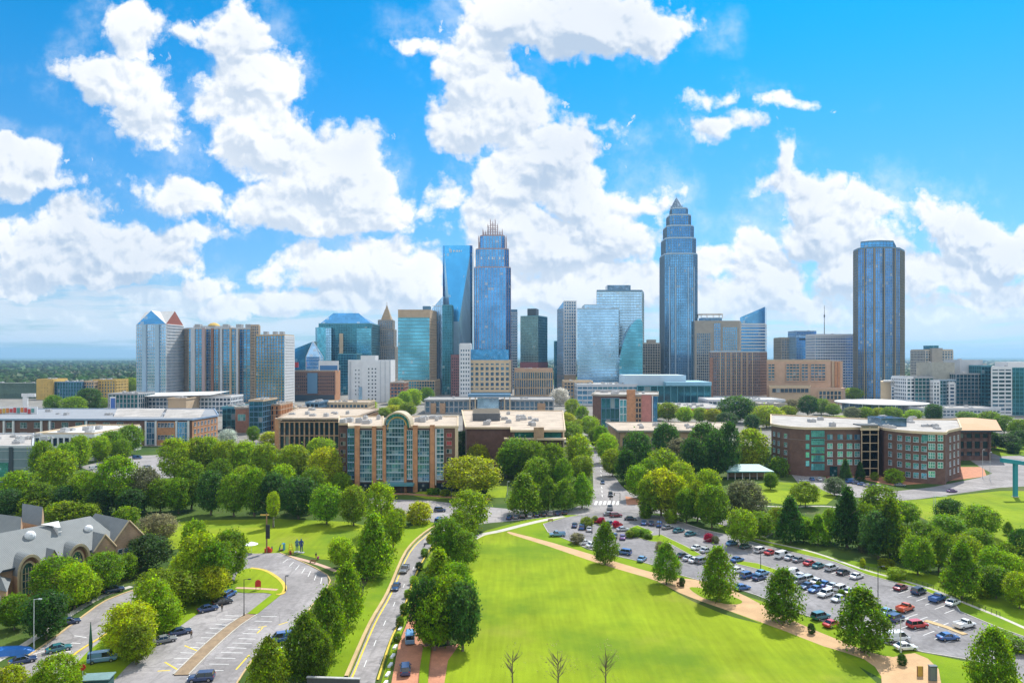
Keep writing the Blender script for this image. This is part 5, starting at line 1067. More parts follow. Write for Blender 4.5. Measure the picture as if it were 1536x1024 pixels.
# dark ground floor and canopy
for l, r in ((539.6,557.8),(626.2,643.8),(521.3,531.4),(655,682)): b.mb('ground_floor', GDARK).prism(rect(l, r, Y-0.2, 0.18), 0.2, zb-0.6)
b.mb('canopy', MTEALF).prism(rect(568, 620, Y-5, 4.9), TOP(726,Y), TOP(722.5,Y), bottom=True)
for x in (570, 586, 602, 618): b.mb('canopy_post', MDARKF).tube([(PX(x,Y-4.5),Y-4.5,0),(PX(x,Y-4.5),Y-4.5,TOP(725,Y))], 0.15, 0, 6)
# barrel vault
xa, xb = PX(575.5,Y), PX(616.5,Y); cx = (xa+xb)/2; rv = (xb-xa)/2; zs = TOP(641, Y); hv = TOP(617.5,Y)-zs; n_ = 18; dv = 9
arc = [(cx-rv*math.cos(math.pi*k/n_), zs+hv*math.sin(math.pi*k/n_)**0.8) for k in range(n_+1)]
v_ = b.mb('vault_roof', stone('vault_metal',(0.42,0.36,0.24),0.15,0.3,0.6)); rim = b.mb('arch_rim', MCREAM)
for k in range(n_):
    (x0,z0),(x1,z1) = arc[k], arc[k+1]; i0, i1 = [(cx+(x-cx)*0.90, zs+(z-zs)*0.90) for x, z in (arc[k], arc[k+1])]
    v_.face([(x1,Y-1.2,z1),(x0,Y-1.2,z0),(x0,Y+dv,z0),(x1,Y+dv,z1)]); v_.face([(i0[0],Y-1.2,i0[1]),(i1[0],Y-1.2,i1[1]),(i1[0],Y+2,i1[1]),(i0[0],Y+2,i0[1])])
    rim.face([(x0,Y-1.25,z0),(i0[0],Y-1.25,i0[1]),(i1[0],Y-1.25,i1[1]),(x1,Y-1.25,z1)])
gl = MB(); gl.face([(cx+(x-cx)*0.9, Y+0.4, zs+(z-zs)*0.9) for x, z in arc][::-1], 0, [((x-xa)/1.6, (z-zs)/1.6) for x, z in arc][::-1])
gl.build('arch_glazing', GTEAL, b.o, -b.base); ib = b.mb('inner_arch', MYELL)
ib.tube([(cx+(x-cx)*0.70, Y-0.1, zs-1+(z-zs)*0.80) for x, z in arc], 0.35, 0, 6)
for k in range(-3, 4): x = cx+k*rv*0.22; zt_ = zs+hv*0.85*max(0.1, 1-(k*0.22/0.95)**2)**0.4; b.mb('arch_mullion', MDARKF).box((x, Y+0.3, (zs-6+zt_)/2), (0.15,0.15,zt_-zs+6))
rl = foot((508,Y+13),(522,Y+13),(522,Y-0.5),(575.3,Y-0.5),(575.3,Y+52),(508,Y+52)); rr_ = foot((616.8,Y-0.5),(687.6,Y-0.5),(687.6,Y+52),(616.8,Y+52))
for q in (rl, rr_): b.roof(q, ZT, RTAN, 0.5, MCREAM, 0.5, mech=4)
b.wall(foot((575.5,Y+12),(616.5,Y+12),(616.5,Y+52),(575.5,Y+52)), 0, ZT-0.3, RGREY, 'back_roof'); b.done()
# rear wings
q = foot((420,452),(524,452),(565,535),(450,545)); zt = TOP(628,452); b = Bld('hall_wing', 'low tan-roofed wing with a dark colonnade behind the bright trees', 'building', q)
b.skin(q, 0, zt-1.5, 9, 3.2, GDARK, BRKT, 0.7, 1.2, 0.6, 0.9, fpart='colonnade'); b.roof(shrink(q,-1.5), zt, RTAN, 0.7, BRKO, 0.6, mech=5)
b.mb('end_pier', BRKO).prism(foot((412,455),(421,452),(421,456),(414,460)), 0, zt); b.done()
q = foot((700,372),(768,372),(768,357),(846,357),(843,486),(694,490)); zt = TOP(646,357); b = Bld('hall_wing', 'broad flat tan-roofed wing with roof louvres and a dark brick front by the avenue', 'building', q)
b.wall(q, 0, zt-0.5, BRKD, cap=False); b.roof(shrink(q,-0.8), zt, RTAN, 0.6, MCREAM, 0.6, mech=9)
for f in (0.12,0.3,0.48,0.66,0.84):
    for z in (4.5, 9, 13.5): b.window(XY(768,357), XY(846,357), f, z, 2.6, 2.2, GSLATE, MLGREY)
b.mb('front_glazing', GDTEAL).prism(rect(772,842,356.4,0.5), zt-4.6, zt-0.9); b.mb('ledge', MCREAM).prism(foot((756,355),(849,352),(849,357.2),(756,357.2)), TOP(658,354)-0.5, TOP(657,354), bottom=True)
b.mb('corner_post', MCREAM).prism(rect(844.4,846.6,355.8,1.0), 0, zt); b.mb('chimney_block', BRKT).prism(rect(801,816,353.4,5), TOP(658,356), zt+2.2)
lv = foot((709,415),(750,415),(750,462),(713,464)); lo = b.mb('louvre_bank', MBEIGE)
for k in range(8):
    f = k/7; yy_ = 415+f*46; lo.box((PX(729.5,yy_), yy_, zt+2.0), (16, 1.4, 3.2)); lo.box((PX(729.5,yy_), yy_-0.9, zt+3.7), (17, 0.4, 0.4))
b.mb('louvre_wall', RDARK).prism(rect(709,750,412,1.2), zt, zt+4.4); b.done()
# --- low porch building and blocks behind
Y = 740; p = rect(638, 830, Y, 50); zt = TOP(600,Y); b = Bld('low_hall', 'long low grey-roofed building with a glazed porch before the cream hotel', 'building', p)
b.skin(p, 0, zt, 7, 5, GSLATE, MGREY, 1.2, 0.5, 1.2, 0.5); b.roof(shrink(p,-1.5), zt, RGREY, 1.0, MGREY, mech=6)
b.mb('porch_roof', MBLUEG).prism(rect(702,766,Y-14,13.9), TOP(594,Y), TOP(590,Y), bottom=True); b.mb('porch_glazing', GPALE).prism(rect(716,748,Y-10,9.8), 0, TOP(596,Y))
for x in (704,712,756,764): b.mb('porch_post', MCREAM).prism(rect(x,x+1.6,Y-13,1.2), 0, TOP(594,Y))
for l, r in ((646,654),(660,668),(806,818)): b.mb('brick_pier', BRKT).prism(rect(l,r,Y-2,1.9), 0, zt-3)
b.done()
# --- brick and glass block right of the avenue
Y = 580; p = foot((889,Y+8),(901,Y),(986,Y),(986,Y+50),(895,Y+60)); zt = TOP(593,Y)
b = Bld('brick_block', 'brick and glass block with an orange panel standing right of the avenue', 'building', p)
b.wall(p, 0, zt, BRKD, cap=False)
b.skin(rect(902,929,Y-0.6,0.55), 0, zt-2, 8, 4, GDTEAL, MBLUEG, 0.3, 0.3, 0.4, 0.3, part='glazing', fpart='glazing_frame', only=(0,)); b.skin(rect(929.5,940,Y-0.8,0.7), 0, zt-3, 6, 3, GTEAL, MWHITEF, 0.4, 0.3, 0.5, 0.3, part='bay_glazing', fpart='bay_frame', only=(0,))
b.mb('orange_panel', BRKO).prism(rect(940.4,953,Y-2,1.95), 0, zt+5); b.mb('red_panel', stone('rose_brick',(0.46,0.19,0.16))).prism(rect(962.4,977,Y-1.4,1.35), 0, zt+0.5)
b.skin(rect(953.2,962,Y-0.7,0.65), 0, zt-1, 4.5, 2.4, GDARK, BRKT, 0.8, 0.3, 1.3, 0.3, part='window_strip', fpart='strip_frame', only=(0,)); b.mb('white_edge', MWHITE).prism(rect(978,979.5,Y-1,0.95), 0, zt); b.mb('blue_edge', GDEEP).prism(rect(980,986,Y-0.5,0.45), 0, zt)
b.roof(shrink(p,-1), zt, RLIGHT, 1.0, MBEIGE, mech=8); b.done()
Y = 860; b = Bld('convention_hall', 'long low hall with a pale blue roof slab and dark teal glass bays', 'hall', rect(868,1066,Y,60))
p = rect(956,1066,Y,60); b.skin(p, 0, TOP(578,Y), 20, 8.5, GDTEAL, MTEALF, 0.8, 0.7, 0.8, 0.5); b.mb('roof_slab', stone('blue_roof',(0.20,0.42,0.55),0.08,0.1,0.6)).prism(shrink(rect(1000,1066,Y-6,60),-1), TOP(578,Y), TOP(572.5,Y), bottom=True)
b.mb('upper_roof', stone('pale_blue_roof',(0.45,0.58,0.68),0.06,0.1,0.6)).prism(rect(937,1029,Y+8,46), TOP(580,Y), TOP(563,Y)); p = rect(866,957,Y+2,50); b.skin(p, 0, TOP(577,Y), 6, 6, GBLUE, MLGREY, 0.6, 0.4, 2.0, 0.4, part='low_glazing', fpart='low_frame'); b.roof(p, TOP(577,Y), RWHITE, 1, MLGREY, mech=5); b.done()
p = rect(846, 889, 900, 30); b = Bld('low_block', 'low tan and blue block closing the end of the avenue', 'building', p); b.skin(p, 0, TOP(572,900), 5, 4, GSLATE, MTAN, 1.0, 0.4, 1.4, 0.4); b.roof(p, TOP(572,900), RTAN, 1, MCREAM, mech=2); b.done()
# --- low school
q = foot((930,447),(1088,447),(1086,500),(912,503)); zt = TOP(646,447); b = Bld('school_building', 'long low flat-roofed brick building behind tall dark trees', 'building', q)
b.wall(q, 0, zt-1, BRKT, cap=False); b.roof(shrink(q,-1.8), zt, RTAN, 0.6, MBEIGE, 0.5, mech=7)
for k in range(14): b.window(q[0], q[1], 0.05+k*0.068, 5.2, 3.4, 6.0, GDARK, MGREY, mull=2, bar=2)
b.done()
Y = 700; p = rect(985, 1090, Y, 70); b = Bld('red_block', 'low block with a red fascia behind the school trees', 'building', p); b.wall(p, 0, TOP(612,Y), stone('red_fascia',(0.50,0.10,0.07)), cap=False); b.skin(rect(990,1085,Y-0.6,0.55), 0, TOP(618,Y), 5, 5, GSLATE, MBEIGE, 0.6, 0.3, 0.8, 0.3, part='glazing', fpart='glazing_frame', only=(0,)); b.roof(p, TOP(612,Y), RLIGHT, 0.8, MWHITE, mech=14); b.done()
p = rect(1062, 1178, 790, 40); b = Bld('low_block', 'low pale-roofed block at the foot of the brown gridded hotel', 'building', p); b.skin(p, 0, TOP(600,790), 6, 5, GSLATE, MLGREY, 0.8, 0.4, 1.4, 0.4); b.roof(p, TOP(600,790), RWHITE, 1, MWHITE, mech=5); b.done()
# --- dark brick hall on the right
ply = [(1157,372),(1172,362),(1185,357),(1207,352),(1292,352),(1292.3,348),(1317,348),(1318,357),(1326,349),(1345,341),(1368,335),(1392,331),(1418,329),(1421,337),(1441,351)]
p = foot(*(ply + [(1436,398),(1300,402),(1157,432)])); zt = 24.0
b = Bld('brick_hall', 'dark brick hall with aqua windows, a glass stair tower and a curved end', 'hall', p)
b.wall(p, 0, zt, BRKD, cap=False); b.roof(shrink(p,-0.5), zt, RLIGHT, 0.7, MCREAM, 0.6, mech=10)
F = {i: (p[i], p[i+1]) for i in range(len(ply)-1)}
fz = (3.0, 7.0, 11.0, 15.0, 19.6)
A_, B_ = F[3]; b.winrow(A_, B_, (0.445,0.625,0.79,0.925), (7.2,11.2,15.2), 2.6, 2.6, GAQUA, MWHITEF, mull=1, bar=1, out=0.02)
b.winrow(A_, B_, (0.445,0.625,0.79,0.925), (19.8,), 2.6, 2.4, GBLUE, MBLUEG, mull=1, bar=0); b.winrow(A_, B_, (0.05,), (6.5,10.8,15.1,19.6), 1.8, 2.6, GAQUA, MTEALF, mull=0)
def stack(a, c, f0, f1, zs, h, gm, fm, nb, part):
    a, c = Vector(a), Vector(c); t = (c-a).normalized(); n = Vector((t.y,-t.x)); p0, p1 = a.lerp(c, f0)+n*0.12, a.lerp(c, f1)+n*0.12; L = (p1-p0).length; ang = math.atan2(t.y,t.x)
    for z in zs:
        mb = MB(); mb.face([(*p0,z),(*p1,z),(*p1,z+h),(*p0,z+h)], 1, [(0,z),(nb,z),(nb,z+2),(0,z+2)])
        for k in range(nb+1): q = p0.lerp(p1, k/nb); mb.box((q.x,q.y,z+h/2), (0.12,0.24,h), 0, ang)
        for zz in (z, z+h*0.5, z+h): q = p0.lerp(p1, 0.5); mb.box((q.x,q.y,zz), (L+0.12,0.28,0.14), 0, ang)
        mb.build(part, [fm, gm], b.o, -b.base)
stack(A_, B_, 0.115, 0.345, (3.2,7.4,11.6,15.8,19.8), 3.1, GAQUA, MTEALF, 6, 'window')
for k, f in enumerate((0.2, 0.6)): b.mb('entrance', GDTEAL).prism(rect(1245+k*16, 1256+k*18, 351.6, 0.35), 0.2, 5)
A_, B_ = F[5]; b.skin([A_, B_, (B_[0],B_[1]+2), (A_[0],A_[1]+2)], 0.5, zt+1.6, 4.1, 3.6, GDTEAL, MTAN, 0.28, 0.35, 0.32, 0.3, only=(0,), part='stair_glazing', fpart='stair_frame')
b.mb('stair_roof', RDARK).prism(rect(1291,1318,347.6,8), zt+1.6, zt+2.2); b.mb('roof_house', GSLATE).prism(rect(1322,1360,362,14), zt, zt+4.2)
for i, fs in ((8,(0.5,)),(9,(0.2,0.75)),(10,(0.25,0.75))):
    A_, B_ = F[i]; b.winrow(A_, B_, fs, (3.6,8,12.2,16.4,20.6), 2.2, 2.5, GTEAL, MLGREY)
for i, fs in ((11,((0.05,0.95),)),):
    A_, B_ = F[i]
A_, B_ = F[10]; stack(A_, B_, 0.62, 1.0, (20.3,), 2.6, GAQUA, MTEALF, 4, 'window')
A_, B_ = F[11]; stack(A_, B_, 0.02, 0.40, (3.2,7.6,12.0,16.2,20.3), 2.9, GAQUA, MWHITEF, 3, 'window'); stack(A_, B_, 0.56, 0.86, (7.6,12.0,16.2,20.3), 2.9, GAQUA, MWHITEF, 2, 'window')
A_, B_ = F[13]; b.winrow(A_, B_, (0.2,0.5,0.8), (4,8,12,16,20), 1.9, 2.4, GSLATE, MWHITEF); A_, B_ = F[0]; b.winrow(A_, B_, (0.3,0.75), (7,11,15,19.5), 1.9, 2.2, GTEAL, MLGREY); A_, B_ = F[1]; b.winrow(A_, B_, (0.5,), (7,11,15,19.5), 1.9, 2.2, GTEAL, MLGREY)
for i in (1, 2, 3, 9, 11):
    A_, B_ = F[i]; c = (Vector(A_)+Vector(B_))/2; t = Vector(B_)-Vector(A_); b.mb('string_course', stone('dark_stone',(0.20,0.15,0.13))).box((c.x,c.y,18.2), (t.length,0.24,0.3), 0, math.atan2(t.y,t.x))
b.done()
q = foot((1404,404),(1490,404),(1484,462),(1418,462)); zt2 = TOP(644,404); b = Bld('annexe', 'low building under a wide tan hipped roof behind the dark brick hall', 'building', q)
b.skin(shrink(q,2), 0, zt2, 6, 5, GDARK, BRKD, 1.6, 0.4, 2.0, 0.4); ro = shrink(q,-4); ri = shrink(q, 9)
for i in range(4): j=(i+1)%4; b.mb('hipped_roof', stone('tan_roof',(0.50,0.30,0.16),0.1,0.4,0.8)).face([(*ro[i],zt2),(*ro[j],zt2),(*ri[j],zt2+2.6),(*ri[i],zt2+2.6)])
b.mb('hipped_roof', stone('tan_roof',())).face([(*k,zt2+2.6) for k in ri]); b.mb('fascia', MDARKF).prism(ro, zt2-0.9, zt2-0.02, bottom=True); b.done()
# --- oval arena with white roof
Yc = 760; cx = PX(1321,Yc); b = Bld('arena', 'low oval arena with a broad white roof on thin columns', 'arena', [(cx-40,Yc-40),(cx+40,Yc-40),(cx+40,Yc+40),(cx-40,Yc+40)])
ov = lambda k, rx, ry: (cx+rx*math.cos(2*math.pi*k/36), Yc+ry*math.sin(2*math.pi*k/36)); zr = 10.5
b.skin([ov(k,38,38) for k in range(36)], 0, zr, 5, 6, GSLATE, MBLUEG, 0.4, 0.3, 0.5, 0.3)
rm = b.mb('white_roof', RWHITE)
for k in range(36):
    o0, o1, i0, i1 = ov(k,46,46), ov(k+1,46,46), ov(k,18,18), ov(k+1,18,18)
    rm.face([(*o0,zr+0.6),(*o1,zr+0.6),(*i1,zr+2.6),(*i0,zr+2.6)]); rm.face([(*o0,zr-0.2),(*o1,zr-0.2),(*o1,zr+0.6),(*o0,zr+0.6)]); rm.face([(*o1,zr-0.2),(*o0,zr-0.2),(*ov(k,37,37),zr-0.2),(*ov(k+1,37,37),zr-0.2)])
rm.face([(*ov(k,18,18),zr+2.6) for k in range(36)])
for k in range(0,36,2): b.mb('column', MWHITEF).tube([(*ov(k,44,44),0),(*ov(k,44,44),zr)], 0.3, 0, 6)
b.done()
# --- small teal pavilion
q = rect(1092, 1158, 342, 10); b = Bld('pavilion', 'small open pavilion with a pale teal roof beside the lawn', 'pavilion', q); zt3 = 4.2; ri = shrink(q, 4.5); ro = shrink(q,-0.8)
for i in range(4): j=(i+1)%4; b.mb('roof', stone('verdigris',(0.28,0.46,0.46),0.12,0.5,0.6)).face([(*ro[i],zt3),(*ro[j],zt3),(*ri[j],zt3+2.6),(*ri[i],zt3+2.6)])
b.mb('roof', stone('verdigris',())).face([(*k,zt3+2.6) for k in ri]); b.mb('fascia', MTEALF).prism(ro, zt3-0.5, zt3-0.02, bottom=True)
for i in range(7): b.mb('post', MWHITEF).tube([(q[0][0]+(q[1][0]-q[0][0])*i/6,342.3,0),(q[0][0]+(q[1][0]-q[0][0])*i/6,342.3,zt3)], 0.14, 0, 6)
b.mb('back_wall', BRKT).prism(rect(1093,1157,350,0.4), 0, zt3-0.6); b.done()
# --- long brick terrace on the left
Y = 475; p = foot((-30,Y),(288,Y),(326,Y+32),(320,Y+95),(-40,Y+95)); zt = TOP(629,Y)
b = Bld('brick_terrace', 'long brick terrace with a flat blue-grey roof edge and white piers', 'building', p)
b.wall(p, 0, zt-0.8, BRKD, cap=False); b.roof(shrink(p,-0.9), zt, stone('slate_roof',(0.25,0.265,0.29),0.12,0.2,0.8), 0.6, stone('blue_fascia',(0.24,0.33,0.46),0.08,0.4,0.6), 0.6, mech=7)
for x in (4,18,60,73,217,232,263,281,-10,128): b.mb('white_pier', MWHITE).prism(rect(x, x+2.4, Y-1.2, 1.15), 0, zt-0.9)
for l, r in ((219.6,231.6),(265.6,280.6)): b.skin(rect(l,r,Y-0.6,0.55), 0.4, zt-1.5, 3.8, 1.8, GBLUE, MLGREY, 0.16, 0.2, 0.25, 0.2, part='glazed_bay', fpart='bay_frame', only=(0,))
b.mb('orange_bay', BRKO).prism(rect(235,262.5,Y-0.5,0.45), 0, zt-1.5)
A_, B_ = XY(235,Y-0.5), XY(262.5,Y-0.5); b.winrow(A_, B_, (0.14,0.32,0.5,0.68,0.86), (5.5,13.8), 1.9, 3.0, GSLATE, MLGREY)
b.mb('teal_pier', MTEALF).prism(rect(126.5,131,Y-0.8,0.75), 0, zt-1)
A_, B_ = XY(-20,Y), XY(215,Y); b.winrow(A_, B_, [0.06+0.088*k for k in range(10)], (7,13.6), 4.4, 3.8, GSLATE, MLGREY, mull=3, bar=1)
q = foot((288.2,Y-0.5),(326.4,Y+31.8),(326,Y+32),(288,Y+0.2)); b.mb('orange_wall', BRKO).prism([Vector(k)+Vector((0.15,-0.15)) for k in q], 0, zt-1)
A_, B_ = q[0], q[1]; b.winrow(Vector(A_)+Vector((0.2,-0.2)), Vector(B_)+Vector((0.2,-0.2)), [0.1+0.133*k for k in range(7)], (4.5,9.3,14.1), 1.9, 2.7, GSLATE, MLGREY)
sl = b.mb('pitched_roof', RLIGHT)
for l, r, y0 in ((170,240,Y+20),(245,300,Y+14)): sl.face([(*XY(l,y0),zt+0.1),(*XY(r,y0),zt+0.1),(*XY(r+8,y0+28),zt+4),(*XY(l+6,y0+28),zt+4)]); sl.face([(*XY(r,y0),zt+0.1),(*XY(r,y0+28),zt+0.1),(*XY(r+8,y0+28),zt+4)])
b.done()
# murals on the roof edge at the far left
b = Bld('mural_board', 'long low board of orange and blue panels on the terrace roof at the left edge', 'board', rect(-20,55,520,1)); rnd = random.Random(5)
z0_, z1_ = TOP(621,520), TOP(611,520); b.mb('backing', MWHITE).prism(rect(-20,56,520,0.6), zt, z1_+0.6)
for k in range(13):
    c_ = rnd.choice([(0.6,0.2,0.03),(0.5,0.05,0.05),(0.05,0.2,0.4),(0.55,0.36,0.05),(0.10,0.28,0.25)]); b.mb('panel', plain('panel_%d' % int(c_[0]*100), c_, 0.6)).prism(rect(-18+k*5.4+(18 if k > 7 else 0)*0, -14+k*5.4, 519.6, 0.35), z0_+rnd.uniform(0,1.5), z1_-rnd.uniform(0,1.2))
b.done()
# --- grey block at lower left
Y = 335; p = foot((-30,Y),(50,Y),(51,Y+55),(-30,Y+55)); zt = TOP(670,Y); b = Bld('grey_block', 'blue-grey clad block with a dark corner strip at the left edge', 'building', p)
b.wall(p, 0, zt, stone('slate_panel',(0.17,0.24,0.27),0.1,0.2,0.5,1.0), cap=False); b.roof(p, zt, RLIGHT, 0.7, MLGREY, 0.5, mech=12); b.mb('dark_strip', MDARKF).prism(rect(13,19,Y-0.4,0.38), 0, zt)
for k in range(4): b.mb('panel_joint', MLGREY).box((PX(10,Y), Y-0.1, 3+k*4), (25,0.16,0.14))
b.mb('low_glazing', GTEAL).prism(rect(-20,12,Y-0.3,0.28), 1, zt-7.5); b.done()
Y = 405; p = rect(52, 141, Y, 50); zt = TOP(651,Y); b = Bld('white_block', 'low white-roofed block with a row of dark openings beside the grey clad block', 'building', p)
b.skin(p, 0, zt, 7.5, 3.4, GDARK, MWHITE, 0.9, 0.5, 1.6, 0.5); b.roof(p, zt, RWHITE, 0.9, MCREAM, 0.5, mech=6); b.done()
# --- distant low blocks on the left
for nm, lb, l, r, Y, t_, g_, m_, a in (('ochre_block','ochre block with a tall square window left of the dark ribbed glass block',57,78,980,569,GDARK,MYELL,(3.2,0.6,3.4,0.6)),('glass_block','dark ribbed glass block between two ochre blocks',78,123,985,573,GDTEAL,MBLUEG,(0.8,0.6,0.5,0.3)),('brown_block','low brown and glass block right of the ribbed glass block',122,141,990,572,GSLATE,MTAN,(0.9,0.5,1.4,0.5)),('ochre_block','ochre block with brown window strips near the distant woods',140,173,1000,570,GSLATE,MYELL,(1.8,0.5,1.6,0.5)),('long_block','long flat dark green block with a pale roof at the left horizon',-30,56,1010,575,GDARK,stone('bottle_green',(0.10,0.16,0.12)),(3.0,0.3,5.0,0.3)),
    ('canopy_hall','long white canopy hall below the gabled glass tower',206,346,720,595,GSLATE,MWHITE,(0.8,0.4,1.2,0.4)),('dark_block','dark ribbed block with a blue door below the gabled tower',163,207,700,591,GDTEAL,MGREY,(0.8,0.5,0.6,0.3)),('tan_box','plain tan box standing on the canopy hall',252,279,690,598,None,MTAN,None),
    ('teal_block','dark teal glass block left of the red brick one',334,353,560,611,GDTEAL,MTEALF,(0.3,0.2,0.4,0.2)),('brick_block','red brick block with one wide aqua window',353,374,556,612,None,BRK,None),('blue_block','tall dark blue glass block with a tan roof edge',374,394,550,601,GDTEAL,MBLUEG,(0.3,0.2,0.6,0.2)),('orange_block','orange framed block with dark windows beside the blue one',392,419,570,607,GDARK,BRKO,(2.2,0.6,1.0,0.6)),
    ('low_block','low cream-roofed shed with a green and yellow front',420,462,640,612,GTEAL,MCREAM,(0.8,0.4,1.6,0.4)),('dark_block','small dark blue block on the way to the white slab building',459,478,650,604,GDARK,MBLUEG,(0.8,0.4,0.8,0.4)),('low_block','long low cream-roofed block before the white slab building',478,552,680,604,GSLATE,MCREAM,(0.9,0.4,1.4,0.4)),
    ('low_block','low brown block beside the far avenue trees',1140,1180,700,606,GSLATE,MBEIGE,(0.9,0.4,1.4,0.4)),('low_block','small red-brown block right of the white slab building',586,606,880,574,GSLATE,BRK,(1.2,0.4,1.6,0.4)),('low_block','low grey block right of the arena at the foot of the grey complex',1385,1500,690,613,GSLATE,MLGREY,(0.9,0.4,1.4,0.4))):
    p = rect(l, r, Y, 32); b = Bld(nm, lb, 'building', p); zt = TOP(t_,Y)
    if g_: b.skin(p, 0, zt, 4.6, 3.8, g_, m_, *a)
    else: b.wall(p, 0, zt, m_, cap=False)
    b.roof(shrink(p,-0.6), zt, RTAN if 'tan' in lb or 'cream' in lb else RLIGHT, 0.9, m_ if 'edge' not in lb else MTAN, mech=3)
    if 'aqua' in lb: b.window(p[0], p[1], 0.45, zt*0.62, 6, 5, GAQUA, MLGREY, mull=2, bar=1)
    if 'canopy' in nm:
        b.mb('canopy', RWHITE).face([(*XY(l,Y-8),zt+1.0),(*XY(r-30,Y-8),zt+2.5),(*XY(r,Y+30),zt+4.5),(*XY(l,Y+30),zt+2.4)]).face([(*XY(l,Y-8),zt+0.4),(*XY(r-30,Y-8),zt+1.9),(*XY(r-30,Y-8),zt+2.5),(*XY(l,Y-8),zt+1.0)])
    if 'blue door' in lb: b.mb('door', plain('blue_door',(0.05,0.14,0.45),0.5)).prism(rect(166,172,Y-1.3,0.6), 0, zt-4); b.mb('door_frame', MWHITE).prism(rect(164.5,173.5,Y-0.7,0.6), 0, zt-2.4)
    b.done()
for x, Yb, w_, t_ in ((36,900,10,590),): 
    b = Bld('gate_frame', 'white gate-like frame standing above the left roofs', 'frame', rect(x,x+4,700,1)); b.mb('post', MWHITE).prism(rect(34,41,700,1.6), 0, TOP(590,700)); b.mb('beam', MWHITE).prism(rect(32,52,699.8,2), TOP(595,700), TOP(590,700)); b.done()
# --- church on the lower left
A_, B_ = G(0,905), G(205,851); A_, B_ = Vector((A_.x,A_.y)), Vector((B_.x,B_.y)); tu = (B_-A_).normalized(); nw = Vector((tu.y,-tu.x)); L_ = (B_-A_).length
b = Bld('church', 'brick church with grey pitched roofs and two tall arched portals', 'church', [tuple(A_),tuple(B_),tuple(B_-nw*18),tuple(A_-nw*18)])
C3 = lambda uu, ww, z: (*(A_ + tu*uu + nw*ww), z)
SEAM = newmat('standing_seam'); pp = objco(); wv = node('ShaderNodeTexWave', {'Vector': vmath('ADD', geopos(), (0,0,0)), 'Scale': 1.1, 'Distortion': 0.0}, wave_type='BANDS', bands_direction='DIAGONAL')
finish(SEAM, Base_Color=mixc(noise(geopos(), 0.5, 4, 0.6), (0.13,0.145,0.15), (0.21,0.225,0.225)), Roughness=0.7, Metallic=0.0, normal=bump(S(wv.outputs['Fac']), 0.06, 0.5))
STN = stone('church_stone',(0.52,0.40,0.24),0.14,0.6,0.85)
ze, zr = 8.6, 15.2; u0, u1 = -26, L_-4
w_ = b.mb('wall', BRKT); w_.face([C3(u0,0,0),C3(u1,0,0),C3(u1,0,ze),C3(u0,0,ze)],0,[(0,0),(60,0),(60,9),(0,9)])
rf = b.mb('main_roof', SEAM); rf.face([C3(u0,0.8,ze-0.4),C3(u1,0.8,ze-0.4),C3(u1-4,-9,zr),C3(u0,-9,zr)]); rf.face([C3(u1,-20,ze-2),C3(u0,-20,ze-2),C3(u0,-9,zr),C3(u1-4,-9,zr)]); rf.face([C3(u1,0.8,ze-0.4),C3(u1,-20,ze-2),C3(u1-4,-9,zr)])
b.mb('gutter', MDARKF).face([C3(u0,0.85,ze-0.9),C3(u1,0.85,ze-0.9),C3(u1,0.85,ze-0.4),C3(u0,0.85,ze-0.4)])
b.mb('clerestory', GDEEP).face([C3(10.5,0.06,5.4),C3(13.5,0.06,5.4),C3(13.5,0.06,7.7),C3(10.5,0.06,7.7)],0,[(0,0),(3,0),(3,1),(0,1)])
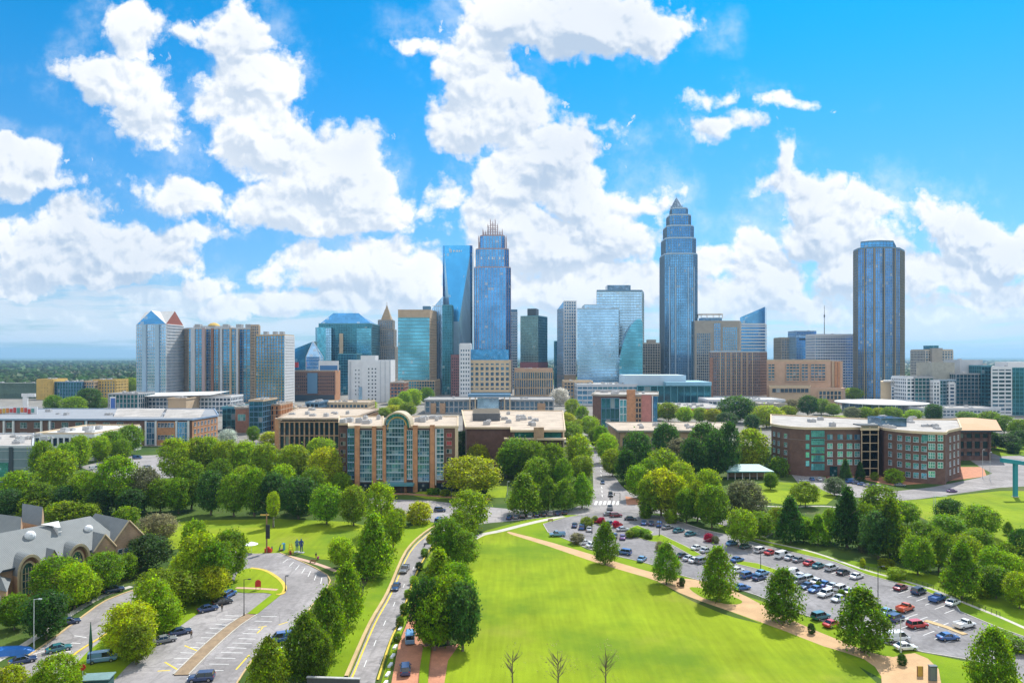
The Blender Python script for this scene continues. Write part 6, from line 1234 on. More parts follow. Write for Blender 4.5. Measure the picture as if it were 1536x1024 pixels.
for uc, hw in ((5.6,2.9),(17.2,2.9)):
    n_ = 14; hh = 11.0; arc = [(-hw*math.cos(math.pi*k/n_), 6.2+(hh-6.2)*math.sin(math.pi*k/n_)**0.9) for k in range(n_+1)]
    prof = [(-hw,0)] + arc + [(hw,0)]
    body, rim, inner = MB(), MB(), MB(); d0, d1 = 2.4, -7.0
    for k in range(len(prof)-1):
        (x0,z0_),(x1,z1_) = prof[k], prof[k+1]; body.face([C3(uc+x1,d0,z1_),C3(uc+x0,d0,z0_),C3(uc+x0,d1,z0_),C3(uc+x1,d1,z1_)], 1 if 0 < k < len(prof)-2 else 0, [(0,0),(1,0),(1,9),(0,9)])
        sc = 0.84; i0, i1 = (x0*sc, z0_*0.94 if z0_ > 6 else z0_), (x1*sc, z1_*0.94 if z1_ > 6 else z1_)
        rim.face([C3(uc+x0,d0+0.12,z0_),C3(uc+i0[0],d0+0.12,i0[1]),C3(uc+i1[0],d0+0.12,i1[1]),C3(uc+x1,d0+0.12,z1_)][::-1]); rim.face([C3(uc+i0[0],d0+0.12,i0[1]),C3(uc+i1[0],d0+0.12,i1[1]),C3(uc+i1[0],d0-1.4,i1[1]),C3(uc+i0[0],d0-1.4,i0[1])])
        rim.face([C3(uc+x0,d0+0.12,z0_),C3(uc+x1,d0+0.12,z1_),C3(uc+x1,d0-0.1,z1_),C3(uc+x0,d0-0.1,z0_)])
    inner.face([C3(uc+x*0.84,d0-1.3,z*0.94 if z > 6 else z) for x, z in prof],0,[(x,z) for x, z in prof])
    inner2 = MB(); lw = 1.35; lar = [(-lw,1.0)] + [(-lw*math.cos(math.pi*k/8)*1.0, 6.4+2.4*math.sin(math.pi*k/8)) for k in range(9)] + [(lw,1.0)]
    inner2.face([C3(uc+x,d0-1.1,z) for x, z in lar], 1, [(x*1.2,z*0.8) for x, z in lar])
    for k in range(len(lar)-1):
        (x0,z0_),(x1,z1_) = lar[k], lar[k+1]; inner2.face([C3(uc+x0,d0-0.9,z0_),C3(uc+x0*1.35,d0-0.9,6.4+(z0_-6.4)*1.2 if z0_ > 2 else z0_),C3(uc+x1*1.35,d0-0.9,6.4+(z1_-6.4)*1.2 if z1_ > 2 else z1_),C3(uc+x1,d0-0.9,z1_)][::-1], 0)
    for k in (-1,0,1): x = uc+k*0.66; q = C3(x,d0-1.0,4.3); inner2.box(q, (0.12,0.12,6.6), 0, math.atan2(tu.y,tu.x))
    for z in (2.6,4.4,6.2): inner2.box(C3(uc,d0-1.0,z), (2.6,0.1,0.12), 0, math.atan2(tu.y,tu.x))
    po = body.build('portal', [BRKT, SEAM], b.o, -b.base); rim.build('arch_rim', STN, po); inner.build('recess_wall', BRK, po); inner2.build('lancet_window', [STN, GSLATE], po)
    if uc < 10:
        q = b.mb('gablet', STN); q.face([C3(uc+3.4,1.2,6.4),C3(uc+7.6,1.2,6.4),C3(uc+6.0,1.2,10.4)]); rf2 = b.mb('gablet_roof', SEAM); rf2.face([C3(uc+3.0,1.6,6.2),C3(uc+6.0,1.6,10.6),C3(uc+6.0,-5,10.6),C3(uc+3.0,-5,6.2)]); rf2.face([C3(uc+6.0,1.6,10.6),C3(uc+8.0,1.6,6.2),C3(uc+8.0,-5,6.2),C3(uc+6.0,-5,10.6)])
def gable(uc, hw, we, he, ha, mat, nwin, wid, zc, back=-10):
    f = MB(); f.face([C3(uc-hw,we,0),C3(uc+hw,we,0),C3(uc+hw,we,he),C3(uc,we,ha),C3(uc-hw,we,he)],0,[(-hw,0),(hw,0),(hw,he),(0,ha),(-hw,he)])
    f.face([C3(uc+hw,we,0),C3(uc+hw,back,0),C3(uc+hw,back,he),C3(uc+hw,we,he)],0,[(0,0),(9,0),(9,he),(0,he)]); f.face([C3(uc-hw,back,0),C3(uc-hw,we,0),C3(uc-hw,we,he),C3(uc-hw,back,he)],0,[(0,0),(9,0),(9,he),(0,he)])
    g_ = f.build('gabled_wing', mat, b.o, -b.base); r_ = MB()
    for s_ in (-1,1): r_.face([C3(uc+s_*(hw+0.5),we+0.5,he-0.5),C3(uc,we+0.5,ha+0.25),C3(uc,back,ha+0.25),C3(uc+s_*(hw+0.5),back,he-0.5)][::s_])
    r_.build('wing_roof', SEAM, g_); cp = MB()
    for s_ in (-1,1): cp.tube([C3(uc+s_*(hw+0.3),we+0.3,he-0.3),C3(uc,we+0.3,ha+0.2)], 0.22, 0, 5)
    cp.build('coping', STN, g_)
    for k in range(nwin): b.window(A_+tu*(uc-hw)+nw*(we+0.02), A_+tu*(uc+hw)+nw*(we+0.02), (k+0.5)/nwin*0.8+0.1, zc, wid, 3.4, GSLATE, MWHITEF, mull=0, bar=2)
gable(24.2, 2.7, 1.6, 8.2, 11.6, BRKT, 3, 1.0, 4.2); gable(L_-3.0, 4.0, 1.2, 9.4, 14.0, BRKT, 4, 1.2, 5.0, -16)
b.mb('blue_link', plain('blue_panel',(0.05,0.07,0.30),0.5)).prism([C3(20.3,0.4,0)[:2],C3(21.4,0.4,0)[:2],C3(21.4,-1,0)[:2],C3(20.3,-1,0)[:2]], 0, 7.6)
b.mb('link_glazing', GDTEAL).prism([C3(27.0,0.5,0)[:2],C3(L_-7.1,0.5,0)[:2],C3(L_-7.1,-1,0)[:2],C3(27.0,-1,0)[:2]], 0, 8.2)
b.mb('white_dome', MWHITE).ball(C3(9.5,-6.4,13.6), 1.3, 0, 12, 8); b.mb('roof_vent', MWHITE).ball(C3(23.5,-5.2,12.6), 1.1, 0, 12, 8)
b.mb('white_dormer', RWHITE).face([C3(13,-8.6,15.6),C3(17.5,-8.6,15.6),C3(16.4,-4.8,13.4),C3(15.6,-4.8,13.4),C3(15.4,-7,14.8)][::-1]).prism([C3(15.6,-5.0,0)[:2],C3(16.4,-5.0,0)[:2],C3(16.4,-8,0)[:2],C3(15.6,-8,0)[:2]], 11, 14.6)
b.done()
for (pxa, pxb, Ya, lb) in ((-20, 30, 215, 'small parish house with a slate roof and brick gable behind the church'), (32, 62, 226, 'steep slate-roofed house with a brick gable right behind the church')):
    q = foot((pxa,Ya),(pxb,Ya-6),(pxb+4,Ya+8),(pxa+3,Ya+13)); b = Bld('house', lb, 'house', q); h1, h2 = (6.2, 10.6) if pxa < 0 else (6.8, 11.3)
    b.wall(q, 0, h1, BRKT, cap=False); m1, m2 = [(Vector(q[i])+Vector(q[j]))/2 for i, j in ((1,2),(3,0))]
    b.mb('gable', BRKT).face([(*q[1],h1),(*q[2],h1),(*m1,h2)],0,[(0,0),(9,0),(4.5,4)]).face([(*q[3],h1),(*q[0],h1),(*m2,h2)],0,[(0,0),(9,0),(4.5,4)])
    b.mb('roof', SEAM).face([(*q[0],h1-0.3),(*q[1],h1-0.3),(*m1,h2+0.1),(*m2,h2+0.1)]).face([(*q[2],h1-0.3),(*q[3],h1-0.3),(*m2,h2+0.1),(*m1,h2+0.1)])
    b.winrow(q[0], q[1], (0.2,0.5,0.8), (3.8,), 1.3, 2.2, GSLATE, MWHITEF); b.done()
q = foot((-25,168),(9,163),(14,174),(-20,180)); b = Bld('house', 'low brick lodge with a curved pale grey roof at the left edge', 'house', q); b.wall(q, 0, 5.6, BRKT, cap=False); ri = shrink(q, 4)
for i in range(4): j=(i+1)%4; ro = shrink(q,-0.6); b.mb('roof', SEAM).face([(*ro[i],5.5),(*ro[j],5.5),(*ri[j],8.2),(*ri[i],8.2)])
b.mb('roof', SEAM).face([(*k,8.2) for k in ri]); b.winrow(q[0], q[1], (0.3,0.7), (3,), 1.2, 2.0, GSLATE, MWHITEF); b.done()

# ================================================================ blue summer haze
mb = MB(); mb.box((0, 10500, 160), (44000, 27000, 322)); hz_o = mb.build('haze', newmat('haze_air')); hz_o['kind'] = 'stuff'
pv = node('ShaderNodeVolumePrincipled', {'Color': (0.40, 0.70, 1.0, 1), 'Density': 0.00006, 'Anisotropy': 0.2})
node('ShaderNodeOutputMaterial', {'Volume': S(pv.outputs[0])})

# ================================================================ vehicles
m = newmat('car_paint'); oc = S(node('ShaderNodeObjectInfo').outputs['Color'])
finish(m, Base_Color=oc, Roughness=0.35, Metallic=0.15, Coat_Weight=0.8, Coat_Roughness=0.08); PAINT = m
CGLASS = plain('car_glass', (0.015, 0.02, 0.025), 0.05); CGLASS.node_tree.nodes['Principled BSDF'].inputs['Specular IOR Level'].default_value = 0.9
TYRE = plain('tyre_rubber', (0.015, 0.015, 0.016), 0.8); RIM = plain('wheel_metal', (0.45, 0.46, 0.48), 0.3, 0.8)
LAMPW = plain('headlight_glass', (0.75, 0.78, 0.80), 0.15); LAMPR = plain('taillight_red', (0.45, 0.01, 0.01), 0.25)
def loft(mb, secs, m=0):
    n = len(secs[0])
    for i in range(len(secs)-1):
        for k in range(n): mb.face([secs[i][k], secs[i+1][k], secs[i+1][(k+1)%n], secs[i][(k+1)%n]], m)
    mb.face(list(reversed(secs[0])), m); mb.face(secs[-1], m)
def hull_sec(x, hw, z0, z1, r=0.12):
    return [(x,-hw+r,z0),(x,hw-r,z0),(x,hw,z0+r*1.2),(x,hw,z1-r*1.6),(x,hw-r,z1-r*0.3),(x,hw*0.5,z1),(x,-hw*0.5,z1),(x,-hw+r,z1-r*0.3),(x,-hw,z1-r*1.6),(x,-hw,z0+r*1.2)]
SPEC = {  # length, width, hull stations (x/len, half-width k, z0, z1), cabin (base x0,x1, top x0,x1, z0, z1), wheel radius
 'sedan': (4.7,1.82,[(-.5,.80,.42,.70),(-.485,.92,.30,.86),(-.40,1,.24,.98),(-.1,1,.22,.98),(.18,1,.22,.95),(.40,.97,.24,.82),(.48,.88,.30,.70),(.5,.76,.40,.60)],(-.36,.22,-.20,.06,.94,1.44),.33),
 'suv': (4.7,1.92,[(-.5,.86,.5,.9),(-.49,.95,.36,1.05),(-.40,1,.32,1.10),(.12,1,.30,1.10),(.22,1,.30,1.08),(.42,.98,.32,1.0),(.485,.9,.36,.88),(.5,.8,.46,.74)],(-.475,.24,-.42,.10,1.06,1.74),.38),
 'van': (5.2,1.98,[(-.5,.9,.45,1.1),(-.495,.97,.34,1.2),(-.40,1,.30,1.22),(.15,1,.30,1.22),(.34,1,.30,1.18),(.45,.96,.32,1.05),(.49,.88,.38,.9),(.5,.8,.45,.75)],(-.49,.40,-.47,.22,1.16,2.05),.36),
 'pickup': (5.4,1.95,[(-.5,.92,.55,1.0),(-.495,.97,.42,1.08),(-.40,1,.38,1.10),(.0,1,.36,1.10),(.2,1,.36,1.10),(.42,.98,.38,1.04),(.485,.92,.42,.92),(.5,.84,.5,.8)],(-.06,.26,-.02,.13,1.06,1.80),.40)}
def make_car(kind):
    Ln, Wd, st, (cx0,cx1,tx0,tx1,cz0,cz1), wr = SPEC[kind]; hw = Wd/2
    r_ = thing('parked_car' if kind != 'pickup' else 'pickup_truck', 'x', 'car')
    bd = MB(); loft(bd, [hull_sec(x*Ln, hw*k, a, c) for x, k, a, c in st])
    rx0, rx1, rw = tx0*Ln, tx1*Ln, hw*0.76
    loft(bd, [[(x,-w,cz1-0.03),(x,w,cz1-0.03),(x,w*0.9,cz1+0.03),(x,-w*0.9,cz1+0.03)] for x, w in ((rx0-0.06,rw*0.96),(rx0+0.2,rw*1.02),(rx1-0.2,rw*1.02),(rx1+0.06,rw*0.96))])
    for s_ in (-1,1):
        for xa, xb in ((cx0,tx0),(cx1,tx1)): bd.tube([(xa*Ln,s_*hw*0.90,cz0),(xb*Ln,s_*rw*1.01,cz1)], 0.045, 0, 5)
        xm = (tx0+tx1)/2*Ln; bd.tube([(xm,s_*hw*0.93,cz0),(xm,s_*rw*1.02,cz1)], 0.05, 0, 5); bd.box((tx1*Ln+0.25, s_*(hw+0.09), cz0+0.08), (0.2,0.2,0.14))
        if kind == 'van': bd.box((-.22*Ln, s_*hw*0.86, 1.6), (2.2,0.12,0.8))
    if kind == 'pickup':
        for s_ in (-1,1): bd.box((-.28*Ln, s_*(hw-0.07), 1.22), (2.3,0.1,0.28))
        bd.box((-.49*Ln,0,1.22),(0.08,Wd*0.92,0.28)); bd.box((-.07*Ln,0,1.22),(0.08,Wd*0.92,0.28))
    bo = bd.build('body', PAINT, r_); bo.color = (0.5,0.5,0.5,1)
    g = MB(); c0, c1 = hw*0.91, rw
    B = [(cx0*Ln,-c0,cz0),(cx1*Ln,-c0,cz0),(cx1*Ln,c0,cz0),(cx0*Ln,c0,cz0)]; T = [(rx0,-c1,cz1),(rx1,-c1,cz1),(rx1,c1,cz1),(rx0,c1,cz1)]
    for i in range(4): j=(i+1)%4; g.face([B[i],B[j],T[j],T[i]])
    g.build('window_glass', CGLASS, r_)
    wm = MB(); wm.tube([(0,-0.11,0),(0,0.11,0)], wr, 0, 16); ri = MB(); ri.tube([(0,-0.125,0),(0,0.125,0)], wr*0.6, 0, 12)
    wt = wm.build('wheel', TYRE); wd_, rd_ = wt.data, None; bpy.data.objects.remove(wt); rt = ri.build('rim', RIM); rd_ = rt.data; bpy.data.objects.remove(rt)
    for x in (-.31*Ln, .31*Ln):
        for s_ in (-1,1):
            w_ = bpy.data.objects.new('wheel', wd_); COL.objects.link(w_); w_.parent = r_; w_.location = (x, s_*(hw-0.10), wr)
            q_ = bpy.data.objects.new('rim', rd_); COL.objects.link(q_); q_.parent = w_
    zl = 0.66 if kind == 'sedan' else 0.84
    for s_ in (-1,1):
        MB().box((.478*Ln, s_*hw*0.70, zl), (0.14,0.36,0.16)).build('headlight', LAMPW, r_); MB().box((-.484*Ln, s_*hw*0.76, zl+0.12), (0.10,0.30,0.18)).build('taillight', LAMPR, r_)
    note_kids(r_); return r_
CARS = {k: make_car(k) for k in SPEC}; USED = set()
PC = {'white': (.78,.79,.80), 'silver': (.48,.50,.53), 'grey': (.22,.23,.25), 'black': (.02,.02,.025), 'red': (.50,.025,.02), 'orange-red': (.60,.09,.02), 'maroon': (.20,.02,.03), 'blue': (.04,.13,.36), 'dark blue': (.02,.05,.14), 'teal': (.03,.16,.19), 'dark green': (.02,.07,.06), 'purple': (.14,.07,.24), 'sky blue': (.16,.32,.50)}
NAMEK = {'sedan': 'sedan', 'suv': 'sport utility car', 'van': 'van', 'pickup': 'pickup truck'}
def car(px, py, hd, col, kind, where, group):
    b_ = G(px, py); src = CARS[kind]; z = 0.07; lab = f'{col} {NAMEK[kind]} {where}'
    if kind not in USED: o = src; USED.add(kind); o.location = (b_.x, b_.y, z); o.rotation_euler = (0,0,R(hd))
    else: o = dup_root(src, (b_.x, b_.y, z), R(hd))
    o['label'] = lab; o['category'] = {'van': 'van', 'pickup': 'truck'}.get(kind, 'car'); o['group'] = group
    c_ = PC[col]
    for ch in bpy.data.objects:
        if ch.parent == o and ch.name.startswith('body'): ch.color = (*c_, 1)
    ALL.append((o, lab, b_.x/b_.y)); return o
def cars(where, group, rows):
    for px, py, hd, col, kind in rows: car(px, py, hd, col, kind, where, group)
H1 = 33
cars('in the row along the upper edge of the lot', 'cars in the upper lot row', [(1098,817,H1,'sky blue','sedan'),(1118,822,H1,'dark green','sedan'),(1141,828,H1,'white','suv'),(1156,831,H1,'red','sedan'),(1173,836,H1,'white','van'),(1186,839,H1,'silver','sedan'),(1198,842,H1,'grey','sedan'),(1215,847,H1,'red','sedan'),(1228,851,H1,'teal','sedan'),(1247,855,H1,'silver','suv'),(1265,861,H1,'black','sedan'),(1285,867,H1,'white','sedan')])
cars('in the crowded middle double row', 'cars in the middle lot row', [(1189,863,H1,'white','van'),(1202,867,H1,'white','sedan'),(1213,871,H1,'silver','suv'),(1226,875,H1,'white','sedan'),(1238,879,H1,'blue','sedan'),(1250,882,H1,'silver','sedan'),(1262,886,H1,'white','suv'),(1274,890,H1,'silver','sedan'),
 (1183,870,H1+180,'silver','sedan'),(1196,875,H1+180,'grey','suv'),(1210,882,H1+180,'dark blue','sedan'),(1223,887,H1+180,'blue','sedan'),(1238,894,H1+180,'white','suv'),(1258,901,H1+180,'silver','sedan')])
cars('facing the lawn side of the lot', 'cars on the lawn side of the lot', [(1113,884,20,'blue','sedan'),(1231,928,25,'teal','suv'),(1248,939,28,'red','sedan'),(936,831,150,'blue','suv'),(963,841,60,'sky blue','sedan'),(1345,961,8,'white','van'),(1358,974,6,'white','sedan')])
cars('in the near end row beside the tan divider', 'cars at the near end of the lot', [(1331,921,H1,'sky blue','sedan'),(1344,931,H1,'dark blue','suv'),(1358,916,H1,'orange-red','pickup'),(1376,941,14,'red','suv'),(1422,959,8,'blue','sedan'),(1447,941,22,'white','pickup')])
cars('by the footpath at the far side of the lot', 'cars by the footpath', [(1351,884,H1,'maroon','sedan'),(1378,890,H1,'dark blue','suv'),(1406,901,H1,'blue','pickup'),(1429,907,H1,'white','sedan')])
cars('in the second row near the lot island', 'cars near the lot island', [(1024,836,H1,'black','sedan'),(1034,840,H1,'silver','sedan'),(1043,843,H1,'white','sedan'),(1053,844,H1,'grey','suv'),(1106,858,H1,'white','sedan'),(1121,866,H1,'blue','suv'),(1139,869,H1,'dark blue','sedan'),(1106,842,H1,'blue','sedan'),(1143,862,H1,'sky blue','sedan'),(1096,853,H1,'silver','sedan')])
cars('along the kerb at the top of the lot', 'cars at the top of the lot', [(966,786,76,'blue','sedan'),(977,787,76,'dark blue','sedan'),(989,789,76,'blue','suv'),(1001,793,H1,'grey','sedan'),(1018,798,H1,'teal','sedan'),(1036,803,H1,'teal','sedan'),(1046,824,H1,'white','sedan'),(1059,828,H1,'silver','sedan')])
cars('in the first bays by the avenue corner', 'cars by the avenue corner', [(836,804,185,'sky blue','pickup'),(862,790,80,'dark blue','sedan'),(873,793,80,'blue','suv'),(884,796,80,'silver','sedan'),(877,816,30,'white','sedan'),(889,820,30,'white','sedan'),(934,808,80,'purple','sedan'),(922,806,80,'dark blue','sedan'),(934,796,20,'silver','sedan'),(914,787,60,'dark blue','sedan'),(928,790,60,'red','sedan'),(897,783,60,'red','sedan'),(903,812,20,'silver','suv')])
cars('queuing where the avenue meets the lot', 'cars at the junction', [(924,775,10,'maroon','suv'),(946,780,-8,'black','sedan'),(915,764,85,'grey','pickup'),(914,773,5,'grey','sedan')])
car(904,725,265,'dark blue','sedan','driving alone down the avenue','cars on the avenue'); car(916,744,265,'black','suv','waiting at the crossing of the avenue','cars on the avenue')
cars('parked along the cross street', 'cars along the cross street', [(764+i*10.4, 778-i*0.95, 82, c_, k_) for i, (c_, k_) in enumerate([('dark blue','sedan'),('grey','sedan'),('black','suv'),('silver','sedan'),('dark blue','sedan'),('black','sedan'),('grey','suv'),('dark blue','sedan'),('black','sedan')])])
cars('on the curving road beside the lawn trees', 'cars on the curving road', [(594,883,268,'dark blue','sedan'),(607,857,266,'grey','pickup')])
cars('at the foot of the brick hall', 'cars by the brick hall', [(660,767,0,'dark blue','suv'),(658,784,80,'blue','van')])
cars('parked on the red brick drive', 'cars on the brick drive', [(615,961,98,'sky blue','van'),(608,1008,98,'dark blue','suv')])
cars('in the left car park', 'cars in the left car park', [(424,962,200,'blue','van'),(451,949,200,'white','sedan'),(434,978,200,'white','suv'),(302,1021,190,'dark blue','suv'),(270,951,35,'dark blue','sedan'),(247,963,35,'grey','sedan'),(312,916,40,'dark blue','sedan'),(334,906,40,'black','sedan'),(343,895,80,'blue','suv')])
cars('on the street before the church', 'cars on the church street', [(171,888,40,'dark blue','suv'),(103,936,40,'dark blue','sedan'),(34,994,38,'dark blue','sedan'),(88,976,38,'teal','sedan'),(154,992,20,'sky blue','van')])
cars('in front of the dark brick hall', 'cars before the dark hall', [(1277,724,10,'blue','van'),(1286,726,-25,'dark blue','sedan'),(1294,728,-25,'blue','sedan'),(1303,730,-25,'silver','sedan'),(1311,731,-25,'dark blue','sedan'),(1319,732,-25,'white','sedan'),(1229,720,80,'white','sedan'),(1218,720,80,'blue','sedan'),(1243,719,80,'red','sedan'),(1350,729,0,'grey','sedan'),(1205,722,0,'silver','sedan')])
car(1428,738,12,'purple','sedan','driving on the curved road below the dark hall','cars before the dark hall')
cars('in the small car park behind the trees', 'cars in the far car park', [(206,688,5,'blue','van'),(222,702,15,'silver','suv'),(142,704,40,'white','van'),(150,709,30,'silver','sedan'),(250,695,20,'white','sedan'),(415,667,0,'white','sedan'),(440,665,0,'silver','sedan'),(385,668,0,'white','suv')])
cars('in the row beyond the plaza at the right', 'cars beyond the plaza', [(1452+i*9.5, 675-i*0.9, 86, c_, 'sedan') for i, c_ in enumerate(['orange-red','red','maroon','silver','red','white','red','red','maroon'])])
for k in CARS:
    if k not in USED: pass

# ================================================================ street furniture
POLE = plain('lamp_pole', (0.035, 0.04, 0.045), 0.45, 0.4); POLEW = plain('pale_pole', (0.62, 0.66, 0.68), 0.4, 0.3); GREENM = plain('green_metal', (0.02, 0.10, 0.06), 0.5); REDM = plain('red_enamel', (0.55, 0.03, 0.02), 0.4)
TEALM = plain('teal_steel', (0.03, 0.28, 0.36), 0.4, 0.1); WOODM = stone('timber', (0.26, 0.15, 0.07), 0.25, 2.0, 0.8); OCHM = stone('ochre_board', (0.50, 0.33, 0.06), 0.2, 1.0, 0.8)
def lamp(px, py, top, label, white=False, arm=1.0, name='street_lamp', group='street lamps', two=False):
    b_ = G(px, py); h = (py-top)*b_.y/FPX; o = thing(name, label, 'lamp', b_, 0, group); mt = POLEW if white else POLE
    MB().tube([(0,0,0),(0,0,0.9)], [0.20,0.14], 0, 8).build('base', mt, o); MB().tube([(0,0,0.9),(0,0,h)], [0.11,0.07], 0, 8).build('pole', mt, o)
    for s_ in ((-1,1) if two else (1,)):
        MB().tube([(0,0,h-0.15),(s_*arm*0.5,0,h),(s_*arm,0,h)], 0.05, 0, 6).build('arm', mt, o); MB().box((s_*(arm+0.25),0,h+0.02), (0.7,0.34,0.16)).box((s_*(arm+0.25),0,h-0.08),(0.5,0.26,0.06)).build('lamp_head', mt, o)
    return o
lamp(989,804,775,'black lamp post with a single head at the top of the parking lot'); lamp(1141,859,825,'black lamp post between the rows in the middle of the parking lot', two=True); lamp(1317,909,849,'tall black lamp post beside the near lot row'); lamp(1351,978,928,'pale lamp post behind the white vans', True)
lamp(366,924,868,'black lamp post on the striped car park bays'); lamp(51,972,898,'tall pale lamp post in front of the church trees', True); lamp(511,939,872,'slim pale lamp post among the verge trees', True); lamp(888,800,776,'black lamp post at the first bays by the avenue')
lamp(411,790,741,'thin pale pole at the edge of the church field', True, 0.3); lamp(1201,757,728,'thin black post on the pavilion lawn',False,0.3); lamp(387,1040,985,'dark post at the bottom edge beside the car park',False,0.4); lamp(1474,717,674,'tall grey mast on the right plaza',True,0.3); lamp(1485,721,678,'second tall grey mast on the right plaza, nearer the road',True,0.3)
lamp(677,757,733,'dark post at the corner of the hall lawn',False,0.3); lamp(761,742,722,'pale post by the hall lawn path',True,0.3); lamp(428,887,863,'reddish post beside the yellow kerb island',False,0.2)
b_ = G(400,829); o = thing('pole', 'tall dark timber pole with a crossbar at the field corner', 'pole', b_); h = 59*b_.y/FPX
MB().tube([(0,0,0),(0,0,h)], [0.26,0.2], 0, 8).build('post', WOODM, o); MB().box((-0.6,0,h-0.4), (2.6,0.3,0.3)).build('crossbar', OCHM, o); MB().box((0.45,-0.3,h*0.55), (1.2,0.35,4.2)).build('cabinet', POLE, o)
b_ = G(1402,773); o = thing('gantry', 'thin double-post frame with a side arm on the park lawn', 'frame', b_); h = 29*b_.y/FPX
for s_ in (-0.35,0.35): MB().tube([(s_,0,0),(s_,0,h)], 0.09, 0, 6).build('post', POLEW, o)
MB().box((2.1,0,h), (5.2,0.2,0.22)).build('arm', POLEW, o)
b_ = G(1523,745); o = thing('sign_gantry', 'big teal steel gantry on a square post at the right edge', 'gantry', b_); h = 50*b_.y/FPX
MB().box((0,0,h/2), (1.5,1.2,h)).build('post', TEALM, o); MB().box((0,0,0.15),(2.2,1.9,0.3)).build('base', CONC, o)
mb = MB(); mb.face([(-6,-0.9,h+0.6),(9,-0.9,h-1.4),(9,-0.9,h+0.2),(-6,-0.9,h+2.4)]).face([(9,0.9,h-1.4),(-6,0.9,h+0.6),(-6,0.9,h+2.4),(9,0.9,h+0.2)]).face([(-6,-0.9,h+2.4),(9,-0.9,h+0.2),(9,0.9,h+0.2),(-6,0.9,h+2.4)]).face([(-6,0.9,h+0.6),(9,0.9,h-1.4),(9,-0.9,h-1.4),(-6,-0.9,h+0.6)]).face([(-6,0.9,h+0.6),(-6,-0.9,h+0.6),(-6,-0.9,h+2.4),(-6,0.9,h+2.4)])
mb.build('beam', TEALM, o)
# traffic signals at the crossing
for px, py, t_, lb, arm in ((930,752,739,'traffic signal with an arm on the right of the avenue crossing',-2.4),(918,757,745,'short traffic signal at the middle of the avenue crossing',-0.8)):
    b_ = G(px,py); o = thing('traffic_signal', lb, 'traffic light', b_, 0, 'traffic signals'); h = (py-t_)*b_.y/FPX
    MB().tube([(0,0,0),(0,0,h)], 0.10, 0, 6).build('pole', POLE, o); MB().tube([(0,0,h-0.1),(arm,0,h)], 0.07, 0, 6).build('arm', POLE, o)
    hd = MB().box((arm,-0.2,h-0.5), (0.4,0.3,1.1)).build('signal_head', POLE, o)
    for k, c_ in enumerate(((.4,.02,.02),(.45,.3,.02),(.02,.3,.08))): MB().ball((arm,-0.37,h-0.15-k*0.35), 0.11, 0, 8, 4).build('lens', plain('lens_%d' % k, c_, 0.3), hd)
# red round-topped sign, parasol, field furniture
b_ = G(387,885); o = thing('sign', 'red round-topped sign board on the kerb island', 'sign', b_, R(15)); pr = [(-0.75,-0.05)]; n_ = 10
mb = MB(); arcp = [(-0.72,0.9)] + [(-0.72*math.cos(math.pi*k/n_), 2.0+0.72*math.sin(math.pi*k/n_)) for k in range(n_+1)] + [(0.72,0.9)]
mb.face([(x,-0.06,z) for x, z in arcp][::-1]).face([(x,0.06,z) for x, z in arcp])
for k in range(len(arcp)): (x0,z0),(x1,z1) = arcp[k], arcp[(k+1)%len(arcp)]; mb.face([(x0,-0.06,z0),(x1,-0.06,z1),(x1,0.06,z1),(x0,0.06,z0)][::-1])
mb.build('board', REDM, o)
for s_ in (-0.5,0.5): MB().tube([(s_,0.1,0),(s_,0.1,1.4)], 0.06, 0, 6).build('post', POLE, o)
b_ = G(377,829); o = thing('parasol', 'white parasol on the path edge beside the car park trees', 'parasol', b_); MB().tube([(0,0,0),(0,0,3.0)], 0.05, 0, 6).build('pole', POLEW, o); MB().cone((0,0,2.7), 2.0, 0.1, 0.75, 0, 12).build('canopy', MWHITE, o)
o = MB().box((0,0,0.6),(1.9,0.8,1.2)).cone((0,0,1.2),0.55,0.5,0.5,0,8).box((0.9,0,0.5),(0.5,1.0,0.9)).build('utility_box', REDM, None, G(402,828)); tag(o, 'red utility box at the foot of the timber pole', 'box')
bk = G(424,825); o = thing('play_shelter', 'blue curved play shelter at the edge of the field', 'shelter', bk); mb = MB(); n_=8
for k in range(n_): a0_, a1_ = math.pi*k/n_/1.6, math.pi*(k+1)/n_/1.6; mb.face([(-1-1.0*math.cos(a0_)+1,-0.8,2.2*math.sin(a0_)),(-1-1.0*math.cos(a1_)+1,-0.8,2.2*math.sin(a1_)),(-1-1.0*math.cos(a1_)+1,0.8,2.2*math.sin(a1_)),(-1-1.0*math.cos(a0_)+1,0.8,2.2*math.sin(a0_))])
mb.build('shell', plain('shell_blue',(0.02,0.16,0.28),0.4), o); MB().box((0.45,0,1.05),(0.2,1.6,2.1)).build('back_panel', plain('shell_blue',()), o); MB().box((-0.3,0,0.3),(1.0,1.4,0.12)).build('bench', WOODM, o)
bk = G(436,831); o = thing('climbing_frame', 'yellow climbing frame with a red centre beside the blue shelter', 'play frame', bk); YM = plain('play_yellow',(0.62,0.48,0.02),0.4)
for x, y in ((-0.8,-0.5),(0.8,-0.5),(-0.8,0.5),(0.8,0.5)): MB().tube([(x,y,0),(x*0.3,y*0.3,3.4)],0.07,0,6).build('leg', YM, o)
for z in (0.9,1.7,2.4): k=1-z/3.4*0.7; MB().box((0,0,z),(1.6*k,1.0*k,0.1)).build('rung', YM, o)
MB().box((0,-0.1,0.55),(0.45,0.45,1.1)).build('seat', REDM, o)
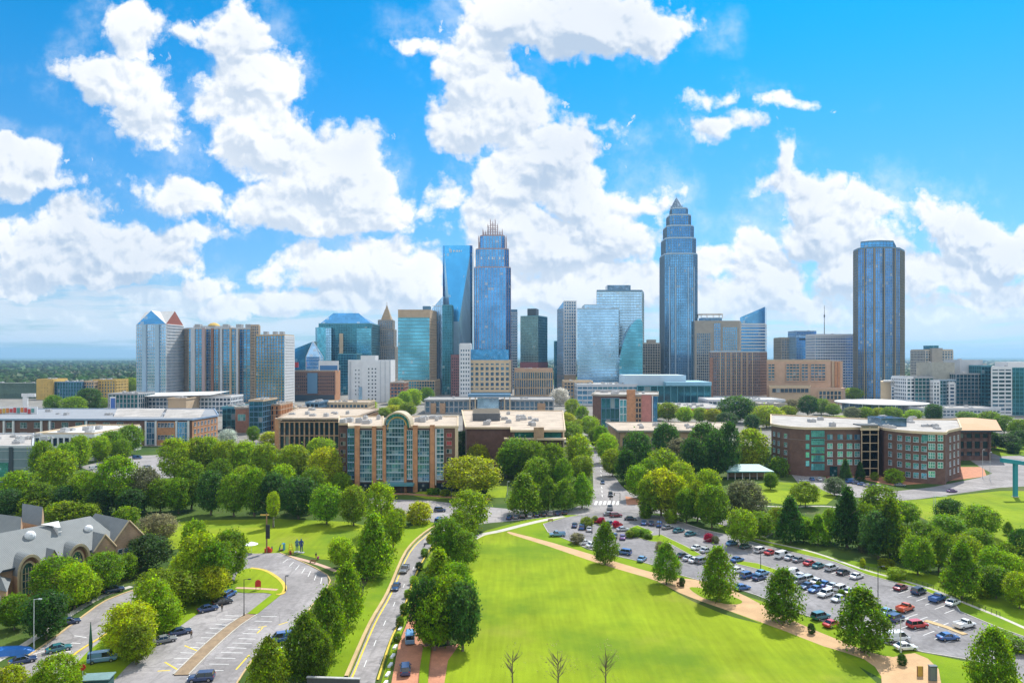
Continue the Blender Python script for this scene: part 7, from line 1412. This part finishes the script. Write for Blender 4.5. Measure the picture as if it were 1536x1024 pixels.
for px, py, lb, c0, c1, hh in ((445.5,828,'tall blue figure sculpture with bowed head on the field edge',(0.05,0.17,0.26),(0.10,0.24,0.30),4.0),(452,829,'taller dark blue figure sculpture next to the bowed one',(0.02,0.05,0.20),(0.05,0.12,0.28),4.3)):
    # painted stone figures, one continuous skinned body each
    o = thing('figure_sculpture', lb, 'sculpture', G(px,py), R(10 if px < 450 else -8), 'blue figure sculptures'); k = hh/1.8; bm = bmesh.new()
    lay = bm.verts.layers.skin.verify(); J = {}
    for n, p_, r_ in (('pel',(0,0,.95),.15),('bel',(0,-.01,1.12),.14),('che',(0,-.02,1.34),.17),('nec',(0,-.03,1.50),.06),('hea',(0,-.06 if px < 450 else -.03,1.64),.105),('top',(0,-.06,1.76),.07),('sl',(-.20,0,1.42),.07),('el',(-.26,.02,1.16),.05),('wl',(-.22,-.08,.93),.04),('hl',(-.21,-.10,.84),.045),('sr',(.20,0,1.42),.07),('er',(.27,.02,1.16),.05),('wr',(.23,-.07,.93),.04),('hr',(.22,-.09,.84),.045),('tl',(-.10,0,.84),.10),('kl',(-.11,-.02,.48),.07),('al',(-.11,.02,.08),.05),('fl',(-.11,-.14,.04),.04),('tr',(.10,0,.84),.10),('kr',(.12,-.02,.48),.07),('ar',(.12,.02,.08),.05),('fr',(.12,-.14,.04),.04)):
        v_ = bm.verts.new([c*k for c in p_]); v_[lay].radius = (r_*k, r_*k); J[n] = v_
    for a_, c_ in ('pel bel','bel che','che nec','nec hea','hea top','che sl','sl el','el wl','wl hl','che sr','sr er','er wr','wr hr','pel tl','tl kl','kl al','al fl','pel tr','tr kr','kr ar','ar fr') and [s_.split() for s_ in ('pel bel','bel che','che nec','nec hea','hea top','che sl','sl el','el wl','wl hl','che sr','sr er','er wr','wr hr','pel tl','tl kl','kl al','al fl','pel tr','tr kr','kr ar','ar fr')]: bm.edges.new((J[a_], J[c_]))
    J['pel'][lay].use_root = True; me = bpy.data.meshes.new('body'); bm.to_mesh(me); bm.free(); bo = bpy.data.objects.new('body', me); COL.objects.link(bo); bo.parent = o
    me.materials.append(stone('figure_paint_%d' % int(px), c0, 0.25, 1.5, 0.6)); bo.modifiers.new('skin','SKIN'); sb = bo.modifiers.new('sub','SUBSURF'); sb.levels = sb.render_levels = 2; bo.location = (0,0,0.25)
    MB().box((0,0,0.12),(1.6,1.2,0.24)).build('plinth', MGREY, o)
def person(px, py, label, shirt, legs, seat=False, rz=0.0, hair=(0.03,0.02,0.015)):
    o = thing('person', label, 'person', G(px,py), R(rz), 'people by the car park'); bm = bmesh.new(); lay = bm.verts.layers.skin.verify(); J = {}
    P = [('pel',(0,0,.93),.14),('bel',(0,-.01,1.10),.12),('che',(0,-.02,1.32),.155),('nec',(0,-.02,1.48),.055),('hea',(0,-.04,1.62),.095),('top',(0,-.04,1.72),.07),('sl',(-.18,0,1.40),.06),('el',(-.24,.02,1.15),.045),('wl',(-.2,-.1,.95),.035),('hl',(-.19,-.13,.87),.04),('sr',(.18,0,1.40),.06),('er',(.24,.02,1.15),.045),('wr',(.2,-.1,.95),.035),('hr',(.19,-.13,.87),.04),('tl',(-.09,0,.82),.09),('kl',(-.10,-.10,.47),.06),('al',(-.10,.02,.08),.045),('fl',(-.10,-.13,.04),.04),('tr',(.09,0,.82),.09),('kr',(.11,.02,.47),.06),('ar',(.12,.10,.09),.045),('fr',(.12,-.04,.04),.04)]
    for n, p_, r_ in P: v_ = bm.verts.new(p_); v_[lay].radius = (r_, r_); J[n] = v_
    for e in ('pel bel','bel che','che nec','nec hea','hea top','che sl','sl el','el wl','wl hl','che sr','sr er','er wr','wr hr','pel tl','tl kl','kl al','al fl','pel tr','tr kr','kr ar','ar fr'): a_, c_ = e.split(); bm.edges.new((J[a_], J[c_]))
    J['pel'][lay].use_root = True; me = bpy.data.meshes.new('body'); bm.to_mesh(me); bm.free(); bo = bpy.data.objects.new('body', me); COL.objects.link(bo); bo.parent = o; bo.location = (0,0,0.05)
    mt = newmat('clothed_%d' % px); sz = node('ShaderNodeSeparateXYZ', {0: objco()}); zz_ = S(sz.outputs[2]); c_ = mixc(S.m('GREATER_THAN', zz_, 0.92), legs, shirt); c_ = mixc(S.m('GREATER_THAN', zz_, 1.47), c_, (0.42,0.25,0.17)); finish(mt, Base_Color=c_, Roughness=0.85)
    me.materials.append(mt); bo.modifiers.new('skin','SKIN'); sb = bo.modifiers.new('sub','SUBSURF'); sb.levels = sb.render_levels = 2
    MB().ball((0,-0.02,1.77), 0.105, 0, 10, 6, 0.8).build('hair', plain('hair_dark', hair, 0.7), o, (0,0,0)); return o
person(474,837,'person in a dark top standing with a pushchair on the pink path',(0.03,0.02,0.06),(0.25,0.02,0.08),False,20); person(435,833,'person in a dark red coat beside the yellow climbing frame',(0.20,0.03,0.03),(0.05,0.02,0.03))
person(408,827,'person in grey beside the red utility box',(0.20,0.22,0.25),(0.04,0.06,0.10)); person(333,917,'small dark-clothed person crossing the striped bays',(0.10,0.08,0.06),(0.05,0.05,0.06)); person(287,957,'person in brown standing by the parked dark cars',(0.16,0.10,0.06),(0.04,0.04,0.05))
b_ = G(477,839); o = thing('pushchair', 'purple pushchair beside the person in a dark top', 'pushchair', b_)
MB().box((0,0,0.55),(0.5,0.75,0.35)).cone((0,0.2,0.7),0.3,0.2,0.3,0,8).build('seat', plain('plum',(0.30,0.03,0.14),0.6), o); MB().tube([(0,-0.3,0.6),(0,-0.6,1.05)],0.03,0,5).build('handle', POLE, o)
for x in (-0.25,0.25):
    for y in (-0.3,0.3): MB().tube([(x-0.03,y,0.13),(x+0.03,y,0.13)],0.13,0,10).build('wheel', TYRE, o)
# motorcycle on the curving road
b_ = G(637,819); o = thing('motorcycle', 'small dark motorcycle with a rider on the curving road', 'motorcycle', b_, R(88))
for x in (-0.7,0.7): MB().tube([(x,-0.06,0.32),(x,0.06,0.32)],0.32,0,14).build('wheel', TYRE, o)
MB().box((0,0,0.62),(1.0,0.28,0.36)).box((0.55,0,0.8),(0.12,0.6,0.1)).tube([(0.7,0,0.32),(0.5,0,0.95)],0.05,0,6).build('body', POLE, o); MB().box((-0.35,0,0.86),(0.7,0.3,0.12)).build('seat', TYRE, o)
# boards and litter bins by the tan plaza, blue canoe-like cover, wall sign at bottom left
o = thing('notice_board', 'ochre timber notice board on the sandy plaza', 'board', G(1380,1014)); MB().box((0,0,1.0),(0.9,0.18,1.9)).build('panel', OCHM, o); [MB().box((s_*0.5,0,0.95),(0.1,0.22,2.0)).build('post', WOODM, o) for s_ in (-1,1)]
o = thing('cabinet', 'grey-green metal cabinet standing on the edge of the sandy plaza', 'cabinet', G(1399,1020)); MB().box((0,0,1.35),(1.3,0.7,2.7)).build('body', stone('cabinet_grey',(0.12,0.15,0.15)), o); MB().box((0,0,2.76),(1.45,0.85,0.1)).build('lid', MDARKF, o); MB().box((-0.15,-0.36,1.4),(0.9,0.03,2.3)).build('door', stone('cabinet_door',(0.15,0.18,0.18)), o)
o = thing('tarpaulin', 'long bright blue tarpaulin cover beside the street lamp', 'cover', G(10,980), R(12)); mb = MB(); loft(mb, [[(x,-w,0),(x,w,0),(x,w*0.7,h_*0.8),(x,0,h_),(x,-w*0.7,h_*0.8)] for x, w, h_ in ((-5,.6,.5),(-4,1.4,1.3),(-1,1.6,1.5),(2,1.5,1.4),(4,1.1,1.0),(5,.4,.3))]); mb.build('cover', stone('tarp_blue',(0.02,0.15,0.48),0.12,0.6,0.6), o)
o = thing('folded_parasol', 'tall folded dark green parasol by the yellow kerb', 'parasol', G(136,998)); MB().tube([(0,0,0),(0,0,8.5)],0.07,0,6).build('pole', POLE, o); MB().cone((0,0,2.8),0.22,0.34,1.5,0,10).cone((0,0,4.3),0.34,0.05,4.2,0,10).build('canopy', GREENM, o)
o = thing('stop_sign', 'red octagonal sign on a white post at the bottom left', 'sign', G(124,1036)); MB().tube([(0,0,0),(0,0,3.9)],0.06,0,6).build('post', POLEW, o); MB().tube([(0,-0.06,4.3),(0,-0.02,4.3)],0.62,0,8).build('plate', REDM, o)
q = [(0,0)]; b_ = G(146,1040); o = thing('kiosk', 'dark green kiosk with a pale ledge under the bottom left trees', 'kiosk', b_, R(8)); MB().box((0,0,1.5),(4.6,2.4,3.0)).build('body', stone('kiosk_green',(0.03,0.09,0.09)), o); MB().box((0,-0.1,3.1),(5.2,3.0,0.16)).build('roof', stone('kiosk_roof',(0.16,0.26,0.26)), o); MB().box((0.2,-1.22,1.3),(1.0,0.06,2.0)).build('door', BRK, o)
o = thing('retaining_wall', 'dark retaining wall ending the verge at the bottom edge', 'wall', G(500,1040), R(-4)); MB().box((0,0,1.4),(9.5,0.5,2.8)).build('body', stone('dark_retaining',(0.07,0.07,0.075)), o); MB().box((0,0,2.88),(9.7,0.56,0.14)).build('coping', ROOFU, o)
# white edging blocks along the brick drive and benches
for i in range(7):
    t = i/6; o = MB().prism([(-0.28,-0.9),(0.28,-0.9),(0.28,0.9),(-0.28,0.9)],0,0.42).build('kerb_block', MWHITE, None, G(578+t*22, 1026-t*82)); o.rotation_euler = (0,0,R(-8)); tag(o, 'low white kerb block along the edge of the red brick drive', 'block', 'white kerb blocks'); ALL.append((o, o['label'], t))
def bench(px, py, rz, label):
    o = thing('bench', label, 'bench', G(px,py), R(rz)); MB().box((0,0,0.45),(2.0,0.5,0.07)).build('seat', WOODM, o); MB().box((0,0.24,0.75),(2.0,0.06,0.4)).build('backrest', WOODM, o)
    for s_ in (-0.8,0.8): MB().box((s_,0,0.22),(0.08,0.45,0.44)).build('leg', POLE, o)
bench(469,844,-20,'dark timber bench on the small grass triangle'); bench(655,741,0,'pale bench on the hall lawn'); bench(1020,878,30,'timber bench on the sandy path by the clipped bush'); bench(826,782,20,'bench at the end of the promenade')
strip('pink_path', [(428,833),(450,838),(480,847),(506,857)], 1.4, 0.0, 0.05, stone('pink_paving', ()))
# low planting in colour
zone('with pink flowers at the avenue corner', 'flower beds at the corner', [(924,781,791,11,bu,'r'),(902,776,786,12,bu,'r'),(893,774,784,10,bu,'l'),(1063,800,812,14,bu,'r'),(1073,804,814,12,bu,'n')])
o = struct(MB().prism([(G(a,c_).x,G(a,c_).y) for a, c_ in ((940,757),(962,757),(958,748),(938,744))][::-1],0,0.08).build('brick_corner', BRICKP))
# fence along the lawn path edge
FN = thing('low_fence', 'low dark fence along the field footpath above the lot', 'fence', G(1400,884)); base = G(1400,884); mb = MB(); ps = [G(a,c_) for a, c_ in smooth_poly([(1297,853),(1350,868),(1400,883),(1450,904),(1500,924)], False, 6)]
for i in range(len(ps)-1): mb.tube([ps[i]-base+Vector((0,0,0.9)), ps[i+1]-base+Vector((0,0,0.9))], 0.04, 0, 5); mb.tube([ps[i]-base+Vector((0,0,0.5)), ps[i+1]-base+Vector((0,0,0.5))], 0.03, 0, 5)
mb.build('rail', POLE, FN)
for q_ in ps: MB().box((0,0,0.48),(0.08,0.08,0.96)).build('post', POLE, FN, q_-base)

# ================================================================ labels that single each repeat out
ORD = ['', 'second', 'third', 'fourth', 'fifth', 'sixth', 'seventh', 'eighth', 'ninth', 'tenth', 'eleventh', 'twelfth', 'thirteenth', 'fourteenth', 'fifteenth', 'sixteenth', 'seventeenth', 'eighteenth', 'nineteenth', 'twentieth']
by = {}
for o, lab, k in ALL: by.setdefault(lab, []).append((k, o))
for lab, lst in by.items():
    if len(lst) == 1: continue
    lst.sort(key=lambda x: x[0]); n = len(lst)
    for i, (_, o) in enumerate(lst):
        o['label'] = lab + (', leftmost of these' if i == 0 else ', rightmost of these' if i == n-1 else ', ' + (ORD[i] if i < len(ORD) else f'number {i+1}') + ' from the left')
for o in scene.objects:
    l = o.get('label')
    if l and len(l.split()) > 16: print('LONG', len(l.split()), l)
